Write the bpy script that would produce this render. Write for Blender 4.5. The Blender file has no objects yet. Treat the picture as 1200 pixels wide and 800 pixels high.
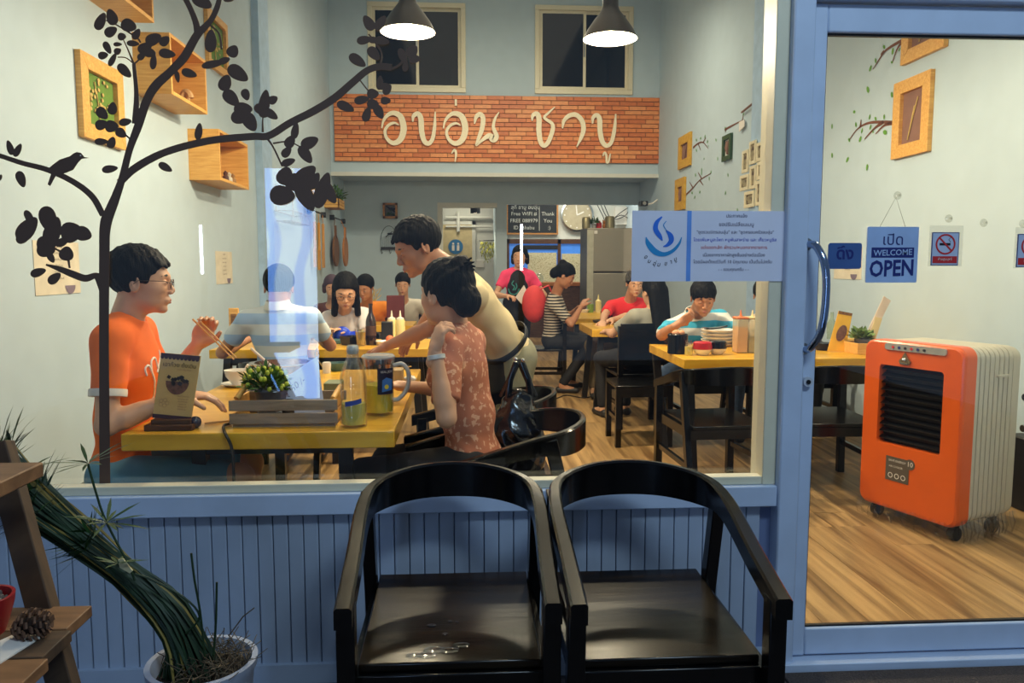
import bpy, bmesh, math, random
import numpy as np
from mathutils import Vector, Matrix
random.seed(7)
R_ = math.radians
SC = bpy.context.scene
COL = SC.collection
# ---------------------------------------------------------------- camera
FPX = 915.0; CH = 1.33
YAW = math.atan(55/FPX); PIT = math.atan(90/FPX)
cd = bpy.data.cameras.new('camera'); cam = bpy.data.objects.new('camera', cd); COL.objects.link(cam)
cd.sensor_width = 36; cd.lens = 36*FPX/1200; cd.clip_start = .02
cam.location = (0, 0, CH); cam.rotation_euler = (math.pi/2-PIT, 0, -YAW)
SC.camera = cam
# ---------------------------------------------------------------- world, light, exposure
SC.view_settings.view_transform = 'Standard'; SC.view_settings.look = 'None'
SC.view_settings.exposure = 0.0; SC.view_settings.gamma = 1; SC.view_settings.use_curve_mapping = False
w = bpy.data.worlds.new('dusk'); SC.world = w; w.use_nodes = True
bg = w.node_tree.nodes['Background']; bg.inputs[0].default_value = (.19, .28, .42, 1); bg.inputs[1].default_value = .5
SC.cycles.use_denoising = True
SC.cycles.max_bounces = 8; SC.cycles.transparent_max_bounces = 16; SC.cycles.sample_clamp_indirect = 4
def light(name, kind, loc, power, col, size=.3, rot=(0, 0, 0), sizey=None, spot=None):
    l = bpy.data.lights.new(name, kind); o = bpy.data.objects.new(name, l); COL.objects.link(o)
    o.location = loc; o.rotation_euler = rot; l.energy = power; l.color = col
    if kind == 'AREA':
        l.size = size
        if sizey: l.shape = 'RECTANGLE'; l.size_y = sizey
    elif kind == 'SPOT': l.shadow_soft_size = size; l.spot_size = R_(spot); l.spot_blend = .5
    else: l.shadow_soft_size = size
    return o
WARM = (1, .80, .50); NEUT = (1, .86, .62)
light('hall_fill', 'AREA', (.5, 7.5, 5.9), 60, NEUT, 3.5, sizey=9)
light('back_fill', 'AREA', (.6, 9.6, 4.6), 125, NEUT, 3, sizey=.4, rot=(R_(12), 0, 0))  # added fill without a fixture, brightens the brick panel and rear tables
light('kitchen_light', 'AREA', (1.9, 14.3, 2.78), 34, (1, .9, .74), 1.6, sizey=.3)
light('facade_fill', 'AREA', (1.5, -.6, 4.2), 72, (.62, .83, 1), 1.2, sizey=.5, rot=(R_(38), 0, R_(8)))  # unseen area light added outside to brighten the shop front
# ---------------------------------------------------------------- camera-pixel helper: a pixel and one known coordinate give a point
_F = Vector((math.sin(YAW)*math.cos(PIT), math.cos(YAW)*math.cos(PIT), -math.sin(PIT)))
_R = Vector((math.cos(YAW), -math.sin(YAW), 0)); _U = _R.cross(_F)
def ray(px, py): return _F + _R*((px-600)/FPX) + _U*((400-py)/FPX)
def at(px, py, y):
    d = ray(px, py); return Vector((0, 0, CH)) + d*(y/d.y)
def atz(px, py, z):
    d = ray(px, py); return Vector((0, 0, CH)) + d*((z-CH)/d.z)
def atx(px, py, x):
    d = ray(px, py); return Vector((0, 0, CH)) + d*(x/d.x)
# ---------------------------------------------------------------- materials (all procedural)
def lin(c):
    return tuple(((v/255)/12.92 if v/255 <= .04045 else ((v/255+.055)/1.055)**2.4) for v in c)
MATS = {}
def newmat(name):
    m = bpy.data.materials.new(name); m.use_nodes = True
    nt = m.node_tree; return m, nt, nt.nodes['Principled BSDF']
def M(name, rgb, rough=.55, metal=0, sc=12, var=.10, bump=.0, emit=None, es=0, coat=0, stretch=None, spec=None):
    if name in MATS: return MATS[name]
    m, nt, p = newmat(name); c = lin(rgb); N = nt.nodes.new; L = nt.links.new
    tc = N('ShaderNodeTexCoord'); mp = N('ShaderNodeMapping'); L(tc.outputs['Object'], mp.inputs[0])
    if stretch: mp.inputs['Scale'].default_value = stretch
    nz = N('ShaderNodeTexNoise'); nz.inputs['Scale'].default_value = sc; nz.inputs['Detail'].default_value = 4; L(mp.outputs[0], nz.inputs[0])
    r = N('ShaderNodeValToRGB'); L(nz.outputs[0], r.inputs[0])
    r.color_ramp.elements[0].position = .3; r.color_ramp.elements[1].position = .72
    r.color_ramp.elements[0].color = (*[max(0, v*(1-var)) for v in c], 1); r.color_ramp.elements[1].color = (*[min(1, v*(1+var)) for v in c], 1)
    L(r.outputs[0], p.inputs['Base Color'])
    p.inputs['Roughness'].default_value = rough; p.inputs['Metallic'].default_value = metal
    if spec is not None: p.inputs['Specular IOR Level'].default_value = spec
    if coat: p.inputs['Coat Weight'].default_value = coat; p.inputs['Coat Roughness'].default_value = .12
    if bump:
        b = N('ShaderNodeBump'); b.inputs['Strength'].default_value = bump; b.inputs['Distance'].default_value = .02
        L(nz.outputs[0], b.inputs['Height']); L(b.outputs[0], p.inputs['Normal'])
    if emit: p.inputs['Emission Color'].default_value = (*lin(emit), 1); p.inputs['Emission Strength'].default_value = es
    MATS[name] = m; return m
def WOOD(name, a, b, stretch=(2, 25, 25), rough=.45, bump=.05, rand=0, knots=.0):
    if name in MATS: return MATS[name]
    m, nt, p = newmat(name); N = nt.nodes.new; L = nt.links.new
    tc = N('ShaderNodeTexCoord'); mp = N('ShaderNodeMapping'); L(tc.outputs['Object'], mp.inputs[0]); mp.inputs['Scale'].default_value = stretch
    oi = N('ShaderNodeObjectInfo'); cx = N('ShaderNodeCombineXYZ'); mu = N('ShaderNodeMath'); mu.operation = 'MULTIPLY'; mu.inputs[1].default_value = 40
    L(oi.outputs['Random'], mu.inputs[0]); L(mu.outputs[0], cx.inputs[0]); L(mu.outputs[0], cx.inputs[1]); L(cx.outputs[0], mp.inputs['Location'])
    nz = N('ShaderNodeTexNoise'); nz.inputs['Scale'].default_value = 1; nz.inputs['Detail'].default_value = 6; nz.inputs['Distortion'].default_value = .6; L(mp.outputs[0], nz.inputs[0])
    r = N('ShaderNodeValToRGB'); L(nz.outputs[0], r.inputs[0]); r.color_ramp.elements[0].position = .32; r.color_ramp.elements[1].position = .68
    r.color_ramp.elements[0].color = (*lin(a), 1); r.color_ramp.elements[1].color = (*lin(b), 1)
    out = r.outputs[0]
    if rand:
        hs = N('ShaderNodeHueSaturation'); mr = N('ShaderNodeMapRange'); mr.inputs[3].default_value = 1-rand; mr.inputs[4].default_value = 1+rand
        L(oi.outputs['Random'], mr.inputs[0]); L(mr.outputs[0], hs.inputs['Value']); L(out, hs.inputs['Color']); out = hs.outputs[0]
    L(out, p.inputs['Base Color']); p.inputs['Roughness'].default_value = rough; p.inputs['Specular IOR Level'].default_value = .35
    b_ = N('ShaderNodeBump'); b_.inputs['Strength'].default_value = bump; b_.inputs['Distance'].default_value = .01
    L(nz.outputs[0], b_.inputs['Height']); L(b_.outputs[0], p.inputs['Normal'])
    MATS[name] = m; return m
def STRIPES(name, cols, period, axis='Z', rough=.8, distort=0.0):
    """bands along an object axis; cols = [(rgb, upto)]"""
    if name in MATS: return MATS[name]
    m, nt, p = newmat(name); N = nt.nodes.new; L = nt.links.new
    tc = N('ShaderNodeTexCoord'); sx = N('ShaderNodeSeparateXYZ'); L(tc.outputs['Object'], sx.inputs[0])
    nz = N('ShaderNodeTexNoise'); nz.inputs['Scale'].default_value = 6; L(tc.outputs['Object'], nz.inputs[0])
    ma = N('ShaderNodeMath'); ma.operation = 'MULTIPLY_ADD'; L(nz.outputs[0], ma.inputs[0]); ma.inputs[1].default_value = distort; L(sx.outputs[axis], ma.inputs[2])
    dv = N('ShaderNodeMath'); dv.operation = 'DIVIDE'; L(ma.outputs[0], dv.inputs[0]); dv.inputs[1].default_value = period
    fr = N('ShaderNodeMath'); fr.operation = 'FRACT'; L(dv.outputs[0], fr.inputs[0])
    r = N('ShaderNodeValToRGB'); r.color_ramp.interpolation = 'CONSTANT'; L(fr.outputs[0], r.inputs[0])
    e = r.color_ramp.elements
    e[0].color = (*lin(cols[0][0]), 1); e[0].position = 0
    e[1].color = (*lin(cols[1][0]), 1); e[1].position = cols[0][1]
    for k in range(2, len(cols)):
        n = e.new(cols[k-1][1]); n.color = (*lin(cols[k][0]), 1)
    L(r.outputs[0], p.inputs['Base Color']); p.inputs['Roughness'].default_value = rough
    MATS[name] = m; return m
def SPOTS(name, base, spot, sc=30, lo=.5, rough=.8):
    if name in MATS: return MATS[name]
    m, nt, p = newmat(name); N = nt.nodes.new; L = nt.links.new
    tc = N('ShaderNodeTexCoord'); nz = N('ShaderNodeTexNoise'); nz.inputs['Scale'].default_value = sc; nz.inputs['Detail'].default_value = 3; L(tc.outputs['Object'], nz.inputs[0])
    r = N('ShaderNodeValToRGB'); L(nz.outputs[0], r.inputs[0]); e = r.color_ramp.elements
    e[0].position = lo; e[1].position = lo+.04; e[0].color = (*lin(base), 1); e[1].color = (*lin(spot), 1)
    L(r.outputs[0], p.inputs['Base Color']); p.inputs['Roughness'].default_value = rough
    MATS[name] = m; return m
def GLASS(name, tint=(1, 1, 1), refl=.06, rough=.0):
    """thin pane: clear transmission plus a mirror-like surface reflection"""
    if name in MATS: return MATS[name]
    m = bpy.data.materials.new(name); m.use_nodes = True; nt = m.node_tree; nt.nodes.clear(); N = nt.nodes.new; L = nt.links.new
    o = N('ShaderNodeOutputMaterial'); mx = N('ShaderNodeMixShader'); t = N('ShaderNodeBsdfTransparent'); g = N('ShaderNodeBsdfGlossy')
    t.inputs[0].default_value = (*tint, 1); g.inputs['Roughness'].default_value = rough
    fr = N('ShaderNodeLayerWeight'); fr.inputs[0].default_value = .5; pw = N('ShaderNodeMath'); pw.operation = 'POWER'; pw.inputs[1].default_value = 4; L(fr.outputs['Facing'], pw.inputs[0])
    mr = N('ShaderNodeMath'); mr.operation = 'MULTIPLY_ADD'; mr.inputs[1].default_value = .6; mr.inputs[2].default_value = refl; L(pw.outputs[0], mr.inputs[0]); mr.use_clamp = True
    L(mr.outputs[0], mx.inputs[0]); L(t.outputs[0], mx.inputs[1]); L(g.outputs[0], mx.inputs[2]); L(mx.outputs[0], o.inputs[0])
    MATS[name] = m; return m
def FILM(name, rgb, alpha=.85, rough=.6):
    """part see-through sheet (paper or vinyl on the glass)"""
    if name in MATS: return MATS[name]
    m = M(name, rgb, rough, var=.03); m.node_tree.nodes['Principled BSDF'].inputs['Alpha'].default_value = alpha
    return m
def LIQ(name, rgb, dens=.75):
    if name in MATS: return MATS[name]
    m = M(name, rgb, .15, var=.05); m.node_tree.nodes['Principled BSDF'].inputs['Alpha'].default_value = dens
    return m
# ---------------------------------------------------------------- mesh builder
def basis(d):
    d = Vector(d).normalized(); a = Vector((0, 0, 1)) if abs(d.z) < .95 else Vector((0, 1, 0))
    u = d.cross(a).normalized(); return u, d.cross(u).normalized()
class MB:
    def __init__(s): s.v = []; s.f = []
    def add(s, vs, fs):
        n = len(s.v); s.v += [tuple(v) for v in vs]; s.f += [tuple(n+i for i in f) for f in fs]; return s
    def box(s, x0, y0, z0, x1, y1, z1):
        v = [(x, y, z) for x in (x0, x1) for y in (y0, y1) for z in (z0, z1)]
        return s.add(v, [(0, 1, 3, 2), (4, 6, 7, 5), (0, 4, 5, 1), (2, 3, 7, 6), (0, 2, 6, 4), (1, 5, 7, 3)])
    def obox(s, c, ax, ay, az):
        """oriented box from a centre and three half-axis vectors"""
        c, ax, ay, az = map(Vector, (c, ax, ay, az))
        v = [c+ax*i+ay*j+az*k for i in (-1, 1) for j in (-1, 1) for k in (-1, 1)]
        return s.add(v, [(0, 1, 3, 2), (4, 6, 7, 5), (0, 4, 5, 1), (2, 3, 7, 6), (0, 2, 6, 4), (1, 5, 7, 3)])
    def bar(s, p, q, w, h, up=(0, 0, 1)):
        p, q = Vector(p), Vector(q); d = (q-p); u = d.cross(Vector(up)).normalized(); n = u.cross(d).normalized()
        return s.obox((p+q)/2, d/2, u*w/2, n*h/2)
    def cyl(s, p, q, r0, r1=None, n=16, caps=True):
        r1 = r0 if r1 is None else r1; p, q = Vector(p), Vector(q); u, w_ = basis(q-p); v = []
        for c, r in ((p, r0), (q, r1)): v += [c+(u*math.cos(2*math.pi*i/n)+w_*math.sin(2*math.pi*i/n))*r for i in range(n)]
        f = [(i, (i+1) % n, n+(i+1) % n, n+i) for i in range(n)]
        if caps: f += [tuple(range(n))[::-1], tuple(range(n, 2*n))]
        return s.add(v, f)
    def tube(s, pts, r, n=8, flat=1, up=None, caps=True):
        pts = [Vector(p) for p in pts]; k = len(pts); rs = r if isinstance(r, (list, tuple)) else [r]*k; v = []; u0 = None
        for i, p in enumerate(pts):
            d = (pts[min(i+1, k-1)]-pts[max(i-1, 0)]).normalized()
            if up is not None: u = d.cross(Vector(up)).normalized()
            else:
                if u0 is None: u0 = basis(d)[0]
                u = (u0-d*u0.dot(d)).normalized(); u0 = u
            w_ = u.cross(d)
            v += [p+(u*math.cos(2*math.pi*j/n)+w_*flat*math.sin(2*math.pi*j/n))*rs[i] for j in range(n)]
        f = [(i*n+j, i*n+(j+1) % n, (i+1)*n+(j+1) % n, (i+1)*n+j) for i in range(k-1) for j in range(n)]
        if caps: f += [tuple(range(n))[::-1], tuple(range((k-1)*n, k*n))]
        return s.add(v, f)
    def lathe(s, c, prof, n=24, axis=None, closed=False):
        c = Vector(c); u, w_, a = Vector((1, 0, 0)), Vector((0, 1, 0)), Vector((0, 0, 1))
        if axis is not None: a = Vector(axis).normalized(); u, w_ = basis(a)
        v = []; k = len(prof)
        for r, z in prof: v += [c+a*z+(u*math.cos(2*math.pi*i/n)+w_*math.sin(2*math.pi*i/n))*max(r, 1e-5) for i in range(n)]
        f = [(i*n+j, i*n+(j+1) % n, (i+1)*n+(j+1) % n, (i+1)*n+j) for i in range(k-1) for j in range(n)]
        if closed: f += [((k-1)*n+j, (k-1)*n+(j+1) % n, (j+1) % n, j) for j in range(n)]
        return s.add(v, f)
    def prism(s, pts, off):
        """flat polygon (3D points) pushed by a vector"""
        off = Vector(off); pts = [Vector(p) for p in pts]; n = len(pts)
        return s.add(pts+[p+off for p in pts], [tuple(range(n))[::-1], tuple(range(n, 2*n))]+[(i, (i+1) % n, n+(i+1) % n, n+i) for i in range(n)])
    def ball(s, c, r, n=12, m=8):
        c = Vector(c); r = r if isinstance(r, (list, tuple)) else (r, r, r); v = []
        for i in range(m+1):
            t = math.pi*i/m
            v += [c+Vector((r[0]*math.sin(t)*math.cos(2*math.pi*j/n), r[1]*math.sin(t)*math.sin(2*math.pi*j/n), r[2]*math.cos(t))) for j in range(n)]
        return s.add(v, [(i*n+j, (i+1)*n+j, (i+1)*n+(j+1) % n, i*n+(j+1) % n) for i in range(m) for j in range(n)])
    def leaf(s, p, d, l, w_, nrm=(0, 0, 1), bend=.15):
        p, d, nrm = Vector(p), Vector(d).normalized(), Vector(nrm); u = d.cross(nrm)
        u = u.normalized() if u.length > 1e-4 else basis(d)[0]; n = u.cross(d)
        q = lambda t, k: p+d*l*t+u*w_/2*k-n*bend*l*t*t
        return s.add([q(0, 0), q(.3, -.8), q(.3, .8), q(.65, -.9), q(.65, .9), q(1, 0), q(.3, 0), q(.65, 0)],
                     [(0, 1, 6), (0, 6, 2), (1, 3, 7, 6), (6, 7, 4, 2), (3, 5, 7), (7, 5, 4)])
ORG = {}
def setp(o, label=None, cat=None, group=None, kind=None):
    if label: o['label'] = label
    if cat: o['category'] = cat
    if group: o['group'] = group
    if kind: o['kind'] = kind
    return o
def mesh_of(name, v, f, m, smooth=True, ang=38):
    me = bpy.data.meshes.new(name); me.from_pydata([tuple(x) for x in v], [], f); me.update()
    if m: me.materials.append(m)
    if smooth:
        me.polygons.foreach_set('use_smooth', [True]*len(me.polygons))
        try: me.set_sharp_from_angle(angle=R_(ang))
        except Exception: pass
    return me
def obj(name, mb, m, parent=None, label=None, cat=None, group=None, kind=None, bev=0, org=None, fixn=False):
    v = mb.v
    if parent is not None: o0 = ORG[parent.name]
    elif org is not None: o0 = Vector(org)
    else:
        a = np.array(v); o0 = Vector(((a[:, 0].min()+a[:, 0].max())/2, (a[:, 1].min()+a[:, 1].max())/2, a[:, 2].min()))
    v = [(x[0]-o0[0], x[1]-o0[1], x[2]-o0[2]) for x in v]
    me = mesh_of(name, v, mb.f, m)
    bm = bmesh.new(); bm.from_mesh(me); bmesh.ops.recalc_face_normals(bm, faces=bm.faces); bm.to_mesh(me); bm.free()
    o = bpy.data.objects.new(name, me); COL.objects.link(o)
    if parent is not None: o.parent = parent
    else: o.location = o0
    ORG[o.name] = o0
    if bev:
        b = o.modifiers.new('edge', 'BEVEL'); b.width = bev; b.segments = 2; b.limit_method = 'ANGLE'; b.angle_limit = R_(40)
    return setp(o, label, cat, group, kind)
def thing(name, label, cat, loc=(0, 0, 0), group=None):
    o = bpy.data.objects.new(name, None); COL.objects.link(o); o.location = loc; o.empty_display_size = .05
    ORG[o.name] = Vector(loc); return setp(o, label, cat, group)
def copy_tree(o, parent=None):
    c = o.copy(); COL.objects.link(c)
    if parent is not None: c.parent = parent
    for ch in list(o.children): copy_tree(ch, c)
    return c
def dup(o, loc, rz=0, label=None, group=None):
    c = copy_tree(o); c.location = loc; c.rotation_euler = (0, 0, rz)
    if label: c['label'] = label
    if group: c['group'] = group
    return c
def struct(name, mb, m, parent=None, bev=0): return obj(name, mb, m, parent, kind=None if parent else 'structure', bev=bev)
def text(body, size, c, ux, uy, m, name, parent, depth=.0006, align='CENTER', fat=0, shear=0):
    """lettering as real thin geometry; c = centre, ux / uy = reading and up directions"""
    cu = bpy.data.curves.new('t', 'FONT'); cu.body = body; cu.size = size; cu.align_x = align; cu.offset = fat*size*2.2; cu.shear = shear
    cu.resolution_u = 2
    t = bpy.data.objects.new('t', cu); COL.objects.link(t); bpy.context.view_layer.update()
    me = bpy.data.meshes.new_from_object(t.evaluated_get(bpy.context.evaluated_depsgraph_get()))
    ux, uy = Vector(ux).normalized(), Vector(uy).normalized(); n = ux.cross(uy); c = Vector(c)+n*depth
    mb = MB(); mb.v = [tuple(c+ux*v.co.x+uy*(v.co.y-size*.3)) for v in me.vertices]; mb.f = [tuple(p.vertices) for p in me.polygons]
    bpy.data.objects.remove(t); bpy.data.curves.remove(cu); bpy.data.meshes.remove(me)
    if not mb.v: return None
    o0 = ORG[parent.name]; me = mesh_of(name, [Vector(v)-o0 for v in mb.v], mb.f, m, smooth=False)
    o = bpy.data.objects.new(name, me); COL.objects.link(o); o.parent = parent; ORG[o.name] = o0; return o
def spline(pts, n=6):
    """Catmull-Rom through points of any dimension"""
    P = [np.array(p, float) for p in pts]; P = [2*P[0]-P[1]]+P+[2*P[-1]-P[-2]]; out = []
    for i in range(1, len(P)-2):
        for k in range(n):
            t = k/n; a, b, c, d = P[i-1:i+3]
            out.append(.5*((2*b)+(-a+c)*t+(2*a-5*b+4*c-d)*t*t+(-a+3*b-3*c+d)*t**3))
    out.append(P[-2]); return out
# ================================================================ figures: signed-distance bodies meshed as one surface
class Field:
    def __init__(s, res): s.h = res; s.p = []
    def _add(s, fn, lo, hi, k, op): s.p.append((fn, np.array(lo, float), np.array(hi, float), k, op)); return s
    def cone(s, a, b, ra, rb, k=.02, op='u', sq=None):
        a = np.array(a, float); b = np.array(b, float); ab = b-a; L2 = max((ab*ab).sum(), 1e-9); r = max(ra, rb)
        def fn(P):
            q = P-a; t = np.clip((q@ab)/L2, 0, 1); w = q-t[..., None]*ab
            if sq is not None:
                ax, f = sq; c = w@ax; w = w+(c*(1/f-1))[..., None]*ax
            return np.sqrt((w*w).sum(-1))-(ra+(rb-ra)*t)
        return s._add(fn, np.minimum(a, b)-r, np.maximum(a, b)+r, k, op)
    def ell(s, c, r, Rm=None, k=.02, op='u'):
        c = np.array(c, float); r = np.array(r, float); Rm = np.eye(3) if Rm is None else Rm; m = r.max()
        def fn(P):
            q = (P-c)@Rm; k0 = np.sqrt(((q/r)**2).sum(-1)); k1 = np.sqrt(((q/r/r)**2).sum(-1))+1e-9
            return k0*(k0-1)/k1
        return s._add(fn, c-m, c+m, k, op)
    def plane(s, p, n, k=.004):
        """remove what lies on the side n points to"""
        p = np.array(p, float); n = np.array(n, float); n = n/np.linalg.norm(n)
        return s._add(lambda P: -((P-p)@n), None if 0 else (-9,)*3, (9,)*3, k, 'c')
    def noise(s, amp, fr): return s._add(lambda P: amp*(np.sin(P[..., 0]*fr[0]+3*np.sin(P[..., 2]*19))*np.sin(P[..., 1]*fr[1]+2*np.sin(P[..., 0]*23))+.5*np.sin(P[..., 2]*fr[2]+P[..., 0]*fr[0]*.7)), (-9,)*3, (9,)*3, 0, 'n')
    def mesh(s):
        h = s.h; us = [p for p in s.p if p[4] == 'u']
        lo = np.min([p[1] for p in us], 0)-.03; hi = np.max([p[2] for p in us], 0)+.03
        n = np.ceil((hi-lo)/h).astype(int)+1; D = np.full(n, .2, np.float32)
        ax = [lo[i]+h*np.arange(n[i]) for i in range(3)]
        for fn, a, b, k, op in s.p:
            i0 = np.clip(np.floor((a-.05-lo)/h).astype(int), 0, n); i1 = np.clip(np.ceil((b+.05-lo)/h).astype(int)+1, 0, n)
            if (i1 <= i0).any(): continue
            sl = tuple(slice(i0[i], i1[i]) for i in range(3))
            P = np.stack(np.meshgrid(*[ax[i][sl[i]] for i in range(3)], indexing='ij'), -1)
            d = fn(P); A = D[sl]
            if op == 'u':
                t = np.clip(.5+.5*(d-A)/k, 0, 1); D[sl] = d*(1-t)+A*t-k*t*(1-t)
            elif op == 'c':
                d = -d; t = np.clip(.5-.5*(d-A)/k, 0, 1); D[sl] = d*(1-t)+A*t+k*t*(1-t)
            else: D[sl] = A+d
        return nets(D, lo, h)
def nets(D, lo, h):
    S = D < 0; n = D.shape
    c = [S[i:n[0]-1+i, j:n[1]-1+j, k:n[2]-1+k] for i in (0, 1) for j in (0, 1) for k in (0, 1)]
    tot = sum(x.astype(np.int8) for x in c); act = (tot > 0) & (tot < 8); idx = np.argwhere(act)
    if len(idx) == 0: return np.zeros((0, 3)), []
    cr = [(i, j, k) for i in (0, 1) for j in (0, 1) for k in (0, 1)]
    val = np.stack([D[idx[:, 0]+i, idx[:, 1]+j, idx[:, 2]+k] for i, j, k in cr], 1)
    acc = np.zeros((len(idx), 3)); cnt = np.zeros(len(idx)); cra = np.array(cr, float)
    for a in range(8):
        for b in range(a+1, 8):
            if abs(cra[a]-cra[b]).sum() != 1: continue
            m = (val[:, a] < 0) != (val[:, b] < 0); t = val[:, a]/(val[:, a]-val[:, b]+1e-12)
            p = cra[a]+(cra[b]-cra[a])*t[:, None]; acc[m] += p[m]; cnt[m] += 1
    V = lo+h*(idx+acc/cnt[:, None]); ID = -np.ones(act.shape, np.int64); ID[act] = np.arange(len(idx)); F = []
    for ax in range(3):
        s0 = [slice(None)]*3; s1 = [slice(None)]*3; s0[ax] = slice(0, n[ax]-1); s1[ax] = slice(1, n[ax])
        e = S[tuple(s0)] != S[tuple(s1)]; q = np.argwhere(e); o = [i for i in range(3) if i != ax]
        ok = (q[:, o[0]] > 0) & (q[:, o[1]] > 0) & (q[:, o[0]] < n[o[0]]-1) & (q[:, o[1]] < n[o[1]]-1); q = q[ok]
        def g(a, b):
            r = q.copy(); r[:, o[0]] -= a; r[:, o[1]] -= b; return ID[r[:, 0], r[:, 1], r[:, 2]]
        f = np.stack([g(1, 1), g(0, 1), g(0, 0), g(1, 0)], 1); ins = S[q[:, 0], q[:, 1], q[:, 2]]
        if ax == 1: ins = ~ins
        f[~ins] = f[~ins][:, ::-1]; F.append(f)
    return V, np.concatenate(F)
def nrm(v): v = np.array(v, float); return v/np.linalg.norm(v)
def ik(S, H, a, b, pole):
    S, H = np.array(S, float), np.array(H, float); d = H-S; L = np.linalg.norm(d); L2 = min(L, (a+b)*.995); u = d/L; H = S+u*L2
    x = (a*a-b*b+L2*L2)/(2*L2); y = math.sqrt(max(a*a-x*x, 1e-6)); p = np.array(pole, float); p = p-u*(p@u); return S+u*x+nrm(p)*y, H
def fmat(fwd, up):
    """columns: forward, left, up"""
    f = nrm(fwd); u = np.array(up, float); l = nrm(np.cross(u, f)); return np.stack([f, l, np.cross(f, l)], 1)
def hand_mesh(w, d, palm, side, s, res, curl=.5, spread=.02, thumb=.5):
    """hand in its own frame: x along the forearm, y to the thumb side, z out of the back of the hand"""
    d = nrm(d); z = -nrm(np.array(palm, float)-d*(d@np.array(palm, float))); y = np.cross(z, d)*side
    F = Field(res/s); F.cone((-.05, 0, 0), (.01, 0, 0), .024, .024, .01); F.ell((.045, 0, 0), (.052, .040, .015), k=.012)
    for i, (yy, ln) in enumerate(((.028, .070), (.0095, .078), (-.0095, .073), (-.027, .058))):
        p = np.array((.082-.004*abs(i-1), yy, 0)); a = .12+.1*i*.3; sg = np.array((math.cos(0), (yy)*spread*20, 0))
        for k in range(3):
            a += curl*(.5, .75, .6)[k]; q = p+ln*(.42, .32, .26)[k]*np.array((math.cos(a), yy*spread*12, -math.sin(a)))
            F.cone(p, q, .0095-.001*k, .0088-.001*k, .004); p = q
    F.cone((.008, .022, -.004), (.045, .052, -.014), .014, .011, .012); F.cone((.045, .052, -.014), (.078, .052+.012*thumb, -.022-.02*curl), .0105, .008, .005)
    V, Q = F.mesh(); Rm = np.stack([d, y, z], 1); V = V*s@Rm.T+np.array(w)
    if side < 0: Q = Q[:, ::-1] if len(Q) else Q
    return V, Q
SKIN = M('skin', (206, 156, 122), .5, sc=8, var=.06)
SKIN2 = M('skin_tan', (172, 118, 84), .5, sc=8, var=.06)
HAIR = M('black_hair', (7, 6, 6), .65, spec=.12, sc=90, var=.5, bump=.4, stretch=(1, 1, .15))
LIPM = M('lip', (165, 88, 76), .4); BROW = M('brow_hair', (22, 16, 14), .7); EYEW = M('eye_white', (225, 220, 212), .2, var=.02); IRIS = M('iris', (24, 14, 10), .1)
def child_mesh(name, V, Q, m, root, bev=0):
    o0 = np.array(ORG[root.name]); me = mesh_of(name, [tuple(v) for v in (V-o0)], [tuple(int(i) for i in q) for q in Q], m, ang=75)
    o = bpy.data.objects.new(name, me); COL.objects.link(o); o.parent = root; ORG[o.name] = ORG[root.name]; return o
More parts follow.
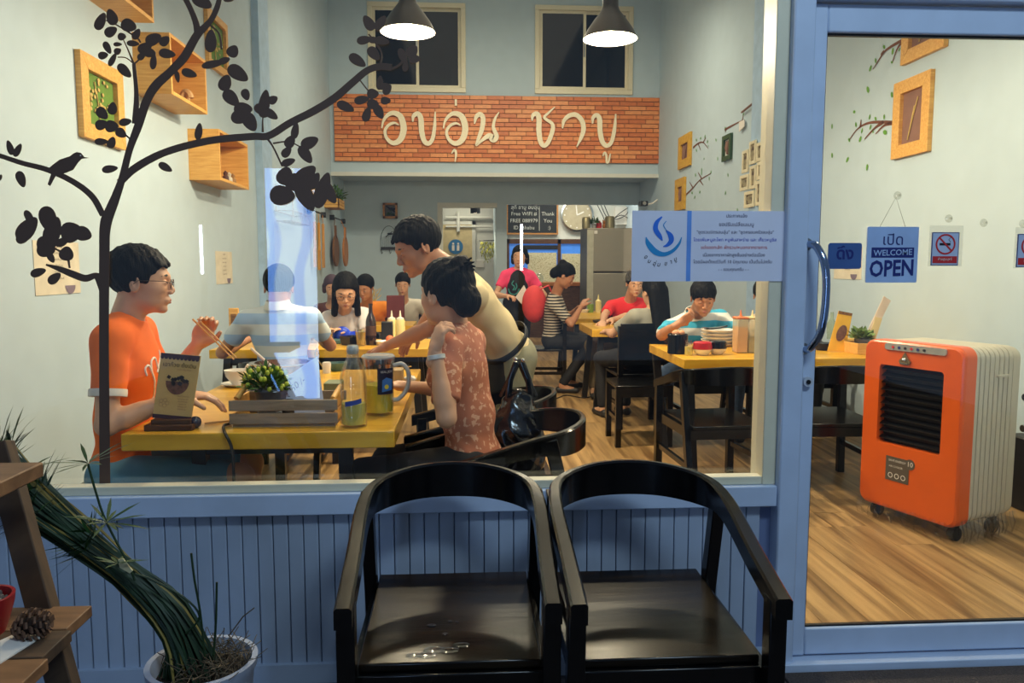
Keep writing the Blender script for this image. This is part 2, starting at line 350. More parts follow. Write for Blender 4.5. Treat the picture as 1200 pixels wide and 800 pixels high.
def head_parts(Hc, look, up, s, neck, fine, hair, female=False):
    Rm = fmat(look, up); X = lambda V: V*s@Rm.T+np.array(Hc)
    nl = (np.array(neck)-np.array(Hc))@Rm/s
    F = Field((.0042 if fine else .008)/s)
    F.ell((-.014, 0, .036), (.096, .076, .084), k=.02); F.ell((.028, 0, -.02), (.060, .060, .085), k=.03)
    F.ell((.028, 0, -.066), (.050, .052, .036), k=.03); F.ell((.070, 0, -.098), (.016, .022, .013), k=.02)
    F.ell((.045, .036, -.022), (.035, .024, .026), k=.02); F.ell((.045, -.036, -.022), (.035, .024, .026), k=.02)
    F.cone((.068, .036, .022), (.081, 0, .020), .011, .011, .014); F.cone((.068, -.036, .022), (.081, 0, .020), .011, .011, .014)
    for sy in (1, -1): F.ell((.094, sy*.031, .001), (.019, .017, .011), k=.012, op='c')
    F.cone((.083, 0, .008), (.102, 0, -.028), .0075, .0100, .010); F.ell((.096, .012, -.036), (.010, .007, .007), k=.006); F.ell((.096, -.012, -.036), (.010, .007, .007), k=.006)
    F.ell((.084, 0, -.064), (.013, .026, .012), k=.012)
    for sy in (1, -1):
        F.ell((.073, sy*.031, -.001), (.016, .016, .011), k=.005)
        c, sn = math.cos(.35*sy), math.sin(.35*sy); Re = np.array(((c, -sn, 0), (sn, c, 0), (0, 0, 1.)))
        F.ell((-.012, sy*.078, -.006), (.019, .008, .032), Re, k=.006); F.ell((-.006, sy*.086, -.004), (.009, .005, .018), Re, k=.004, op='c')
    F.cone((-.022, 0, -.04), nl, .052 if not female else .045, .058 if not female else .048, .025)
    V, Q = F.mesh(); out = [('skin', X(V), Q)]
    # hair
    if hair:
        G = Field((.005 if fine else .009)/s)
        G.ell((-.018, 0, .040), (.108, .089, .097), k=.02)
        fz = .062 if hair != 'fringe' else .040
        G.ell((.098, 0, fz-.100), (.088, .125, .100), k=.012, op='c')
        G.ell((.0, .095, -.045), (.040, .05, .05), k=.006, op='c'); G.ell((.0, -.095, -.045), (.040, .05, .05), k=.006, op='c')
        if hair in ('short', 'fringe'):
            G.plane((0, 0, -.068), (-.25, 0, -1)); 
            rng = np.random.RandomState(3)
            for k in range(16):
                y = -.062+.124*k/15; ex = .088-abs(y)*.45
                G.cone((.045, y*.9, .108-abs(y)*.5), (ex+.010, y*1.08, (.066 if hair == 'short' else .046)-.012*rng.rand()), .013, .004, .006)
        if hair in ('bun', 'up'):
            G.plane((0, 0, -.075), (0, 0, -1))
            G.ell((-.105, 0, -.025), (.05, .055, .060), k=.02); G.ell((-.082, 0, .105), (.036, .042, .034), k=.012)
            for k in range(7):
                a = -.9+.3*k; G.cone((-.085, .02*a, .105), (-.118-.02*math.cos(a*2), .05*a, .125-.05*abs(a)), .010, .003, .006)
        if hair == 'ponytail':
            G.plane((0, 0, -.07), (0, 0, -1)); G.ell((-.125, 0, .02), (.032, .032, .032), k=.012); G.cone((-.13, 0, .01), (-.15, 0, -.09), .026, .012, .012)
        if hair == 'long':
            G.cone((-.065, .05, -.01), (-.07, .062, -.20), .045, .034, .03); G.cone((-.065, -.05, -.01), (-.07, -.062, -.20), .045, .034, .03); G.cone((-.085, 0, -.01), (-.10, 0, -.24), .045, .035, .03)
            G.cone((.0, .074, .03), (.022, .082, -.17), .020, .024, .02); G.cone((.0, -.074, .03), (.022, -.082, -.17), .020, .024, .02)
        if hair == 'longback':
            for yy in (-.045, 0, .045): G.cone((-.075, yy, .0), (-.12, yy*1.1, -.36), .045, .028, .03)
        if hair == 'bob':
            G.plane((0, 0, -.08), (0, 0, -1))
            for yy in (-1, 1): G.cone((-.03, yy*.07, 0), (-.03, yy*.08, -.06), .035, .025, .02)
            G.ell((-.085, 0, -.03), (.05, .07, .05), k=.02)
        if hair == 'thin': G.plane((0, 0, -.03), (.3, 0, -1))
        G.noise(.0022 if fine else .0012, (170, 190, 120))
        V, Q = G.mesh(); out.append(('hair', X(V), Q))
    mb = MB()
    ex = {}
    for nm, m in (('eye', None), ('iris', None), ('eyebrow', None), ('lips', None)): ex[nm] = MB()
    for sy in (1, -1):
        ex['eye'].ball((.0785, sy*.031, -.001), (.0105, .0120, .0046), 10, 8); ex['iris'].ball((.0855, sy*.031, -.001), (.0046, .0062, .0045), 8, 6)
        ex['eyebrow'].tube([(.084, sy*.014, .021), (.0865, sy*.030, .027), (.070, sy*.050, .022)], [.003, .0038, .0015], 6)
    ex['lips'].tube([(.082, .022, -.0655), (.0945, .009, -.0625), (.0955, 0, -.0635), (.0945, -.009, -.0625), (.082, -.022, -.0655)], [.0015, .0042, .0042, .0042, .0015], 6)
    ex['lips'].tube([(.082, .020, -.067), (.0935, 0, -.0715), (.082, -.020, -.067)], [.0015, .0052, .0015], 6)
    for nm, m in ex.items(): out.append((nm, X(np.array(m.v)), m.f))
    return out, X
def glasses_mb():
    g = MB()
    for sy in (1, -1):
        c = Vector((.101, sy*.033, -.004)); g.tube([c+Vector((0, .021*math.cos(a), .0165*math.sin(a))) for a in np.linspace(0, 2*math.pi, 17)], .0013, 6, caps=False)
        g.tube([c+Vector((-.001, sy*.021, .004)), (.085, sy*.072, .006), (.0, sy*.084, .006), (-.022, sy*.082, -.012)], .0013, 5)
    g.tube([(.101, .013, .002), (.106, 0, .005), (.101, -.013, .002)], .0013, 5); return g
def person(label, pel, neck, head, look, fwd, hands=(None, None), poles=(None, None), palms=((0, 0, -1), (0, 0, -1)), curls=(.5, .5), knees=None, feet=None, s=1.0,
           top='#', topm=None, botm=None, shorts=False, skin=None, hair='short', fine=False, female=False, headup=(0, 0, 1), glasses=False, shoem=None,
           sleeve=.62, handdirs=(None, None), ground=0, chub=1.0, shw=1.0, apron=None, collar=None, cuff=None, longs=False, group=None, hs=None):
    skin = skin or SKIN; hs = hs or s
    pel, neck, head = (np.array(v, float) for v in (pel, neck, head)); res = .009 if fine else .014
    base = Vector((pel[0], pel[1], ground)); name = 'person'
    f = nrm((fwd[0], fwd[1], 0)); u = nrm(neck-pel); f = nrm(f-u*(f@u)); l = np.cross(u, f); T = np.linalg.norm(neck-pel); B = np.stack([f, l, u], 1)
    w_ = (.165 if not female else .150)*s*shw
    sh = [neck-u*.055*s+l*w_*sg for sg in (1, -1)]; hip = [pel+l*.085*s*sg for sg in (1, -1)]
    a, b = .285*s, .25*s
    el, wr = [], []
    for i, sg in enumerate((1, -1)):
        H = hands[i] if hands[i] is not None else sh[i]+f*.20*s-u*.30*s
        p = poles[i] if poles[i] is not None else l*sg*.5-f*.3-u*.8
        e, h_ = ik(sh[i], H, a, b, p); el.append(e); wr.append(h_)
    gf = nrm((fwd[0], fwd[1], 0)); kn, an = [], []
    for i, sg in enumerate((1, -1)):
        k_ = np.array(knees[i], float) if knees is not None else np.array((*(hip[i]+gf*.42*s+l*sg*.03)[:2], ground+.50*s))
        kn.append(k_)
        an.append(np.array(feet[i], float) if feet is not None else np.array((*(k_-gf*.04)[:2], ground+.09)))
    ftd = [gf, gf]
    def torso(F, g=0.0, low=True):
        c = chub
        F.ell(pel+u*.02*s, (.098*s*c+g, .150*s+g, .105*s+g), B, .03); F.ell(pel+u*T*.36, (.090*s*c+g, .128*s*c**.5+g, .14*s+g), B, .05)
        F.ell(pel+u*T*.70+f*.01*s, (.102*s+g, .148*s*shw+g, .155*s+g), B, .05)
        F.cone(sh[0]*.94+neck*.06-u*.01, sh[1]*.94+neck*.06-u*.01, .052*s+g, .052*s+g, .045)
        F.cone(neck-u*.01, sh[0]*.6+neck*.4-u*.005, .045*s+g, .045*s+g, .04); F.cone(neck-u*.01, sh[1]*.6+neck*.4-u*.005, .045*s+g, .045*s+g, .04)
        if female: F.ell(pel+u*T*.66+f*.075*s, (.05*s+g, .12*s+g, .055*s+g), B, .04)
    F = Field(res); torso(F, -.010)
    F.cone(neck-u*.03, head-(head-neck)*.25, .050*s, .046*s, .03)
    for i in (0, 1):
        F.cone(sh[i], el[i], .043*s, .035*s, .02); F.cone(el[i], wr[i], .035*s, .0235*s, .015)
        F.cone(el[i]*.75+wr[i]*.25, el[i]*.55+wr[i]*.45, .037*s, .031*s, .015)
        F.cone(hip[i], kn[i], .078*s, .052*s, .02); F.cone(kn[i], an[i], .050*s, .034*s, .02); F.cone(kn[i]*.8+an[i]*.2, kn[i]*.5+an[i]*.5, .048*s, .045*s, .02)
        F.cone(an[i]-np.array((0, 0, .03)), an[i]+ftd[i]*.13*s-np.array((0, 0, .055)), .034*s, .026*s, .02)
    V, Q = F.mesh(); VV = [V]; QQ = [Q]; n = len(V)
    hp, HX = head_parts(head, look, headup, hs, neck-u*.01, fine, hair, female)
    for i, sg in enumerate((1, -1)):
        d = handdirs[i] if handdirs[i] is not None else wr[i]-el[i]
        v, q = hand_mesh(wr[i], d, palms[i], sg, s*(.95 if female else 1.0), .0045 if fine else .0075, curls[i]); VV.append(v); QQ.append(np.array(q)+n); n += len(v)
    VV.append(hp[0][1]); QQ.append(np.array(hp[0][2])+n)
    V = np.concatenate(VV)-np.array(base); Q = np.concatenate(QQ)
    me = mesh_of(name, V, [tuple(int(i) for i in q) for q in Q], skin, ang=80)
    root = bpy.data.objects.new(name, me); COL.objects.link(root); root.location = base; ORG[root.name] = base; setp(root, label, 'person', group)
    cm = {'hair': HAIR, 'eye': EYEW, 'iris': IRIS, 'eyebrow': BROW, 'lips': LIPM}
    for nm, v, q in hp[1:]:
        if nm in ('eye', 'iris') and not fine and nm == 'eye': pass
        child_mesh(nm, v, q, cm[nm], root)
    if glasses:
        g = glasses_mb(); child_mesh('glasses', HX(np.array(g.v)), g.f, M('glasses_wire', (70, 52, 36), .3, .8), root)
    # shirt
    S = Field(res*.85); torso(S, .006); S.plane(pel-u*.075*s, -u)
    for i in (0, 1):
        e = sh[i]*(1-sleeve)+el[i]*sleeve; d = nrm(el[i]-sh[i])
        if longs:
            S.cone(sh[i], el[i], .056*s, .048*s, .03); S.cone(el[i], wr[i], .047*s, .036*s, .02)
        else:
            S.cone(sh[i]-u*.004, e, .057*s, .055*s, .035)
            S._add((lambda P, e=e, d=d: np.maximum(-((P-e)@d), np.sqrt(((P-e)**2).sum(-1))-.075*s)), e-.09, e+.09, .004, 'c')
    S.ell(neck+u*.045*s+f*.018*s, (.068*s, .062*s, .062*s), B, .006, 'c')
    S.noise(.0022, (38, 44, 26)); V, Q = S.mesh(); child_mesh('shirt', V, Q, topm, root)
    if cuff:
        for i in (0, 1):
            e = sh[i]*(1-sleeve)+el[i]*sleeve; d = nrm(el[i]-sh[i]); c = MB().lathe(e-d*.024, [(.0585*s, 0), (.0595*s, .012), (.0585*s, .026), (.052*s, .026)], 24, axis=d); child_mesh('cuff', np.array(c.v), c.f, cuff, root)
    if collar:
        c = MB(); nn = nrm(head-neck); c.lathe(neck+u*.018*s, [(.074*s, -.012), (.066*s, .012), (.060*s, .034), (.064*s, .036), (.076*s, .004), (.084*s, -.014)], 24, axis=u); child_mesh('collar', np.array(c.v), c.f, collar, root)
    # trousers or shorts
    if botm:
        W = Field(res); W.ell(pel+u*.0, (.108*s*chub, .160*s, .10*s), B, .03)
        W.plane(pel+u*.055*s, u)
        for i in (0, 1):
            W.cone(hip[i], kn[i] if not shorts else hip[i]*.15+kn[i]*.85, .090*s, .066*s, .03)
            if not shorts: W.cone(kn[i], an[i]+(kn[i]-an[i])*.06, .063*s, .048*s, .02)
        W.noise(.002, (30, 36, 24)); V, Q = W.mesh(); child_mesh('shorts' if shorts else 'trousers', V, Q, botm, root)
    for i in (0, 1):
        Z = Field(.012); Z.cone(an[i]-np.array((0, 0, .055))-ftd[i]*.03, an[i]+ftd[i]*.15*s-np.array((0, 0, .060)), .036*s, .030*s, .02); Z.plane((0, 0, an[i][2]-.088), (0, 0, -1)); Z.plane(an[i]-np.array((0, 0, .02)), (0, 0, 1)); V, Q = Z.mesh(); child_mesh('shoe', V, Q, shoem or M('dark_shoe', (35, 32, 32), .5), root)
    if apron:
        Ap = Field(res); Ap.ell(pel+u*T*.42+f*.055, (.125*s, .125*s, .23*s), B, .03); Ap.ell(pel+u*.0-u*.10+f*.03, (.13*s, .165*s, .24*s), B, .03)
        Ap.plane(pel+f*.0, -f); V, Q = Ap.mesh(); child_mesh('apron', V, Q, apron, root)
        for sg in (1, -1):
            t = MB().tube([pel+u*T*.74+l*sg*.07*s+f*.105*s, neck-u*.03+l*sg*.075*s+f*.06*s, neck+u*.035*s+l*sg*.05*s-f*.01, neck+u*.03*s-f*.06*s], .007, 6); child_mesh('apron_strap', np.array(t.v), t.f, apron, root)
    root['_w'] = 0; del root['_w']
    return root, dict(sh=sh, el=el, wr=wr, f=f, l=l, u=u, X=HX, pel=pel, T=T)
# ================================================================ the room
XL, XR, YF, YB, YK, ZC = -2.1, 3.13, 2.5, 12.7, 14.0, 6.0
PAINT = M('pale_blue_paint', (184, 202, 212), .75, sc=6, var=.03, bump=.04)
PAINTK = M('kitchen_paint', (214, 214, 205), .75, sc=6, var=.03)
BLUEP = M('facade_paint', (190, 204, 226), .45, sc=9, var=.05, bump=.03)
BLUEB = M('board_paint', (164, 176, 194), .55, sc=5, var=.08, bump=.05)
CREAM = M('cream_aluminium', (222, 214, 186), .35, sc=20, var=.03)
PINE = WOOD('pine', (205, 150, 72), (228, 178, 98), (6, 60, 60), .5)
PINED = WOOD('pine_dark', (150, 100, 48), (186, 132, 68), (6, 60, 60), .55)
LAM = WOOD('laminate', (104, 76, 46), (184, 148, 98), (16, .9, 16), .38, .03, rand=.09)
BLACK = M('black_lacquer', (6, 6, 7), .22, sc=30, var=.3, bump=.02, coat=.12, spec=.32)
BLKM = M('black_metal', (18, 18, 20), .45, sc=30)
STEEL = M('steel', (190, 190, 188), .25, 1, sc=20, var=.05)
WHITE = M('white_ceramic', (232, 226, 214), .25, sc=10, var=.02)
PAPER = M('white_paper', (228, 222, 212), .8, sc=10, var=.03)
INK = M('ink', (28, 26, 34), .8, var=.02); NAVY = M('navy_print', (22, 36, 110), .6, var=.02); REDP = M('red_print', (200, 40, 42), .6, var=.02)
fl = struct('floor', MB().box(XL-.1, 2.53, -.09, XR+.1, 16.2, -.006), M('subfloor', (90, 66, 40), .8))
pm = mesh_of('plank', *(lambda q: (q.v, q.f))(MB().box(-.0895, -.62, -.006, .0895, .62, 0)), LAM); k = 0
for i in range(29):
    x = XL+.09+.1803*i; y = 2.5-(i*7 % 5)*.25
    while y < 13.9 and k < 300:
        c = y+.625; y += 1.243
        if c-.62 < 2.53: c = 2.53+.62
        o = bpy.data.objects.new('plank', pm); COL.objects.link(o); o.parent = fl; o.location = Vector((x, c, -.0003*(k % 3)))-ORG['floor']; k += 1
gr = struct('floor', MB().box(-4, -6, -.12, 5, 2.5, -.046), M('pavement', (70, 66, 66), .8, sc=4, bump=.2))
DW = WOOD('outdoor_plank', (62, 56, 58), (96, 84, 80), (20, 1.2, 20), .5, .1, rand=.1)
for i in range(20):
    x = -1.5+.19*i; obj('plank', MB().box(x, 1.2, -.046, x+.187, 2.46, -.04), DW, gr)
struct('wall_left', MB().box(XL-.12, 2.5, 0, XL, 16.2, ZC), PAINT)
struct('wall_right', MB().box(XR, 2.5, 0, XR+.12, 16.2, ZC), PAINT)
struct('ceiling', MB().box(XL-.1, 2.6, ZC, XR+.1, YB, ZC+.1), PAINT)
struct('trim_1', MB().box(XL, 8.15, 0, XL+.07, 8.55, ZC), M('pilaster_blue', (168, 196, 222), .6)) 
struct('trim_2', MB().box(XR-.07, 8.0, 0, XR, 8.35, ZC), MATS['pilaster_blue'])
struct('baseboard_left', MB().box(XL, 2.6, 0, XL+.015, 14, .09), PAINTK)
# upper back wall with its two sliding windows
zs = at(580, 203, YB).z
def win_rect(x0, y0, x1, y1):
    a, b = at(x0, y0, YB), at(x1, y1, YB); return a.x, b.x, b.z, a.z
W1 = win_rect(430, 2, 546, 109); W2 = win_rect(627, 4, 741, 112)
mb = MB(); xs = [XL, W1[0], W1[1], W2[0], W2[1], XR]; zl, zh = W1[2], W1[3]
mb.box(XL, YB, zs, XR, YB+.25, zl); mb.box(XL, YB, zh, XR, YB+.25, ZC)
for a, b in ((0, 1), (2, 3), (4, 5)): mb.box(xs[a], YB, zl, xs[b], YB+.25, zh)
wbk = struct('wall_back', mb, PAINT)
DARKG = M('night_pane', (14, 16, 20), .06, sc=3, var=.4)
for n, (x0, x1, _, _) in enumerate((W1, W2)):
    fr = MB(); t = .075; y0 = YB-.03; y1 = YB+.08
    for a in ((x0, zl, x1, zl+t), (x0, zh-t, x1, zh), (x0, zl+t, x0+t, zh-t), (x1-t, zl+t, x1, zh-t)): fr.box(a[0], y0, a[1], a[2], y1, a[3])
    w_ = struct(f'window_{n+1}', fr, CREAM, bev=.006)
    xm = (x0+x1)/2
    for a, b, yy in ((x0+t, xm+.03, .02), (xm-.03, x1-t, .05)):
        s = MB(); q = .045
        for r in ((a, zl+t, b, zl+t+q), (a, zh-t-q, b, zh-t), (a, zl+t+q, a+q, zh-t-q), (b-q, zl+t+q, b, zh-t-q)): s.box(r[0], YB+yy-.02, r[1], r[2], YB+yy, r[3])
        sa = obj('sash', s, CREAM, w_); obj('pane', MB().box(a+q, YB+yy-.012, zl+t+q, b-q, YB+yy-.004, zh-t-q), DARKG, sa)
    obj('latch', MB().box(xm-.012, YB-.02, (zl+zh)/2-.1, xm+.012, YB, (zl+zh)/2+.1), STEEL, w_)
struct('trim_3', MB().box(XL, YB-.06, zs-.06, XR, YB, zs+.0), PAINTK)
struct('ceiling', MB().box(XL, YB+.25, zs-.0, XR, 16.2, zs+.1), PAINT)
# brick panel, brick by brick
pa, pb = at(391, 110, YB), at(775, 192, YB); bx0, bx1, bz1, bz0 = max(pa.x, XL+.01), pb.x, pa.z, pb.z
pn = struct('trim_4', MB().box(bx0, YB-.022, bz0, bx1, YB-.002, bz1), M('mortar', (150, 104, 56), .9)); pn.name = 'brick_panel'; ORG['brick_panel'] = ORG['trim_4']
del pn['kind']; setp(pn, 'orange thin-brick panel on the back wall carrying the cream Thai letters', 'brick panel')
BRK = [M('brick_'+n, c, .42, sc=14, var=.12, bump=.2) for n, c in (('orange', (222, 130, 66)), ('pale', (228, 146, 84)), ('deep', (204, 112, 54)))]
rows = 15; rh = (bz1-bz0)/rows; bl = (bx1-bx0)/19; cache = {}
for r in range(rows):
    x = bx0-(0, .55, .25)[r % 3]*bl
    while x < bx1-.02:
        a, b = max(x, bx0), min(x+bl, bx1); x += bl
        if b-a < .04: continue
        m = random.choice(BRK); key = (round(b-a, 3), m.name)
        if key not in cache:
            cache[key] = mesh_of('brick', *(lambda q: (q.v, q.f))(MB().box(0, -.018, .005, b-a-.010, 0, rh-.006)), m)
        o = bpy.data.objects.new('brick', cache[key]); COL.objects.link(o); o.parent = pn
        o.location = Vector((a+.005, YB-.022-random.uniform(0, .006), bz0+r*rh))-ORG['brick_panel']
# cream letters on the bricks
def S1(pts): return [(300+x/4, y/4) for x, y in pts]
def S2(pts): return [(600+x/4, y/4) for x, y in pts]
O_ = [(592, 604, 5), (600, 570, 10), (622, 542, 15), (650, 534, 19), (680, 552, 24), (694, 605, 26), (680, 655, 24), (648, 674, 19), (618, 655, 14), (607, 620, 12), (622, 592, 12), (650, 580, 10), (672, 590, 4)]
BO = [(736, 574, 5), (740, 548, 15), (760, 538, 20), (774, 560, 22), (778, 620, 22), (790, 664, 20), (810, 676, 18), (828, 655, 16), (838, 600, 14), (841, 528, 5)]
NO = [(1024, 584, 5), (1032, 552, 16), (1050, 540, 20), (1064, 560, 20), (1058, 610, 19), (1040, 660, 14), (1032, 686, 6), (1060, 660, 12), (1092, 640, 22), (1112, 655, 30), (1126, 640, 20), (1112, 600, 14), (1120, 560, 10), (1138, 530, 4)]
CH_ = [(92, 570, 5), (96, 545, 16), (114, 538, 20), (124, 560, 22), (124, 620, 22), (132, 668, 20), (148, 686, 18), (168, 668, 18), (188, 612, 18), (184, 582, 14), (150, 556, 12), (170, 532, 9), (198, 506, 4)]
AA = [(234, 606, 5), (240, 572, 14), (262, 548, 18), (294, 542, 19), (322, 566, 20), (332, 605, 20), (322, 645, 16), (300, 692, 4)]
BU = [(374, 584, 5), (376, 556, 14), (392, 544, 18), (406, 562, 21), (409, 620, 21), (420, 668, 20), (440, 686, 18), (462, 668, 16), (476, 610, 15), (482, 538, 5)]
UU = [(422, 734, 4), (430, 718, 8), (438, 732, 9), (440, 762, 7), (448, 762, 7), (456, 728, 6), (459, 724, 3)]
GL = [(S1, O_), (S1, BO), (S1, [(x+287, y+2, w_) for x, y, w_ in O_]), (S1, [(937, 470, 9), (937, 500, 10)]), (S1, [(917, 722, 4), (930, 706, 9), (938, 722, 10), (933, 762, 3)]), (S1, NO), (S2, CH_), (S2, AA), (S2, BU), (S2, UU)]
LET = M('cream_letter', (250, 238, 206), .5, sc=10, var=.02)
sg = thing('wall_sign_lettering', 'large cream cut-out Thai lettering fixed on the orange brick panel', 'sign', (at(580, 190, YB).x, YB-.06, bz0))
for fn, pts in GL:
    P = spline([(x, y, w_) for x, y, w_ in pts], 6); XY = fn([(p[0], p[1]) for p in P]); Q = [at(a, b, YB) for a, b in XY]; mb = MB(); sc_ = YB/FPX/4; L1, L2 = [], []
    for i, q in enumerate(Q):
        d = (Q[min(i+1, len(Q)-1)]-Q[max(i-1, 0)]); d.y = 0; d.normalize(); n_ = Vector((-d.z, 0, d.x)); hw = P[i][2]*.5*sc_*1.08
        L1.append(q+n_*hw); L2.append(q-n_*hw)
    n = len(L1); v = []
    for yy in (YB-.085, YB-.05):
        v += [(p.x, yy, p.z) for p in L1]+[(p.x, yy, p.z) for p in L2]
    f = []
    for i in range(n-1): f += [(i, i+1, n+i+1, n+i), (2*n+i, 3*n+i, 3*n+i+1, 2*n+i+1), (i, 2*n+i, 2*n+i+1, i+1), (n+i, n+i+1, 3*n+i+1, 3*n+i)]
    f += [(0, n, 3*n, 2*n), (n-1, 3*n-1, 4*n-1, 2*n-1)]
    mb.add(v, f); obj('letter', mb, LET, sg)
# lower back wall, doorway, corridor and kitchen
hz = at(560, 239, YK).z; xd0 = at(513, 300, YK).x; xd1 = at(580, 300, YK).x; xk0 = at(594, 300, YK).x
struct('wall_kitchen', MB().box(XL, YK, 0, xd0, YK+.12, zs), PAINT)
struct('wall_header', MB().box(xd0, YK, hz, XR, YK+.12, zs), PAINT)
struct('wall_partition', MB().box(xd1+.02, YK, 0, xk0, 15.2, hz), PAINT)
struct('wall_kitchen_rear', MB().box(xk0, 15.2, 0, XR, 15.3, zs), PAINTK)
struct('wall_corridor', MB().box(XL, 16.1, 0, xk0, 16.2, zs), PAINTK)
struct('trim_5', MB().box(xd0, YK-.02, 0, xd0+.09, YK+.14, hz+.02).box(xd0+.09, YK-.02, hz-.06, xd1+.04, YK+.14, hz+.02), PAINTK)
da, db = at(519, 263, 16.05), at(554, 420, 16.05)
dr = struct('door_1', MB().box(da.x, 16.04, 0, db.x, 16.1, da.z), M('beige_door', (205, 186, 140), .5))
c = at(534, 289, 16.02); obj('toilet_sign', MB().cyl((c.x, 16.04, c.z), (c.x, 16.02, c.z), .15, n=24), M('blue_sign', (40, 110, 160), .5), dr)
s_ = MB()
for dx in (-.05, .05): s_.ball((c.x+dx, 16.015, c.z+.06), (.022, .004, .022)); s_.box(c.x+dx-.025, 16.01, c.z-.08, c.x+dx+.025, 16.018, c.z+.03)
obj('pictogram', s_, PAPER, dr)
obj('door_frame', MB().box(da.x-.07, 16.03, 0, da.x, 16.1, da.z+.07).box(db.x, 16.03, 0, db.x+.07, 16.1, da.z+.07).box(da.x-.07, 16.03, da.z, db.x+.07, 16.1, da.z+.07), PAINTK, dr)
struct('trim_6', MB().tube([(xd0+.1, 16.0, hz-.12), (xd1, 16.0, hz-.12)], .03).tube([(xd0+.1, 16.0, hz-.3), (xd1, 16.0, hz-.3)], .02).tube([(xd0+.35, 16.0, hz), (xd0+.35, 16.0, hz-.4)], .035), PAINTK)
# ---------------------------------------------------------------- the shop front
zg0 = .60; xw1 = .985
wf = struct('wall_front', MB().box(-2.3, 2.52, -.05, 1.03, 2.60, .53), M('board_back', (110, 124, 160), .7))
cache = None; x = -2.0
while x < .985:
    o = obj('board', MB().box(x+.0015, 2.505, -.02, x+.0475, 2.521, .53), BLUEB, wf, bev=.003); x += .049
obj('skirting', MB().box(-2.0, 2.49, -.045, 1.03, 2.52, .02), BLUEB, wf)
struct('trim_7', MB().box(-2.3, 2.47, .53, 1.03, 2.62, .60), BLUEP, bev=.004)
struct('trim_8', MB().box(-2.3, 2.492, .60, xw1, 2.54, .628).box(xw1, 2.49, .60, 1.03, 2.60, 3.2), CREAM, bev=.003)
struct('trim_9', MB().box(1.03, 2.46, -.045, 1.10, 2.60, 3.2).box(-2.5, 2.46, -.045, -1.98, 2.60, 3.2), BLUEP, bev=.006)
gw = struct('window_3', MB().box(-1.98, 2.535, 3.1, xw1, 2.60, 3.2), CREAM)
GL1 = GLASS('window_glass', (.97, .985, .98), .055)
obj('glass', MB().box(-1.98, 2.548, .615, xw1+.005, 2.554, 3.12), GL1, gw)
struct('trim_10', MB().box(1.10, 2.46, 2.155, 2.6, 2.6, 2.22).box(1.10, 2.44, 2.22, 2.6, 2.6, 2.5), BLUEP, bev=.005)
struct('trim_11', MB().box(1.06, 2.44, -.05, 2.6, 2.62, -.006), BLUEP, bev=.004)
dx0, dx1 = 1.10, 2.32
dm = MB(); dm.box(dx0, 2.49, -.002, dx0+.052, 2.53, 2.15).box(dx1-.07, 2.49, 0, dx1, 2.53, 2.15).box(dx0+.052, 2.491, 0, dx1-.07, 2.53, .095).box(dx0+.052, 2.491, 2.062, dx1-.07, 2.53, 2.15)
dr2 = struct('door_2', dm, BLUEP, bev=.006)
obj('gasket', MB().box(dx0+.052, 2.503, .095, dx0+.057, 2.517, 2.062).box(dx0+.052, 2.503, .095, dx1-.07, 2.517, .101).box(dx0+.052, 2.503, 2.055, dx1-.07, 2.517, 2.062), BLKM, dr2)
obj('glass', MB().box(dx0+.05, 2.507, .095, dx1-.068, 2.513, 2.064), GL1, dr2)
hp = [at(947, 286, 2.47), at(957, 289, 2.44), at(967, 312, 2.41), at(968, 350, 2.405), at(962, 388, 2.41), at(950, 407, 2.44), at(943, 409, 2.47)]
hd = obj('door_handle', MB().tube([Vector(p) for p in spline([tuple(p) for p in hp], 5)], .0125, 12), M('chrome_blue', (150, 165, 190), .12, 1), dr2)
obj('rosette', MB().cyl((hp[0].x, 2.49, hp[0].z), (hp[0].x, 2.478, hp[0].z), .020).cyl((hp[-1].x, 2.49, hp[-1].z), (hp[-1].x, 2.478, hp[-1].z), .020), STEEL, hd)
lc = at(946, 447, 2.48); lk = obj('lock', MB().cyl((lc.x, 2.49, lc.z), (lc.x, 2.472, lc.z), .016, n=20), M('lock_white', (190, 195, 205), .3), dr2)
obj('keyhole', MB().cyl((lc.x, 2.473, lc.z), (lc.x, 2.468, lc.z), .0075, n=14), BLKM, lk)
struct('wall_upper', MB().box(2.32, 2.46, -.05, 3.3, 2.6, 3.2).box(-2.5, 2.5, 3.2, 3.3, 2.6, 6.1), BLUEP)
# ---------------------------------------------------------------- pendant lamps
SHADE = M('smoked_shade', (66, 58, 46), .35, sc=8, var=.15); SHIN = M('shade_inside', (250, 244, 225), .6, var=.01)
BULB = M('lit_bulb', (255, 240, 205), .5, emit=(255, 226, 170), es=60)
def pendant(x, y, z, label, pw=215):
    t = thing('pendant_lamp', label, 'lamp', (x, y, z), 'pendant lamps over the dining room')
    obj('lamp_shade', MB().lathe((x, y, z), [(.176, 0), (.150, .055), (.105, .12), (.062, .175), (.052, .20), (.050, .29), (.03, .30), (.028, .295), (.046, .285), (.048, .20), (.058, .172), (.101, .118), (.146, .054), (.172, .002)], 40, closed=True), SHADE, t)
    obj('shade_lining', MB().lathe((x, y, z), [(.1725, .001), (.1445, .0535), (.099, .117), (.056, .17), (.045, .19)], 40), SHIN, t)
    obj('bulb', MB().lathe((x, y, z), [(.001, .035), (.035, .045), (.048, .075), (.04, .105), (.022, .135), (.018, .17)], 20), BULB, t)
    obj('cord', MB().cyl((x, y, z+.29), (x, y, ZC), .005, n=8), BLKM, t)
    light('pendant_light', 'POINT', (x, y, z+.02), pw, (1, .83, .57), .06)
p1, p2 = at(478, 38, 5.2), at(715, 46, 5.2)
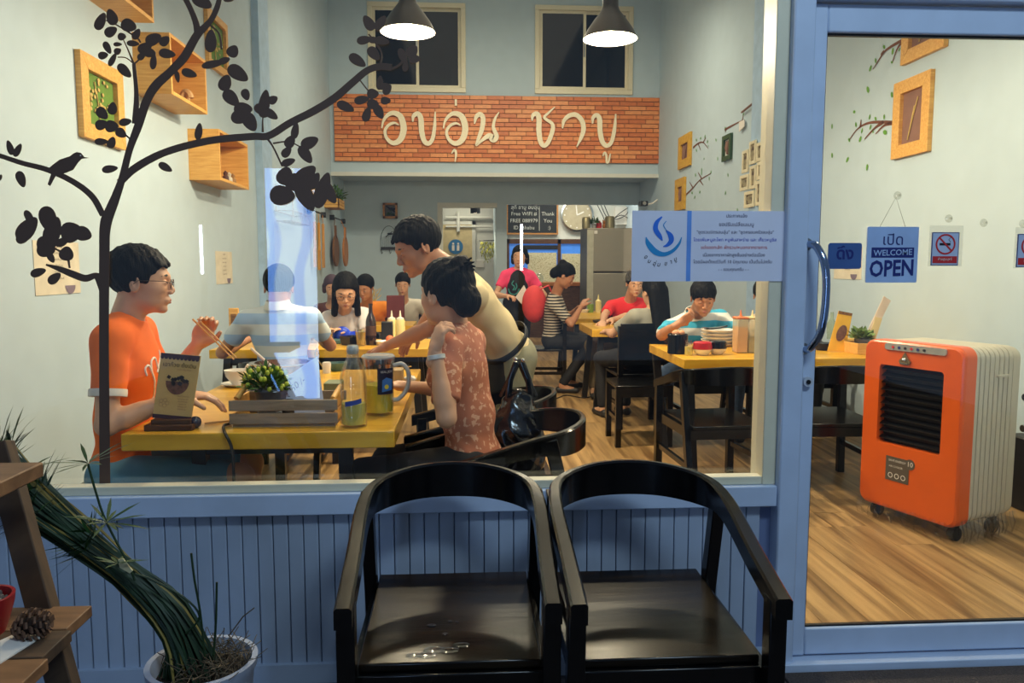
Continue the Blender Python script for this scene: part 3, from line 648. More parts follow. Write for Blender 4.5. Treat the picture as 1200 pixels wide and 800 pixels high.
pendant(p1.x, 5.2, p1.z, 'left of the two smoked bell pendant lamps above the brick panel'); pendant(p2.x, 5.2, p2.z, 'right of the two smoked bell pendant lamps above the brick panel')
pendant(-.35, 3.3, 2.82, 'unseen smoked bell pendant lamp added near the window over the left table', 38); pendant(.95, 3.3, 2.82, 'unseen smoked bell pendant lamp added near the window over the aisle', 58); pendant(2.25, 3.3, 2.82, 'unseen smoked bell pendant lamp added near the door', 62)  # three pendants added above the view to light the front of the room
# ================================================================ wall-hung things
def wallrect(ax, ay0, ay1, bx_, by0, by1, X):
    a0, a1, b0, b1 = atx(ax, ay0, X), atx(ax, ay1, X), atx(bx_, by0, X), atx(bx_, by1, X)
    return min(a0.y, b0.y), max(a0.y, b0.y), (a1.z+b1.z)/2, (a0.z+b0.z)/2
GREEN = M('green_felt', (96, 128, 44), .9); DRY = M('dried_flower', (196, 168, 96), .8); BROWNB = M('brown_backing', (132, 96, 80), .8)
def frame(r, X, sgn, label, wood, back, motif, fw=.085, dep=.035, group='wooden picture frames on the walls', cat='picture frame'):
    """frame on a side wall: sgn = direction off the wall"""
    y0, y1, z0, z1 = r; t = thing('framed_picture', label, cat, (X, (y0+y1)/2, z0), group)
    f = MB(); x0, x1 = sorted((X, X+sgn*dep))
    def mit(a, b, c, d):
        v = [Vector((xx, p[0], p[1])) for xx in (x0, x1) for p in (a, b, c, d)]; return MB().add(v, [(0, 1, 2, 3), (7, 6, 5, 4), (0, 4, 5, 1), (1, 5, 6, 2), (2, 6, 7, 3), (3, 7, 4, 0)])
    o = [(y0, z0), (y1, z0), (y1, z1), (y0, z1)]; i_ = [(y0+fw, z0+fw), (y1-fw, z0+fw), (y1-fw, z1-fw), (y0+fw, z1-fw)]
    for k in range(4): obj('frame_rail', mit(o[k], o[(k+1) % 4], i_[(k+1) % 4], i_[k]), wood, t, bev=.003)
    bx_ = X+sgn*.006; obj('backing', MB().box(min(X, bx_), y0+fw-.005, z0+fw-.005, max(X, bx_), y1-fw+.005, z1-fw+.005), back, t)
    if motif:
        m = MB(); yc, zc = (y0+y1)/2, (z0+z1)/2; h = (z1-z0)/2-fw; w_ = (y1-y0)/2-fw; x_ = X+sgn*.012
        if motif == 'dry':
            m.tube([(x_, yc-w_*.1, zc-h*.8), (x_, yc-w_*.2, zc), (x_, yc-w_*.4, zc+h*.7)], .004, 5)
            for q in range(26): m.ball((x_, yc+random.uniform(-.8, .6)*w_, zc+random.uniform(-.5, .85)*h), (.006, .014, .012), 6, 4)
        if motif == 'reed':
            m.tube([(x_, yc+w_*.4, zc-h*.85), (x_, yc, zc), (x_, yc-w_*.4, zc+h*.7)], .005, 5); m.tube([(x_, yc+w_*.25, zc-h*.5), (x_, yc-w_*.1, zc+h*.4)], .004, 5)
        if motif == 'fig':
            for q in (-.35, .35): m.tube([(x_, yc+q*w_, zc+h*.8), (x_, yc+q*w_*.5, zc), (x_, yc, zc-h*.8)], [.01, .03, .015], 6)
        obj('motif', m, DRY if motif != 'fig' else BROWNB, t)
    return t
frame(wallrect(86, 54, 158, 137.5, 88, 175, XL), XL, 1, 'square pine frame with dried flowers on green, nearest on the left wall', PINE, GREEN, 'dry')
frame(wallrect(238, 8, 72, 262, 28, 92, XL), XL, 1, 'pine frame with green backing partly behind the upper box shelf', PINE, GREEN, 'dry', .06)
frame((5.16, 5.61, 2.088, 2.625), XR, -1, 'pine frame with dried reed on brown, seen whole through the door glass', PINE, BROWNB, 'reed', .09)
r = wallrect(1064, -5, 75, 1116, -30, 53, XR); frame((r[0], r[1], r[2], r[2]+.53), XR, -1, 'pine frame cut by the top rail of the door', PINE, BROWNB, 'reed', .09)
YEL = WOOD('yellow_frame', (196, 146, 40), (216, 170, 62), (20, 20, 20), .5)
frame(wallrect(797.5, 160, 198, 811.5, 156, 194, XR), XR, -1, 'small yellow frame with brown picture on the right wall, upper one', YEL, BROWNB, 'fig', .12)
frame(wallrect(793.5, 210, 247, 804.5, 208, 245, XR), XR, -1, 'small yellow frame right above the notice sheet, lower one', YEL, BROWNB, 'fig', .12)
frame((9.12, 9.42, 2.56, 2.86), XR, -1, 'small dark green frame hanging under a bird wall decal', M('green_frame', (44, 74, 34), .5), PAPER, 'fig', .055)
# cluster of white photo frames
pw = M('white_frame', (226, 216, 184), .5)
for i, (x0, y0, x1, y1) in enumerate(((871.5, 176, 878.5, 202), (880, 165, 887.5, 192), (888.5, 166, 899, 188), (869, 205, 878.5, 223), (880.5, 194, 887.5, 221), (889, 188, 903, 209), (874, 224, 885, 243), (887.5, 211, 898, 240))):
    XX = XR-.075; r = wallrect(x0, y0+1, y1+1, x1, y0-1, y1-1, XX); t = frame(r, XX, -1, f'{["narrow leftmost upper", "tall topmost", "upper right landscape", "left middle small", "tall central", "rightmost large", "lowest left", "tall lowest right"][i]} white photo frame of the cluster hanging on the right wall', pw, SPOTS('photo_print', (150, 140, 110), (84, 66, 50), 22, .5), None, .035, .02, 'white photo frames in a hanging cluster')
p = atx(886, 122, XR); obj('picture_hook', MB().tube([(XR-.03, p.y-.28, p.z+.02), (XR-.03, p.y-.1, p.z+.02), (XR-.03, p.y+.35, p.z-.02)], .012, 6).tube([(XR-.03, p.y, p.z), (XR-.03, p.y, 2.66)], .005, 5), BROWNB, label='thin branch-shaped hook and cord above the white photo frame cluster', cat='hook')
# box shelves
def box_shelf(r, X, dep, label, items=0):
    y0, y1, z0, z1 = r; x1 = X+dep; t = thing('box_shelf', label, 'shelf', (X, (y0+y1)/2, z0), 'pine box shelves on the left wall'); k = .022
    obj('side_panel', MB().box(X, y0, z0, x1, y0+k, z1), PINE, t, bev=.002); obj('side_panel', MB().box(X, y1-k, z0, x1, y1, z1), PINE, t, bev=.002)
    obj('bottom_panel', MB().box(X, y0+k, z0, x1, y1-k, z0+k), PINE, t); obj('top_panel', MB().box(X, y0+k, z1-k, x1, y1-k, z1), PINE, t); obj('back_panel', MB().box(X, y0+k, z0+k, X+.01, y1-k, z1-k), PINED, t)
    return t
s1 = (5.25, 5.95, at(212, 110, 5.25).z, at(212, 38, 5.25).z); box_shelf(s1, XL, .235, 'upper pine box shelf holding a curled shell on the left wall')
s2 = (6.2, 7.0, at(265, 211, 6.2).z, at(265, 151, 6.2).z); box_shelf(s2, XL, .235, 'lower pine box shelf with small figurines on the left wall')
s3 = (4.62, 5.1, at(165, 2, 4.7).z+.0, at(165, 2, 4.7).z+.40); box_shelf(s3, XL, .2, 'highest pine box shelf, only its underside in view')
obj('shell', MB().tube([(XL+.15+.03*math.cos(a)*(1-a/14), 5.75, s1[2]+.075+.045*math.sin(a)*(1-a/14)) for a in np.linspace(0, 11, 40)], [.028*(1-i/48) for i in range(40)], 8), M('shell', (190, 150, 100), .5), label='curled brown shell inside the upper pine box shelf', cat='shell')
for i, dy in enumerate((.42, .52, .62)): obj('figurine', MB().lathe((XL+.15, 6.2+dy, s2[2]+.022), [(.001, 0), (.03, .002), (.025, .05), (.015, .06), (.02, .08), (.001, .10)], 10), M(('brown', 'white', 'tan')[i]+'_figurine', ((80, 45, 30), (200, 190, 170), (150, 110, 60))[i], .5), label=('dark brown', 'whitish', 'tan')[i]+' tiny figurine inside the lower pine box shelf', cat='figurine', group='figurines in the lower box shelf')
# posters on the side walls
def wall_poster(r, X, sgn, label, kind):
    y0, y1, z0, z1 = r; x_ = X+sgn*.004; t = thing('wall_poster', label, 'poster', (X, (y0+y1)/2, z0))
    obj('sheet', MB().box(min(X, x_), y0, z0, max(X, x_), y1, z1), M('poster_paper', (214, 204, 182), .8), t)
    ux = (0, sgn, 0) if sgn < 0 else (0, 1, 0); h = z1-z0; w_ = y1-y0; yy = (y0+y1)/2
    ux = (0, 1, 0) if sgn > 0 else (0, -1, 0)
    text('ข้อมูลร้าน' if kind else 'อบอุ่น', h*.09, (x_, yy, z1-h*.09), ux, (0, 0, 1), INK, 'print', t, .002)
    for k, tt in enumerate(('- หมูสไลด์ เนื้อสไลด์', '- ผักสด เห็ด วุ้นเส้น', '- น้ำจิ้มสุกี้ ชาบู', '- ข้าวสวย ไข่ไก่', '- เครื่องดื่มเติมฟรี')):
        text(tt, h*.055, (x_, yy, z1-h*(.22+.12*k)), ux, (0, 0, 1), INK, 'print', t, .002)
    b = MB(); c = Vector((x_+sgn*.002, yy+ (ux[1])*w_*.25, z0+h*.16)); b.add([c+Vector((0, w_*.12*math.cos(a), w_*.10*math.sin(a))) for a in np.linspace(math.pi, 2*math.pi, 10)], [tuple(range(10))]); obj('bowl_print', b, M('bowl_ink', (120, 105, 120), .8), t); return t
wall_poster(wallrect(37, 277, 347, 91, 288, 343, XL), XL, 1, 'cream paper notice with lines and a small bowl drawing, behind the tree decal', 1)
wall_poster(wallrect(252, 294, 334, 271, 295, 331, XL), XL, 1, 'small paper notice on the left wall above the chopsticks', 0)
wall_poster(wallrect(1011, 290, 327, 979, 290, 327, XR), XR, -1, 'cream paper notice on the right wall behind the pull sign', 1)
# rear left wall: basket, planters, utensils, boards
GRN = M('leaf_green', (70, 104, 40), .6, sc=30, var=.35); GRN2 = M('leaf_light', (120, 150, 60), .6, sc=30, var=.3); WIREM = M('pale_wire', (196, 188, 160), .4, .6)
a, b = atx(332, 247, XL+.12), atx(355, 247, XL+.12); ya, yb = min(a.y, b.y), max(a.y, b.y); z0, z1 = atx(343, 261, XL+.12).z, atx(343, 250, XL+.12).z
t = thing('wire_basket', 'shallow pale wire basket hanging on the left wall below the vinyl leaves', 'basket', (XL+.08, (ya+yb)/2, z0)); m = MB()
for zz, g in ((z1, 0), (z0, .02)):
    q = [(XL+.02+g, ya+g, zz), (XL+.22-g, ya+g, zz), (XL+.22-g, yb-g, zz), (XL+.02+g, yb-g, zz), (XL+.02+g, ya+g, zz)]; m.tube(q, .006, 6)
obj('rim', m, WIREM, t); m = MB()
for k in range(14):
    yy = ya+(yb-ya)*k/13; m.tube([(XL+.22, yy, z1), (XL+.2, yy, z0), (XL+.04, yy, z0)], .004, 5)
obj('wire', m, WIREM, t, kind='stuff'); obj('hanger', MB().tube([(XL+.02, ya+.1, z1), (XL+.02, ya+.1, z1+.30), (XL+.02, yb-.1, z1+.30), (XL+.02, yb-.1, z1)], .005, 5), WIREM, t)
def foliage(name, c, r, n, l, w_, mat, parent, up=.6, seed=1):
    rg = random.Random(seed); m = MB()
    for _ in range(n):
        d = Vector((rg.gauss(0, 1), rg.gauss(0, 1), abs(rg.gauss(0, 1))*up+.15)).normalized(); p = Vector(c)+Vector((d.x*r[0], d.y*r[1], d.z*r[2]))*rg.uniform(.25, 1)
        m.leaf(p, d+Vector((rg.uniform(-.5, .5), rg.uniform(-.5, .5), rg.uniform(-.2, .5))), l*rg.uniform(.7, 1.2), w_, (rg.uniform(-1, 1), rg.uniform(-1, 1), 1))
    return obj(name, m, mat, parent, kind='stuff')
def planter(px0, px1, pyt, pyb, y, label, seed):
    a, b = at(px0, pyb, y), at(px1, pyt, y); x0 = XL; x1 = XL+.22; y0, y1 = y, y+.55; z0, z1 = a.z, b.z; t = thing('wall_planter', label, 'planter', (XL, y, z0), 'wooden planters on the left wall'); bx_ = MB()
    for k in range(3): zz = z0+(z1-z0)*k/3; obj('slat', MB().box(x1-.015, y0, zz+.004, x1, y1, zz+(z1-z0)/3-.004), PINE, t); obj('slat', MB().box(x0, y0, zz+.004, x1, y0+.015, zz+(z1-z0)/3-.004), PINE, t)
    obj('tray', MB().box(x0, y0+.015, z0, x1-.015, y1, z0+.08), PINED, t)
    foliage('foliage', ((x0+x1)/2, (y0+y1)/2, z1-.02), (.14, .22, .2), 150, .09, .035, GRN, t, seed=seed)
planter(380, 404, 232, 243, 12.0, 'pine slatted planter with grassy plant, nearest the rear corner of left wall', 2); planter(358, 372, 221, 231, 10.4, 'pine slatted planter partly hidden behind black vinyl leaves', 3)
def rail(px0, px1, py, label):
    a, b = atx(px0, py, XL+.06), atx(px1, py+4, XL+.06); z = (a.z+b.z)/2; ya, yb = min(a.y, b.y), max(a.y, b.y); t = obj('hook_rail', MB().tube([(XL+.06, ya, z), (XL+.06, yb, z)], .012, 6).box(XL, ya-.01, z-.04, XL+.07, ya+.02, z+.04).box(XL, yb-.02, z-.04, XL+.07, yb+.01, z+.04), BLKM, label=label, cat='rail'); return ya, yb, z
ya, yb, z = rail(365, 381, 247, 'short black rail holding the wooden spoons'); WD = WOOD('utensil_wood', (196, 132, 66), (224, 168, 96), (20, 20, 4), .5)
for k, (fy, L_) in enumerate(((.18, .62), (.48, .66), (.8, .63))):
    yy = ya+(yb-ya)*fy; zz = z-.14; m = MB(); m.tube([(XL+.06, yy, zz), (XL+.06, yy, zz-L_*.6)], .022, 6); m.box(XL+.045, yy-.06, zz-L_, XL+.07, yy+.06, zz-L_*.58); m.tube([(XL+.06, yy, zz), (XL+.06, yy, z)], .006, 5)
    obj('wooden_utensil', m, WD, label=('near', 'middle', 'far')[k]+' wooden kitchen spatula hanging from the short black rail', cat='utensil', group='wooden utensils on the rail', bev=.008)
ya, yb, z = rail(391, 404, 255, 'black rail holding the two round cutting boards')
for k, (fy, col) in enumerate(((.1, (120, 78, 40)), (.62, (190, 122, 62)))):
    c = Vector((XL+.05+.06*k, ya+(yb-ya)*fy, z-.52)); m = MB().cyl(c, c+Vector((.03, 0, 0)), .24, n=28); m.box(c.x, c.y-.035, c.z+.2, c.x+.03, c.y+.035, c.z+.4).tube([(c.x, c.y, c.z+.4), (XL+.06, c.y, z)], .006, 5)
    obj('cutting_board', m, M(f'board_wood_{"ab"[k]}', col, .55, sc=14, var=.12), label=('darker round cutting board hanging behind the other', 'orange-brown round cutting board with short handle hanging in front')[k], cat='cutting board')
# back wall decor
a, b = at(449, 238, 13.97), at(466, 256, 13.97); t = thing('shadow_box', 'small square pine shadow box with a bird and greenery on the rear wall', 'shadow box', (a.x, 13.99, b.z)); f = .035
for r in ((a.x, b.z, b.x, b.z+f), (a.x, a.z-f, b.x, a.z), (a.x, b.z, a.x+f, a.z), (b.x-f, b.z, b.x, a.z)): obj('frame_rail', MB().box(r[0], 13.88, r[1], r[2], 13.99, r[3]), PINED, t)
obj('backing', MB().box(a.x, 13.98, b.z, b.x, 13.99, a.z), M('grey_back', (110, 110, 100), .8), t); foliage('greenery', ((a.x+b.x)/2, 13.93, b.z+.04), (.08, .03, .08), 40, .05, .03, GRN, t, seed=5)
obj('bird', MB().ball(((a.x+b.x)/2+.03, 13.93, (a.z+b.z)/2+.03), (.06, .02, .022)).tube([((a.x+b.x)/2-.07, 13.93, (a.z+b.z)/2+.08), ((a.x+b.x)/2+.1, 13.93, (a.z+b.z)/2-.03)], .01, 5), BLKM, t)
a, b = at(446, 272, 13.98), at(466, 296, 13.98); m = MB(); w_ = b.x-a.x; xm = (a.x+b.x)/2; yy = 13.97
m.box(a.x, yy-.01, b.z+.05, b.x, yy, b.z+.10)
for k in range(11): m.tube([(a.x+w_*k/10, yy, b.z+.1), (a.x+w_*k/10, yy, b.z+.1+(a.z-b.z)*(.45+.1*math.sin(math.pi*k/10)))], .0035, 4)
m.tube([(a.x+w_*(.5-.5*math.cos(t_)), yy, b.z+.2+(a.z-b.z)*.75*math.sin(t_)) for t_ in np.linspace(0, math.pi, 14)], .004, 4)
for k in (0, 5, 10): m.tube([(a.x+w_*k/10, yy, b.z+.06), (a.x+w_*k/10+.02, yy-.02, b.z-.02), (a.x+w_*k/10+.04, yy-.02, b.z+.01)], .006, 5)
cg = thing('birdcage_hook_rack', 'black wire bird-cage shaped hook rack on the rear wall', 'hook rack', (xm, yy, b.z)); obj('rack', m, BLKM, cg); obj('bird', MB().ball((xm+.02, yy-.01, b.z+.33), (.05, .012, .02)).tube([(xm-.06, yy-.01, b.z+.27), (xm+.06, yy-.01, b.z+.37)], .007, 5), BLKM, cg)
# corridor: hanging plant, downlight, switch
c = at(570, 283, 14.9); t = thing('hanging_plant', 'hanging plant with yellowish trailing strands in the rear doorway', 'plant', c); m = MB(); g = random.Random(4)
m2 = MB().tube([(c.x-.14, c.y, c.z+.02), (c.x+.2, c.y, c.z+.02)], .012, 6); obj('rod', m2, BLKM, t)
for k in range(26):
    x = c.x-.1+.011*k; L_ = g.uniform(.2, .42)
    for q in range(9): m.leaf((x, c.y+g.uniform(-.05, .05), c.z-L_*q/9), (g.uniform(-1, 1), g.uniform(-.5, .5), -.8), .06, .03)
obj('trailing_strands', m, M('yellow_green', (160, 160, 60), .6, sc=40, var=.3), t, kind='stuff'); m = MB()
for k in range(7): m.leaf((c.x-.1, c.y, c.z-.02+.01*k), (-1, 0, -.25+.05*k), .2, .04)
obj('side_leaves', m, GRN, t, kind='stuff')
c = at(557, 248, 14.6); t = thing('downlight', 'black cylinder downlight lit under the rear doorway ceiling', 'lamp', (c.x, c.y, c.z)); obj('housing', MB().lathe((c.x, c.y, c.z-.03), [(.085, 0), (.09, 0), (.09, .19), (.03, .20), (.03, zs-c.z+.03), (.001, zs-c.z+.03)], 20), BLKM, t); obj('lit_lens', MB().cyl((c.x, c.y, c.z-.02), (c.x, c.y, c.z-.01), .083, n=20), M('lens_lit', (255, 246, 220), .5, emit=(255, 236, 200), es=14), t)
light('downlight_beam', 'SPOT', (c.x, c.y, c.z-.04), 40, (1, .86, .62), .05, spot=110); light('corridor_light', 'AREA', (c.x-.2, 15.3, zs-.05), 14, (1, .9, .7), .5)
c = at(561, 309, 16.08); obj('switch_plate', MB().box(c.x-.12, 16.07, c.z-.08, c.x+.12, 16.1, c.z+.08), PAPER, label='white switch plate on the corridor wall below the hanging plant', cat='switch', bev=.01)
c = at(345, 310, 9); 
# kitchen bay
y = 15.17; a, b = at(595, 239, y), at(652, 273, y); BOARD = M('chalk_black', (16, 17, 18), .7)
t = thing('chalkboard', 'chalkboard with white handwriting in a thin wooden frame', 'chalkboard', (a.x, y, b.z)); obj('board', MB().box(a.x, y-.03, b.z, b.x, y, a.z), BOARD, t); fw = .03; fm = MB()
for r in ((a.x-fw, b.z-fw, b.x+fw, b.z), (a.x-fw, a.z, b.x+fw, a.z+fw), (a.x-fw, b.z, a.x, a.z), (b.x, b.z, b.x+fw, a.z)): fm.box(r[0], y-.045, r[1], r[2], y, r[3])
obj('board_frame', fm, PINED, t); CHK = M('chalk', (180, 180, 170), .9)
for k, (tt, fx, fz) in enumerate((('สุกี้ ชาบู อบอุ่น', .36, .88), ('Free WIFI #', .33, .66), ('FREE 088979', .33, .42), ('ID : shabu', .33, .18), ('Thank', .82, .66), ('You', .82, .42), (':)', .85, .18))): text(tt, .10, (a.x+(b.x-a.x)*fx, y-.032, b.z+(a.z-b.z)*fz), (1, 0, 0), (0, 0, 1), CHK, 'handwriting', t, .002)
obj('divider_line', MB().box(a.x+(b.x-a.x)*.64, y-.034, b.z+.04, a.x+(b.x-a.x)*.65, y-.031, a.z-.05), CHK, t)
a, b = at(593, 280, y), at(690, 345, y); t = thing('service_window', 'brown framed kitchen service window with speckled cream screens', 'window', (a.x, y, b.z)); DB = WOOD('dark_brown', (66, 42, 26), (94, 62, 38), (8, 40, 40), .5)
for r in ((a.x, a.z-.09, b.x, a.z), (a.x, b.z, a.x+.06, a.z), (a.x+1.0, b.z, a.x+1.06, a.z), (b.x-.06, b.z, b.x, a.z)): obj('frame_rail', MB().box(r[0], y-.05, r[1], r[2], y, r[3]), DB, t)
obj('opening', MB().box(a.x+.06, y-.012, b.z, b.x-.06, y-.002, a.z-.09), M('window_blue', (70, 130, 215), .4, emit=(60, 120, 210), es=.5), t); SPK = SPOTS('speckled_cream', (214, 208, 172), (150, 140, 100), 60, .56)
obj('screen_panel', MB().box(a.x+.42, y-.03, b.z, a.x+.98, y-.014, a.z-.26), SPK, t); obj('screen_panel', MB().box(a.x+1.08, y-.03, b.z, b.x-.14, y-.014, a.z-.28), SPK, t); obj('dark_ledge', MB().box(a.x+.3, y-.035, a.z-.2, a.x+1.0, y-.012, a.z-.12), BLKM, t)
c0 = at(600, 331, 14.3); t = thing('kitchen_counter', 'orange-brown wooden kitchen counter behind the woman in the apron', 'counter', (1.2, 14.3, 0)); xa, xb = at(598, 331, 14.3).x, at(690, 331, 14.3).x
obj('worktop', MB().box(xa, 14.2, c0.z-.06, xb, 14.9, c0.z), WOOD('counter_wood', (150, 88, 40), (188, 116, 58), (4, 20, 20), .4), t); obj('cabinet', MB().box(xa+.03, 14.25, 0, xb-.03, 14.88, c0.z-.06), DB, t); m = MB()
for k in range(4): obj('cabinet_door', MB().box(xa+.05+.27*k, 14.23, .08, xa+.30+.27*k, 14.25, c0.z-.1), DB, t)
c = at(632, 329, 14.4); obj('glass_jar', MB().lathe((c.x, 14.4, c0.z), [(.001, 0), (.07, 0), (.075, .1), (.05, .15), (.03, .17)], 14), GLASS('jar_glass', (.9, .95, .95), .12), label='small clear glass on the kitchen counter', cat='glass')
# round fan-shaped wall clock
c = at(676, 252, 15.15); t = thing('wall_clock', 'round silver-rimmed wall clock above the refrigerator', 'clock', (c.x, 15.15, c.z-.28)); CLK = M('clock_face', (168, 156, 128), .5)
obj('clock_rim', MB().lathe((c.x, 15.19, c.z), [(.29, 0), (.32, .02), (.32, .09), (.285, .10), (.28, .06)], 40, axis=(0, -1, 0)), STEEL, t); obj('clock_face', MB().cyl((c.x, 15.16, c.z), (c.x, 15.13, c.z), .285, n=40), CLK, t)
m = MB()
for k in range(12): a_ = k*math.pi/6; m.box(c.x+.24*math.sin(a_)-.012, 15.12, c.z+.24*math.cos(a_)-.012, c.x+.24*math.sin(a_)+.012, 15.13, c.z+.24*math.cos(a_)+.012)
obj('hour_marks', m, PAPER, t); obj('hand', MB().bar((c.x, 15.12, c.z), (c.x-.02, 15.12, c.z+.2), .02, .008, (0, 1, 0)), PAPER, t); obj('hand', MB().bar((c.x, 15.12, c.z), (c.x+.13, 15.12, c.z+.06), .025, .008, (0, 1, 0)), PAPER, t)
# refrigerator
zt = at(700, 267, 12.3).z; fx0, fx1 = at(688, 300, 12.3).x, 3.05; t = thing('refrigerator', 'tall stainless steel double-door refrigerator in front of the kitchen', 'refrigerator', ((fx0+fx1)/2, 12.6, 0)); FR = M('brushed_steel', (150, 142, 128), .38, .75, sc=4, var=.06, stretch=(1, 1, 60)); xm = fx0+.0
obj('body', MB().box(fx0, 12.36, .08, fx1, 13.05, zt), M('fridge_side', (96, 94, 88), .5, .3), t, bev=.01); zsplit = at(700, 319, 12.3).z
obj('door', MB().box(fx0, 12.3, zsplit+.01, fx1, 12.355, zt), FR, t, bev=.012); obj('door', MB().box(fx0, 12.3, .1, fx1, 12.355, zsplit-.01), FR, t, bev=.012); obj('edge_strip', MB().box(fx0-.0, 12.285, .1, fx0+.10, 12.30, zt-.03), M('fridge_strip', (186, 180, 160), .3, .5), t); obj('foot', MB().box(fx0+.05, 12.4, 0, fx0+.15, 12.5, .08).box(fx1-.15, 12.4, 0, fx1-.05, 12.5, .08), BLKM, t)
obj('brand_badge', MB().box(fx0+.11, 12.29, zt-.09, fx0+.16, 12.30, zt-.04), PAPER, t)
TIN = M('dull_tin', (150, 140, 108), .35, .6)
for px, w_, lab in ((687, .06, 'shorter dull metal canister, left end of the refrigerator top'), (714.5, .07, 'taller dull metal canister, right of the items on the refrigerator')):
    c = at(px, 267, 12.6); h = .185 if w_ < .065 else .2; obj('canister', MB().lathe((c.x, 12.6, zt), [(.001, 0), (w_*1.15, 0), (w_*1.15, h-.02), (w_*.9, h), (.001, h)], 20), TIN, label=lab, cat='canister')
c = at(696, 267, 12.6); t = thing('potted_succulent', 'tiny green potted plant on top of the refrigerator', 'plant', (c.x, 12.6, zt)); obj('pot', MB().lathe((c.x, 12.6, zt), [(.001, 0), (.035, 0), (.045, .08), (.04, .08), (.001, .07)], 14), M('tin_pot', (170, 170, 165), .4, .4), t); foliage('foliage', (c.x, 12.6, zt+.08), (.08, .08, .10), 70, .06, .03, GRN, t, seed=8)
c = at(702, 267, 12.6); obj('red_jar', MB().lathe((c.x, 12.6, zt), [(.001, 0), (.045, 0), (.045, .09), (.02, .115), (.02, .13), (.001, .13)], 14), M('red_plastic', (190, 30, 28), .4), label='small red jar on the refrigerator beside the tiny plant', cat='jar')
c = at(708, 267, 12.6); obj('doll', MB().ball((c.x, 12.6, zt+.045), (.035, .03, .045)).ball((c.x, 12.6, zt+.105), (.03, .03, .03)).ball((c.x-.02, 12.6, zt+.135), .01).ball((c.x+.02, 12.6, zt+.135), .01), M('doll_brown', (160, 100, 40), .8), label='small brown bear-like doll on the refrigerator', cat='doll')
# electric box, cables and camera near the right corner
a, b = at(721, 241, 15.1), at(741, 263, 15.1); obj('electric_box', MB().box(a.x, 15.08, b.z, b.x+.1, 15.2, a.z-.02), PAPER, label='white electric box with cables on the kitchen wall', cat='electric box'); m = MB()
for k in range(3): m.tube([Vector(p) for p in spline([tuple(at(700+4*k, 240, 15.0)), tuple(at(706+5*k, 252+2*k, 15.0)), tuple(at(712+8*k, 262-5*k, 15.0)), tuple(at(726+6*k, 250+3*k, 15.0)), tuple(at(738, 242+3*k, 15.0))], 5)], .008, 5)
obj('cable', m, BLKM, label='tangled black cables along the kitchen wall', cat='cable')
c = at(754, 239, 12.75); t = thing('security_camera', 'small black and white security camera under the beam at the right', 'camera', (c.x, c.y, c.z)); obj('bracket', MB().tube([tuple(at(776, 230, 12.69)), tuple(at(765, 238, 12.69)), tuple(at(758, 240, 12.69))], .014, 6), PAPER, t); obj('body', MB().box(c.x-.08, c.y-.16, c.z-.04, c.x+.04, c.y, c.z+.04), BLKM, t, bev=.01); obj('lens', MB().cyl((c.x-.02, c.y-.17, c.z), (c.x-.02, c.y-.15, c.z), .03), STEEL, t)
# wall vines (flat vinyl) on the right wall
VB = M('vine_brown', (112, 66, 40), .8); VG = M('vine_green', (96, 150, 44), .8, sc=40, var=.3)
def vine(label, branches, leaves, X=XR, dx=-.004, bird=None):
    p0 = atx(*branches[0][0], X); t = thing('wall_decal', label, 'wall decal', (X, p0.y, p0.z)); P = lambda x, y: atx(x, y, X+dx)
    for b_ in branches:
        pts = spline([(x, y) for x, y in b_], 5); n = len(pts); q = [P(*p) for p in pts]; m = MB(); v = []
        for i, c in enumerate(q):
            d = (q[min(i+1, n-1)]-q[max(i-1, 0)]).normalized(); u = Vector((1, 0, 0)).cross(d); r = .014*(1-.7*i/n); v += [c+u*r, c-u*r]
        m.add(v, [(2*i, 2*i+1, 2*i+3, 2*i+2) for i in range(n-1)]); obj('branch', m, VB, t)
    for x, y, l in leaves:
        c = P(x, y); a_ = random.uniform(0, 3); m = MB(); dz = Vector((0, math.cos(a_), math.sin(a_)*1.0)); u = Vector((0, -math.sin(a_), math.cos(a_)))
        s_ = c.y/FPX*l*.62; m.add([c+dz*s_*math.cos(k*math.pi/4)*1.3+u*s_*math.sin(k*math.pi/4)*.75 for k in range(8)], [tuple(range(8))]); obj('leaf', m, VG, t)
    return t
vine('brown branch decal with green leaves left of the whole pine frame by the door', [[(1052, 144), (1035, 143), (1018, 144), (1005, 151), (995, 164)], [(1035, 143), (1025, 150), (1013, 163)], [(1048, 144), (1036, 147), (1026, 157)], [(1008, 149), (1009, 140)]],
     [(995, 164, 4), (1008, 163, 5), (1010, 153, 4), (1003, 146, 4), (1026, 139, 4), (1036, 137, 4), (1020, 149, 4), (1037, 155, 6), (1019, 137, 4), (1001, 131, 4), (975, 148, 4), (993, 187, 5), (1016, 196, 5), (975, 182, 4), (1023, 154, 3)])
vine('thin brown branch decal with pale leaves below the cut pine frame', [[(1066, 43), (1052, 50), (1038, 59), (1030, 70), (1023, 81)], [(1062, 44), (1052, 56), (1046, 72)], [(1036, 60), (1032, 64)]], [(1020, 80, 5), (1026, 71, 4), (1046, 60, 5), (1036, 55, 4), (1045, 73, 3), (1058, 72, 4), (1017, 105, 6), (1045, 111, 5), (1054, 58, 3)])
vine('small branch decal right of the upper yellow frame', [[(812, 173), (818, 168), (824, 167), (830, 174)], [(818, 168), (821, 176)], [(824, 167), (827, 161)]], [(816, 164, 3), (821, 162, 3), (829, 166, 3), (830, 171, 2), (826, 160, 3), (816, 176, 3), (839, 164, 3), (825, 186, 2), (841, 186, 3), (822, 199, 3)])
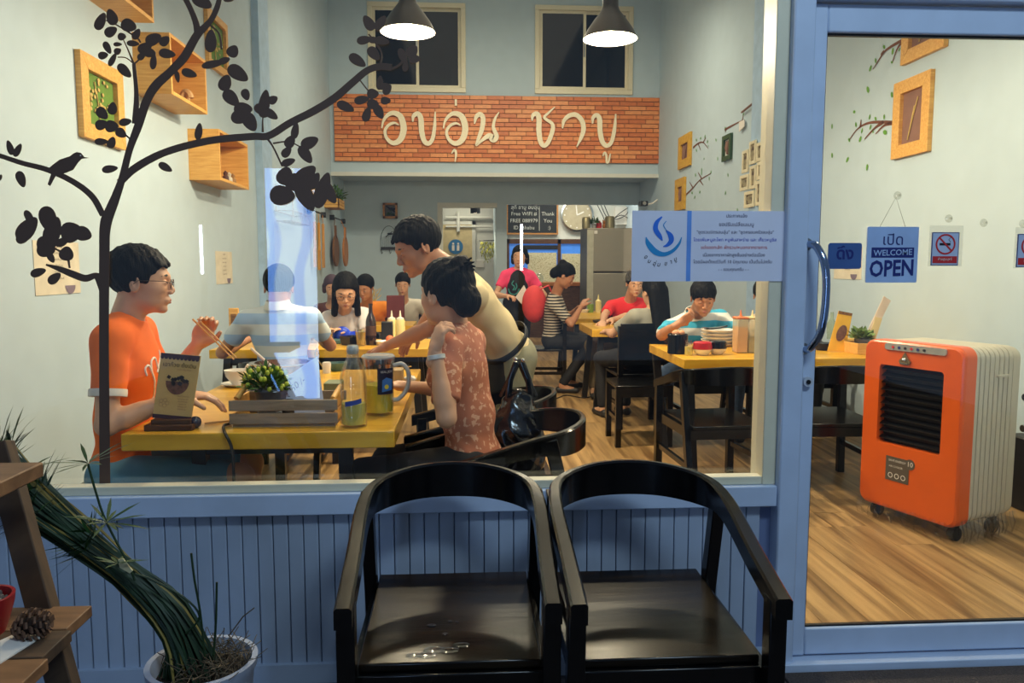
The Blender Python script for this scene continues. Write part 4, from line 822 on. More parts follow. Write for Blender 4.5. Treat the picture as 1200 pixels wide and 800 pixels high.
vine('branch decal right of the lower yellow frame above the notice sheet', [[(804, 228), (812, 220), (820, 211), (833, 203)], [(812, 220), (808, 213)], [(820, 211), (824, 217)], [(822, 209), (818, 202)]], [(815, 205, 3), (822, 203, 3), (831, 209, 3), (833, 202, 3), (814, 231, 3), (811, 226, 3), (820, 225, 3), (853, 205, 3), (850, 226, 3), (864, 246, 3)])
vine('dark twig decal with two birds above the green frame', [[(849, 152), (860, 146), (870, 141)], [(851, 150), (850, 155)], [(870, 141), (871, 134)]], [(850, 151, 4), (871, 134, 3)])
obj('hanging_card', MB().prism([atx(866, 143, XR-.03), atx(872, 140, XR-.03), atx(872, 148, XR-.03), atx(866, 154, XR-.03)], (.01, 0, 0)), PAPER, label='tiny pale card hanging from the twig decal with birds', cat='card')
# ================================================================ outside the window
def armchair(name, label, W=.235, seat=.40, seatm=None, group=None):
    """black lacquered armchair at the origin, facing -Y, with one rail bent round into both arms"""
    t = thing(name, label, 'chair', (0, 0, 0), group); B = BLACK
    obj('seat', MB().prism([(-W+.018, -.27, seat-.022), (W-.018, -.27, seat-.022), (W-.012, .27, seat-.022), (-W+.012, .27, seat-.022)], (0, 0, .022)), seatm or B, t, bev=.004)
    for s_ in (-1, 1):
        obj('leg', MB().bar((s_*(W+.002), -.30, 0), (s_*(W+.0), -.31, seat+.165), .042, .045, (0, 1, 0)), B, t, bev=.003)
        obj('leg', MB().bar((s_*(W+.004), .30, 0), (s_*(W+.006), .13, seat+.29), .036, .045, (0, 1, 0)), B, t, bev=.003)
        obj('side_apron', MB().bar((s_*(W-.01), -.29, seat-.05), (s_*(W-.01), .27, seat-.05), .025, .055), B, t)
        obj('stretcher', MB().bar((s_*W, -.29, .20), (s_*(W+.01), .27, .20), .022, .03), B, t)
    obj('front_apron', MB().box(-W, -.285, seat-.085, W, -.262, seat-.022), B, t, bev=.003); obj('rear_apron', MB().box(-W, .25, seat-.075, W, .272, seat-.022), B, t)
    P = [(-W+.0, -.36, seat+.178, .040, .050), (-W-.002, -.18, seat+.225, .039, .052), (-W-.006, .06, seat+.292, .036, .062), (-W+.02, .19, seat+.316, .030, .088), (-W*.5, .275, seat+.332, .024, .100),
         (0, .30, seat+.338, .023, .105), (W*.5, .275, seat+.332, .024, .100), (W-.02, .19, seat+.316, .030, .088), (W+.006, .06, seat+.292, .036, .062), (W+.002, -.18, seat+.225, .039, .052), (W, -.36, seat+.178, .040, .050)]
    Q = spline(P, 6); n = len(Q); v = []
    for i, q in enumerate(Q):
        d = Vector((Q[min(i+1, n-1)]-Q[max(i-1, 0)])[:3]); d.z = 0; d.normalize(); u = Vector((d.y, -d.x, 0)); c = Vector(q[:3]); w_, h = q[3]/2, q[4]; b = .006
        v += [c+u*w_-Vector((0, 0, h)), c+u*w_-Vector((0, 0, b)), c+u*(w_-b), c-u*(w_-b), c-u*w_-Vector((0, 0, b)), c-u*w_-Vector((0, 0, h))]
    f = [(i*6+j, i*6+(j+1) % 6, (i+1)*6+(j+1) % 6, (i+1)*6+j) for i in range(n-1) for j in range(6)]+[tuple(range(6))[::-1], tuple(range(6*n-6, 6*n))]
    obj('arm_and_back_rail', MB().add(v, f), B, t); return t
SEATM = WOOD('lamplit_seat', (5, 4, 3), (34, 24, 11), (3, 22, 22), .21, .06)  # brown streaks put the warm lamplight from inside into the black seat colour
c1 = armchair('armchair', 'left black lacquered armchair outside the window, with water drops on its seat', .235, .435, SEATM, 'black armchairs outside the window')
c2 = dup(c1, (.487, 2.03, -.04), 0, 'black lacquered armchair nearer the door, right one of the pair outside the window'); c1.location = (-.040, 2.04, -.04)
DROP = GLASS('water', (.7, .72, .75), .12); m = MB()
for x, y, r in ((.02, -.02, .006), (-.01, .03, .009), (.03, .05, .005), (.045, .045, .004), (.0, -.10, .02), (.03, -.105, .018), (-.04, -.125, .014), (-.015, -.125, .018), (.055, -.08, .015)): m.ball((-.08+x*1.2, 1.93+y, .3962), (r*1.4, r*.9, .0022), 10, 6)
obj('water_spill', m, DROP, label='small puddle and drops on the left outdoor armchair seat', cat='water', org=(-.08, 1.93, .395), kind='stuff')
# papyrus in a white pot
y0 = 1.92; pr = at(237, 775, y0); cx, cy, cz = pr.x, y0, pr.z; POTW = M('white_pot', (170, 178, 196), .4)
t = thing('potted_papyrus', 'large papyrus plant tied into a leaning bundle, in a white pot', 'plant', (cx, cy, -.04)); R0 = .132
obj('pot', MB().lathe((cx, cy, -.04), [(.001, 0), (.085, 0), (.10, .1), (R0-.008, cz+.01), (R0, cz+.025), (R0+.002, cz+.045), (R0-.012, cz+.045), (R0-.02, cz+.02), (.11, .14), (.001, .13)], 40), POTW, t)
obj('soil', MB().lathe((cx, cy, 0), [(R0-.02, cz-.035), (.06, cz-.028), (.001, cz-.025)], 24), M('dark_soil', (40, 30, 24), .95, sc=60, var=.5, bump=.6), t)
STEM = M('papyrus_green', (22, 50, 20), .55, sc=14, var=.4); STEMY = M('papyrus_yellow', (150, 130, 60), .6); rg = random.Random(11)
core = [(cx-.02, cy, cz-.03), tuple(at(205, 730, 1.93)), tuple(at(158, 680, 1.94)), tuple(at(105, 640, 1.93)), tuple(at(40, 590, 1.91)), tuple(at(-10, 555, 1.90))]
wid = [.085, .062, .040, .040, .062, .10]; m = MB(); my = MB(); heads = []
for i in range(230):
    a_, r = rg.uniform(0, 6.28), math.sqrt(rg.random()); end = rg.choice((3, 4, 5, 5, 5)); pts = []
    for k in range(end+1):
        c = Vector(core[k]); off = Vector((.35*math.cos(a_), .8*math.sin(a_), .75*math.cos(a_)))*r*wid[k]
        if k == 0: off = Vector((math.cos(a_), math.sin(a_), 0))*r*.07
        pts.append(tuple(c+off+Vector((rg.gauss(0, .005), rg.gauss(0, .005), rg.gauss(0, .006)))))
    q = [tuple(p) for p in spline(pts, 3)]; (m if i % 9 else my).tube(q, [.0036]*(len(q)-3)+[.003, .002, .001], 4, caps=False); heads.append((q[-1], q[-4]))
obj('stem', m, STEM, t, kind='stuff'); obj('dry_stem', my, STEMY, t, kind='stuff')
m = MB()
def umbel(c, d, L_, n=10, w_=.010, flat=.4, sd=0):
    g = random.Random(sd); d = Vector(d).normalized(); u, v_ = basis(d)
    for k in range(n):
        a_ = 2*math.pi*k/n+g.uniform(-.2, .2); e = (u*math.cos(a_)+v_*math.sin(a_))+d*g.uniform(.1, .9)*flat*2; m.leaf(c, e, L_*g.uniform(.6, 1.1), w_, d, .12)
for i, (h, pr_) in enumerate(heads):
    if i % 4 == 0: umbel(h, Vector(h)-Vector(pr_), .10, 8, .009, .6, i)
for px, py, L_, dd, k in ((103, 543, .115, (-.1, .0, 1), 12), (30, 552, .09, (0, 0, 1), 9), (125, 612, .10, (.2, -.1, 1), 12), (45, 600, .10, (-.3, 0, .8), 10), (138, 660, .07, (.1, 0, 1), 8)):
    c = at(px, py, 1.86 if px > 60 else 1.8); umbel(c, dd, L_, k, .009, .3, px)
obj('leaf_tufts', m, M('papyrus_leaf', (30, 66, 26), .5, sc=20, var=.4), t, kind='stuff')
for k, pts in enumerate((((103, 543), (112, 575), (124, 610), (150, 660), (158, 680)), ((240, 770), (235, 720), (228, 680), (224, 648)), ((250, 770), (253, 730), (254, 682)), ((218, 742), (234, 722), (216, 700), (180, 680), (158, 672)), ((30, 552), (38, 580), (60, 600)))):
    obj('stray_stem', MB().tube([tuple(p) for p in spline([tuple(at(x, y, 1.88)) for x, y in pts], 4)], .0028, 5), STEM, t)
m = MB()
for k in range(160):
    a_, r = rg.uniform(0, 6.28), rg.uniform(.02, .11); p = Vector((cx+.03+r*math.cos(a_)*.8, cy+r*math.sin(a_)*.8, cz-.03)); m.tube([p, p+Vector((rg.gauss(0, .02), rg.gauss(0, .02), .03)), p+Vector((rg.gauss(0, .035), rg.gauss(0, .035), .045+.03*rg.random()))], .0012, 3, caps=False)
m.tube([tuple(at(268, 745, 1.9)), tuple(at(285, 722, 1.9)), tuple(at(298, 712, 1.9))], .0016, 4)
obj('dry_grass', m, M('dry_grass', (98, 84, 66), .9, sc=30, var=.4), t, kind='stuff')
a = at(146, 662, 1.87); obj('ribbon', MB().prism([at(139, 655, 1.875), at(145, 654, 1.875), at(156, 668, 1.875), at(153, 671, 1.875), at(141, 664, 1.875)], (0, -.004, 0)), M('cream_ribbon', (196, 190, 150), .7), t)
# wooden plant stand at the left edge
OLD = WOOD('weathered_wood', (56, 42, 32), (88, 66, 46), (5, 30, 5), .7, .12); OLDL = WOOD('lighter_wood', (104, 72, 46), (138, 100, 66), (4, 24, 24), .6, .1)
ys = 1.5; t = thing('plant_stand', 'weathered wooden step plant stand cut by the left picture edge', 'plant stand', (at(0, 760, ys).x, ys, -.04))
l0, l1, l2 = at(-2, 520, ys+.12), at(44, 720, ys+.04), at(74, 800, ys); d = (l2-l0).normalized(); low = l0+d*((-.04-l0.z)/d.z)
obj('leg', MB().bar(l0, low, .05, .032, (0, 1, 0)), OLD, t, bev=.003); obj('leg', MB().bar(l0+Vector((-.02, -.28, 0)), low+Vector((-.0, -.30, 0)), .05, .032, (0, 1, 0)), OLD, t, bev=.003)
a = at(24, 572, 1.42); obj('shelf_board', MB().box(-1.25, 1.28, a.z, a.x, 1.50, a.z+.028), OLDL, t, bev=.003)
a = at(84, 745, 1.40); zs2 = a.z
for k in range(3): obj('shelf_board', MB().box(-1.25, 1.22+.105*k, zs2-.022, a.x-.012*k, 1.32+.105*k, zs2), OLDL if k != 1 else OLD, t, bev=.002)
obj('shelf_rail', MB().box(-1.25, 1.195, zs2-.06, a.x+.004, 1.219, zs2-.004), OLDL, t, bev=.002)
c = atz(-4, 730, zs2); t = thing('red_bowl_pot', 'red bowl pot filled with gravel on the plant stand', 'pot', (c.x, 1.42, zs2)); obj('bowl', MB().lathe((c.x, 1.42, zs2), [(.001, 0), (.035, 0), (.042, .02), (.052, .055), (.054, .07), (.048, .07), (.045, .05), (.001, .045)], 32), M('red_glaze', (150, 30, 34), .35), t); m = MB(); g = random.Random(2)
for k in range(90): a_, r = g.uniform(0, 6.28), .043*math.sqrt(g.random()); m.ball((c.x+r*math.cos(a_), 1.42+r*math.sin(a_), zs2+.056+g.uniform(0, .004)), g.uniform(.003, .006), 6, 4)
obj('gravel', m, M('gravel', (110, 100, 92), .8, sc=40, var=.5), t, kind='stuff')
c = at(38, 728, 1.40); t = thing('pine_cone', 'dark brown pine cone lying on the plant stand', 'pine cone', (c.x, 1.40, zs2)); ax = Vector((1, .25, .1)).normalized(); u, v_ = basis(ax); c.z = zs2+.022; m = MB().ball(c, (.03, .016, .016)); obj('core', m, M('cone_dark', (46, 30, 22), .9), t)
m = MB()
for k in range(60):
    tt = k/60; a_ = k*2.4; r = .022*math.sin(math.pi*(tt*.85+.1))+.004; o = u*math.cos(a_)+v_*math.sin(a_); p = c+ax*(.058*(tt-.5)); q = p+o*r
    m.obox(q, o*.005+ax*.003, ax.cross(o)*.0055, (ax-o*.3).normalized()*.0018)
obj('scales', m, M('cone_scale', (96, 66, 46), .8, sc=60, var=.3), t, kind='stuff')
c = atz(18, 765, zs2); obj('paper_sheet', MB().prism([atz(0, 752, zs2), atz(22, 742, zs2), atz(45, 742, zs2), atz(47, 748, zs2), atz(0, 778, zs2)], (0, 0, .003)), PAPER, label='pale paper lying on the lower board of the plant stand', cat='paper')
a, b = atz(1010, 797, -.04), atz(1190, 785, -.04); obj('doormat', MB().box(1.05, 1.9, -.04, 2.2, atz(1100, 786, -.04).y, -.028), M('mat_grey', (66, 60, 60), .95, sc=200, var=.4, bump=.8), label='dark grey doormat on the pavement before the door', cat='doormat', bev=.003)
# ---------------------------------------------------------------- things on the glass
VY = M('brown_vinyl', (86, 62, 46), .5, var=.03); yv = 2.5455
LK = [0]
td = thing('tree_decal', 'dark brown vinyl tree decal with a perched bird on the window glass', 'window decal', (at(123, 573, yv).x, yv, .63))
def strip(pts, name='branch'):
    P = spline(pts, 7); n = len(P); LK[0] += 1; q = [at(p[0], p[1], yv)+Vector((0, -.00003*LK[0], 0)) for p in P]; v = []
    for i, c in enumerate(q):
        d = (q[min(i+1, n-1)]-q[max(i-1, 0)]).normalized(); u = Vector((0, 1, 0)).cross(d); r = P[i][2]/2*yv/FPX; v += [c+u*r, c-u*r]
    v2 = [p+Vector((0, -.0012, 0)) for p in v]; k = 2*n
    f = [(2*i, 2*i+1, 2*i+3, 2*i+2) for i in range(n-1)]+[(k+2*i+2, k+2*i+3, k+2*i+1, k+2*i) for i in range(n-1)]+[(2*i, 2*i+2, k+2*i+2, k+2*i) for i in range(n-1)]+[(2*i+1, k+2*i+1, k+2*i+3, 2*i+3) for i in range(n-1)]
    obj(name, MB().add(v+v2, f), VY, td)
strip([(124, 574, 10.5), (123.5, 500, 10), (123, 400, 9), (124, 300, 8.5), (126, 265, 8), (134, 236, 10), (143, 210, 8), (152, 175, 7.5), (162, 148, 9), (172, 118, 9.5), (183, 100, 10), (200, 84, 9), (216, 67, 9.5), (228, 46, 9), (236, 34, 8.5)], 'trunk')
strip([(118, 572, 2.5), (118, 480, 3), (118.5, 400, 4), (119, 300, 5), (120, 262, 5), (126, 243, 3), (134, 225, 2)], 'trunk')
strip([(236, 36, 8), (247, 24, 6), (254, 10, 6), (258, -4, 5)]); strip([(232, 42, 8), (230, 28, 7), (224, 12, 6), (216, -4, 6)])
strip([(159, 145, 8), (160, 110, 5), (157, 75, 4)]); strip([(157, 75, 2.5), (150, 58, 1.5), (144, 45, 1)]); strip([(157, 75, 2), (163, 70, 1.5), (167, 63, 1)]); strip([(157, 75, 1.5), (148, 68, 1.2), (138, 67, 1)]); strip([(165, 50, 2), (160, 44, 2), (138, 30, 1.5), (124, 24, 1)])
strip([(121, 252, 7), (108, 230, 7), (86, 213, 6.5), (56, 199, 6), (26, 191, 5.5), (-4, 181, 5)])
strip([(140, 214, 8), (160, 196, 8.5), (195, 178, 8), (245, 165, 8), (295, 160, 8), (315, 159, 8), (340, 144, 8), (368, 130, 8.5), (392, 115, 8.5), (413, 97, 8), (430, 83, 7.5), (445, 78, 7.5), (459, 79, 7.5)])
strip([(120, 328, 14), (112, 323, 7), (100, 326, 8), (85, 321, 8), (70, 315, 6), (54, 310, 2)]); strip([(120, 340, 7), (116, 330, 6), (112, 324, 3)])
for p in ([(47, 285, 3), (62, 290, 2), (78, 300, 3), (82, 314, 2)], [(310, 158, 3), (320, 172, 2), (331, 195, 2)], [(320, 168, 2), (338, 166, 1.5), (352, 172, 1.5)], [(432, 40, 1.5), (440, 50, 2.5), (447, 62, 2), (446, 75, 2)], [(459, 81, 2.5), (468, 76, 2.5), (474, 68, 2)], [(421, 93, 1.5), (428, 102, 1.5), (436, 112, 1.5)], [(247, 30, 2), (257, 40, 2), (260, 58, 2)], [(153, 163, 2), (146, 157, 1.5), (138, 150, 1)], [(308, 155, 2.5), (308, 140, 1.5), (310, 130, 1)]): strip(p)
LV = """118 25 22 12 65;131 20 20 13 110;130 37 16 12 30;151 30 19 15 -20;143 43 10 9 0;160 40 14 9 60;138 52 10 5 0;156 51 15 7 -5;126 56 16 8 -62;121 65 12 9 10;138 60 9 8 30;132 70 17 7 62;146 83 21 11 -45;
180 46 20 14 25;193 48 14 11 40;170 56 18 12 25;176 62 14 11 -10;196 63 20 11 -10;180 72 19 8 85;166 66 11 8 40;222 86 19 10 -18;208 90 14 6 -80;237 2 26 15 -30;268 0 12 5 0;247 48 27 14 88;273 60 15 14 60;250 75 28 9 12;263 71 14 8 20;264 97 20 15 70;279 86 28 16 -35;
271 115 24 15 -45;288 111 14 10 -70;280 138 19 15 -20;293 143 24 16 -60;285 128 22 16 0;233 154 20 9 82;194 196 18 9 -30;129 198 19 9 8;
310 120 30 13 82;320 117 12 10 30;304 128 14 11 -60;318 134 18 10 -35;311 132 16 12 0;346 153 20 9 80;340 166 16 12 60;336 178 15 10 50;363 167 22 14 25;358 181 24 13 -55;338 190 17 9 20;
331 229 30 23 -5;334 206 22 19 70;358 205 30 18 40;346 216 26 16 -20;358 230 38 19 -62;378 223 44 17 72;386 226 28 14 -60;348 212 22 18 0;368 212 22 12 60;
132 127 15 11 85;120 133 17 12 -45;119 146 15 12 20;131 148 16 14 0;147 143 15 9 10;142 156 14 11 -35;119 166 16 8 0;131 167 14 10 70;12 173 18 8 108;21 176 17 8 62;25 210 20 11 -70;0 208 8 5 60;
32 268 34 20 50;35 256 22 9 -60;28 278 20 12 30;57 258 34 20 -72;62 270 34 20 70;55 286 24 21 20;54 293 22 16 0;84 272 26 24 10;98 274 20 17 -20;78 297 17 17 80;60 302 13 8 -60;45 319 19 10 18;64 326 18 11 38;72 284 10 18 -70;
432 27 20 12 122;446 27 20 11 55;427 47 18 10 10;448 48 17 10 -12;438 47 12 8 0;419 71 23 12 -35;438 63 19 12 -52;472 66 20 9 -68;483 60 16 13 50;486 69 14 10 0;475 77 14 7 85;
405 125 22 11 -25;445 97 17 8 85;424 117 18 10 12;430 134 18 10 72;444 131 18 11 -62;452 118 12 9 0;437 110 14 12 0;437 122 14 12 0;454 105 14 9 55;450 101 14 8 10"""
import re as _re
for q in _re.split(r'[;\n]+', LV):
    if not q.strip(): continue
    x, y, l_, w_, a_ = map(float, q.split()); a_ = R_(a_); l_ /= 2; w_ /= 2; pts = []
    for k in range(20):
        th = 2*math.pi*k/20; c_, s_ = math.cos(th), math.sin(th); ex = l_*c_; ey = w_*s_*(1-.25*c_); pts.append(at(x+ex*math.cos(a_)-ey*math.sin(a_), y-ex*math.sin(a_)-ey*math.cos(a_), yv-.0015))
    LK[0] += 1; dy = Vector((0, -.00004*(LK[0] % 23), 0)); obj('leaf', MB().prism([q_+dy for q_ in pts[::-1]], (0, -.0008, 0)), VY, td)
bp = [(105, 185), (99, 184), (95, 179), (90, 178), (86, 180), (82, 183), (70, 187), (62, 193), (54, 200), (60, 204), (56, 216), (59, 218), (66, 205), (76, 203), (86, 199), (92, 190), (96, 186)]
bd = obj('bird', MB().prism([at(x, y, yv-.0015) for x, y in bp][::-1], (0, -.0012, 0)), VY, td); c = at(94.5, 182, yv-.003); obj('eye', MB().cyl(c, c-Vector((0, .0006, 0)), .0022, n=10), PAPER, bd)
# notice sheet
yn = 2.486; ax_, ay = at(741, 246, yn), at(920, 331, yn); a2 = at(920, 248, yn); t = thing('notice_sheet', 'wide pale blue notice with wave logo and lines of Thai, taped across window frame', 'notice', (ax_.x, yn, ay.z))
SH = FILM('notice_film', (226, 226, 240), .95); x0, x1, z0, z1 = ax_.x, ay.x, (ay.z+at(741, 328, yn).z)/2, (ax_.z+a2.z)/2
obj('sheet', MB().box(x0, yn, z0, x1, yn+.002, z1), SH, t); X_ = lambda px: x0+(px-741)/179*(x1-x0); Z_ = lambda py: z1-(py-247)/83*(z1-z0)
obj('blue_stripe', MB().box(X_(804), yn-.001, z0, X_(809), yn, z1), M('stripe_blue', (100, 150, 225), .6), t)
TX = M('notice_ink', (58, 52, 92), .8, var=.02); sz = (z1-z0)/83
for tt, x, y, s_, mm in (('ประกาศแจ้ง', 861, 253, 5.6, TX), ('ขอปรับเปลี่ยนเมนู', 861, 263, 6.2, TX), ('"ชุดรวมมิตรอบอุ่น" และ "ชุดครอบครัวอบอุ่น"', 860, 272, 5.4, TX), ('โดยเพิ่มหมูสะโพก หมูพันสาหร่าย และ เกี๊ยวหมูชีส', 860, 281, 5.4, M('notice_blue', (50, 70, 190), .8)), ('แต่ขอยกเลิก ผักรวม/หมอกจากรายการ', 859, 290, 5.4, REDP), ('เนื่องจากราคาผักสูงขึ้นอย่างต่อเนื่อง', 859, 299, 5.4, TX), ('โดยมีผลตั้งแต่วันที่ 10 มิถุนายน เป็นต้นไปครับ', 858, 307, 5.4, TX), ('- - ขอบคุณครับ - -', 859, 316, 5.2, TX)):
    text(tt, sz*s_*.98, (X_(x), yn, Z_(y)), (1, 0, 0), (0, 0, 1), mm, 'print', t, .0012)
LB, LC = M('logo_blue', (36, 110, 215), .6), M('logo_cyan', (30, 140, 200), .6)
def brush(pts, mm, name='logo_stroke'):
    P = spline(pts, 6); n = len(P); q = [Vector((X_(p[0]), yn-.0012, Z_(p[1]))) for p in P]; v = []
    for i, c in enumerate(q):
        d = (q[min(i+1, n-1)]-q[max(i-1, 0)]).normalized(); u = Vector((0, 1, 0)).cross(d); r = P[i][2]/2*sz; v += [c+u*r, c-u*r]
    obj(name, MB().add(v, [(2*i, 2*i+1, 2*i+3, 2*i+2) for i in range(n-1)]), mm, t)
brush([(775, 254, 1.5), (769, 261, 5), (768, 269, 6), (773, 277, 5), (776, 282, 1)], LB); brush([(780, 270, 1.5), (785, 276, 6), (786, 282, 6), (782, 287, 4), (777, 289, 1)], LB); brush([(780, 259, .8), (777, 264, 1.2), (781, 271, .8)], LC)
brush([(757, 278, 1), (760, 286, 6), (768, 295, 7), (778, 298, 5), (788, 294, 4), (795, 286, 3), (798, 278, 1)], LC)
for tt, x, y, r in (('อ', 757, 301, -.4), ('บ', 761, 306, -.3), ('อุ่', 767, 309, -.15), ('น', 772, 310, 0), ('ช', 780, 309, .1), ('า', 786, 307, .2), ('บู', 791, 304, .35)): text(tt, sz*7, (X_(x), yn, Z_(y)), (math.cos(r), 0, math.sin(r)), (-math.sin(r), 0, math.cos(r)), INK, 'print', t, .0012, shear=.2)
MG = FILM('mirrored_print', (150, 120, 205), .55); text('Free', sz*12, (X_(800), yn, Z_(278)), (-.86, 0, -.5), (-.5, 0, .86), MG, 'show_through_print', t, .0010); 
for tt, y in (('USER', 262), ('PASSWORD', 300)): text(tt, sz*8, (X_(880), yn, Z_(y)), (-1, 0, 0), (0, 0, 1), MG, 'show_through_print', t, .0010)
# door signs (yd: on the door glass)
yd = 2.500
def rrect(x0, z0, x1, z1, r, y): return [Vector((cx_+r*math.cos(a_), y, cz_+r*math.sin(a_))) for cx_, cz_, s0 in ((x1-r, z1-r, 0), (x0+r, z1-r, 90), (x0+r, z0+r, 180), (x1-r, z0+r, 270)) for a_ in [R_(s0+18*k) for k in range(6)]]
def quad(px0, py0, px1, py1, y): a, b = at(px0, py0, y), at(px1, py1, y); return a.x, b.z, b.x, a.z
x0, z0, x1, z1 = quad(971, 284.5, 1009, 315, yd); t = thing('pull_sign', 'small dark blue Thai pull sticker on the door glass beside the handle', 'sign', (x0, yd, z0)); obj('plate', MB().prism(rrect(x0, z0, x1, z1, .008, yd), (0, .003, 0)), M('pull_blue', (66, 96, 150), .3), t)
text('ดึง', (z1-z0)*.62, ((x0+x1)/2, yd, (z0+z1)/2+.006), (1, 0, 0), (0, 0, 1), NAVY, 'print', t, .001, fat=.012)
x0, z0, x1, z1 = quad(1017, 265.5, 1074, 331, yd-.008); t = thing('open_sign', 'light blue OPEN sign hanging by a cord on the door glass', 'sign', (x0, yd, z0)); yq = yd-.008; SB = M('sign_lightblue', (166, 190, 228), .4)
obj('board', MB().prism(rrect(x0, z0, x1, z1, .004, yq), (0, .004, 0)), SB, t); h = z1-z0; xm = (x0+x1)/2
text('เปิด', h*.27, (xm, yq, z0+h*.76), (1, 0, 0), (0, 0, 1), NAVY, 'print', t, .001); obj('navy_band', MB().box(x0+.016, yq-.001, z0+h*.45, x1-.014, yq, z0+h*.63), NAVY, t)
text('WELCOME', h*.148, (xm+.001, yq, z0+h*.535), (1, .0, .03), (0, 0, 1), SB, 'print', t, .002, fat=.006); text('OPEN', h*.40, (xm, yq, z0+h*.265), (.78, 0, .02), (0, 0, 1), NAVY, 'print', t, .001, fat=.012)
for o in t.children[-1:]:
    for v in o.data.vertices: v.co.x = (v.co.x-(xm-x0))*.80+(xm-x0)
    for v in o.data.vertices: v.co.z = (v.co.z-h*.265)*1.0+h*.245
SUC = GLASS('suction_rubber', (.90, .90, .87), .06, .1)
def suction(px, py, label, r=.0135):
    c = at(px, py, 2.506); return obj('suction_cup', MB().lathe((c.x, 2.5065, c.z), [(.001, .007), (.004, .0068), (.006, .004), (r*.8, .0025), (r, 0), (r*.96, -.0005), (.001, .003)], 20, axis=(0, -1, 0)).lathe((c.x, 2.502, c.z), [(.0035, 0), (.0025, .006), (.004, .009), (.001, .011)], 10, axis=(0, -1, 0)), SUC, label=label, cat='suction cup', group='suction cups on the door glass')
suction(1052, 229, 'clear suction cup holding the cord of the OPEN sign'); suction(1112, 256, 'clear suction cup above the whole no-smoking sign'); suction(1153, 261, 'clear suction cup between the two no-smoking signs'); suction(1199, 262, 'clear suction cup cut by the right picture edge')
c = at(1050, 231, 2.497); obj('cord', MB().tube([(x0+.04, yq+.002, z1-.003), c, (x1-.045, yq+.002, z1-.003)], .0007, 5), BLKM, t)
def nosmoke(px0, py0, px1, py1, label):
    x0, z0, x1, z1 = quad(px0, py0, px1, py1, yd); t = thing('no_smoking_sign', label, 'sign', (x0, yd, z0), 'no-smoking signs on the door'); h = z1-z0; w_ = x1-x0; xm = (x0+x1)/2; zc = z0+h*.64; r = w_*.36
    obj('plate', MB().box(x0, yd, z0, x1, yd+.002, z1), M('sign_border', (70, 84, 130), .5), t); obj('face', MB().box(x0+.003, yd-.0006, z0+.003, x1-.003, yd, z1-.003), M('sign_face', (190, 200, 222), .4), t)
    obj('cigarette', MB().box(xm-r*.6, yd-.0012, zc-r*.12, xm+r*.5, yd-.0006, zc+r*.12).tube([(xm+r*.5, yd-.001, zc+r*.2), (xm+r*.3, yd-.001, zc+r*.45), (xm+r*.55, yd-.001, zc+r*.7)], .0008, 5), INK, t)
    obj('red_ring', MB().lathe((xm, yd-.0008, zc), [(r*.84, 0), (r, 0), (r, .0008), (r*.84, .0008)], 36, axis=(0, -1, 0), closed=True).bar((xm-r*.65, yd-.0012, zc+r*.65), (xm+r*.65, yd-.0012, zc-r*.65), .001, r*.16, (0, 1, 0) if 0 else (1, 0, 1)), REDP, t)
    obj('red_panel', MB().box(x0+.005, yd-.0012, z0+h*.07, x1-.005, yd-.0006, z0+h*.28), REDP, t); text('ห้ามสูบบุหรี่', h*.10, (xm, yd, z0+h*.19), (1, 0, 0), (0, 0, 1), PAPER, 'print', t, .002)
    obj('clear_pocket', MB().box(x0-.008, yd+.002, z0-.003, x1+.014, yd+.0026, z1+.022), GLASS('pocket_film', (.96, .96, .95), .08), t); return t
nosmoke(1092.5, 272, 1122.5, 311, 'whole red and white no-smoking sign right of the OPEN sign'); nosmoke(1193, 274, 1223, 313, 'no-smoking sign cut by the right picture edge')
# ================================================================ furniture inside
TOPW = WOOD('yellow_tabletop', (196, 142, 36), (222, 172, 56), (2.5, 14, 14), .28, .03)
def table(label, x0, x1, y0, y1, z=.75, th=.06, inset=.10, splay=.05, legm=None, group='yellow-topped dining tables'):
    t = thing('dining_table', label, 'table', ((x0+x1)/2, (y0+y1)/2, 0), group); obj('tabletop', MB().box(x0, y0, z-th, x1, y1, z), TOPW, t, bev=.004)
    for sx, x in ((-1, x0+inset), (1, x1-inset)):
        for sy, y in ((-1, y0+inset), (1, y1-inset)): obj('leg', MB().bar((x, y, z-th), (x+sx*splay, y+sy*splay, 0), .05, .05, (0, 1, 0)), BLKM, t)
    for y in (y0+inset, y1-inset): obj('apron', MB().bar((x0+inset, y, z-th-.03), (x1-inset, y, z-th-.03), .03, .06), BLKM, t)
    return t
T1 = table('large yellow-topped table nearest the window, with the slatted crate on it', -1.185, -.25, 2.715, 4.35, inset=.2, splay=0)
T2 = table('yellow-topped table behind the man in pale striped shirt, with the beer bottle', -1.75, -.26, 5.42, 6.15)
T3 = table('yellow-topped table at the right wall with the three sauce bottles', 1.345, 3.08, 4.70, 5.62, inset=.04, splay=-.06)
T4 = table('small yellow table between the man in red and the long-haired woman', 1.14, 1.78, 6.95, 7.75, th=.07)
T5 = table('yellow table farthest back at the right, before the woman in stripes', 1.12, 1.75, 8.35, 9.7)
T6 = table('yellow table at the rear left behind the girl with glasses', -1.7, -.5, 7.5, 8.1)
IC = armchair('armchair', 'black armchair the woman with the hair bun sits on', .235, .43); IC['label'] = 'black armchair under the woman with the hair bun, nearest the window'; IC['group'] = 'black armchairs inside'
G = 'black armchairs inside'
dup(IC, (.10, 3.50, 0), R_(-90), 'black armchair with the shiny black bag hanging from its back', G)
dup(IC, (-1.12, 4.92, 0), R_(178), 'black armchair under the man in the pale striped polo', G)
dup(IC, (1.47, 4.50, 0), R_(184), 'black armchair pushed to the right table, left of the window frame', G)
dup(IC, (2.16, 4.52, 0), R_(177), 'black armchair seen through the door glass beside the orange cooler', G)
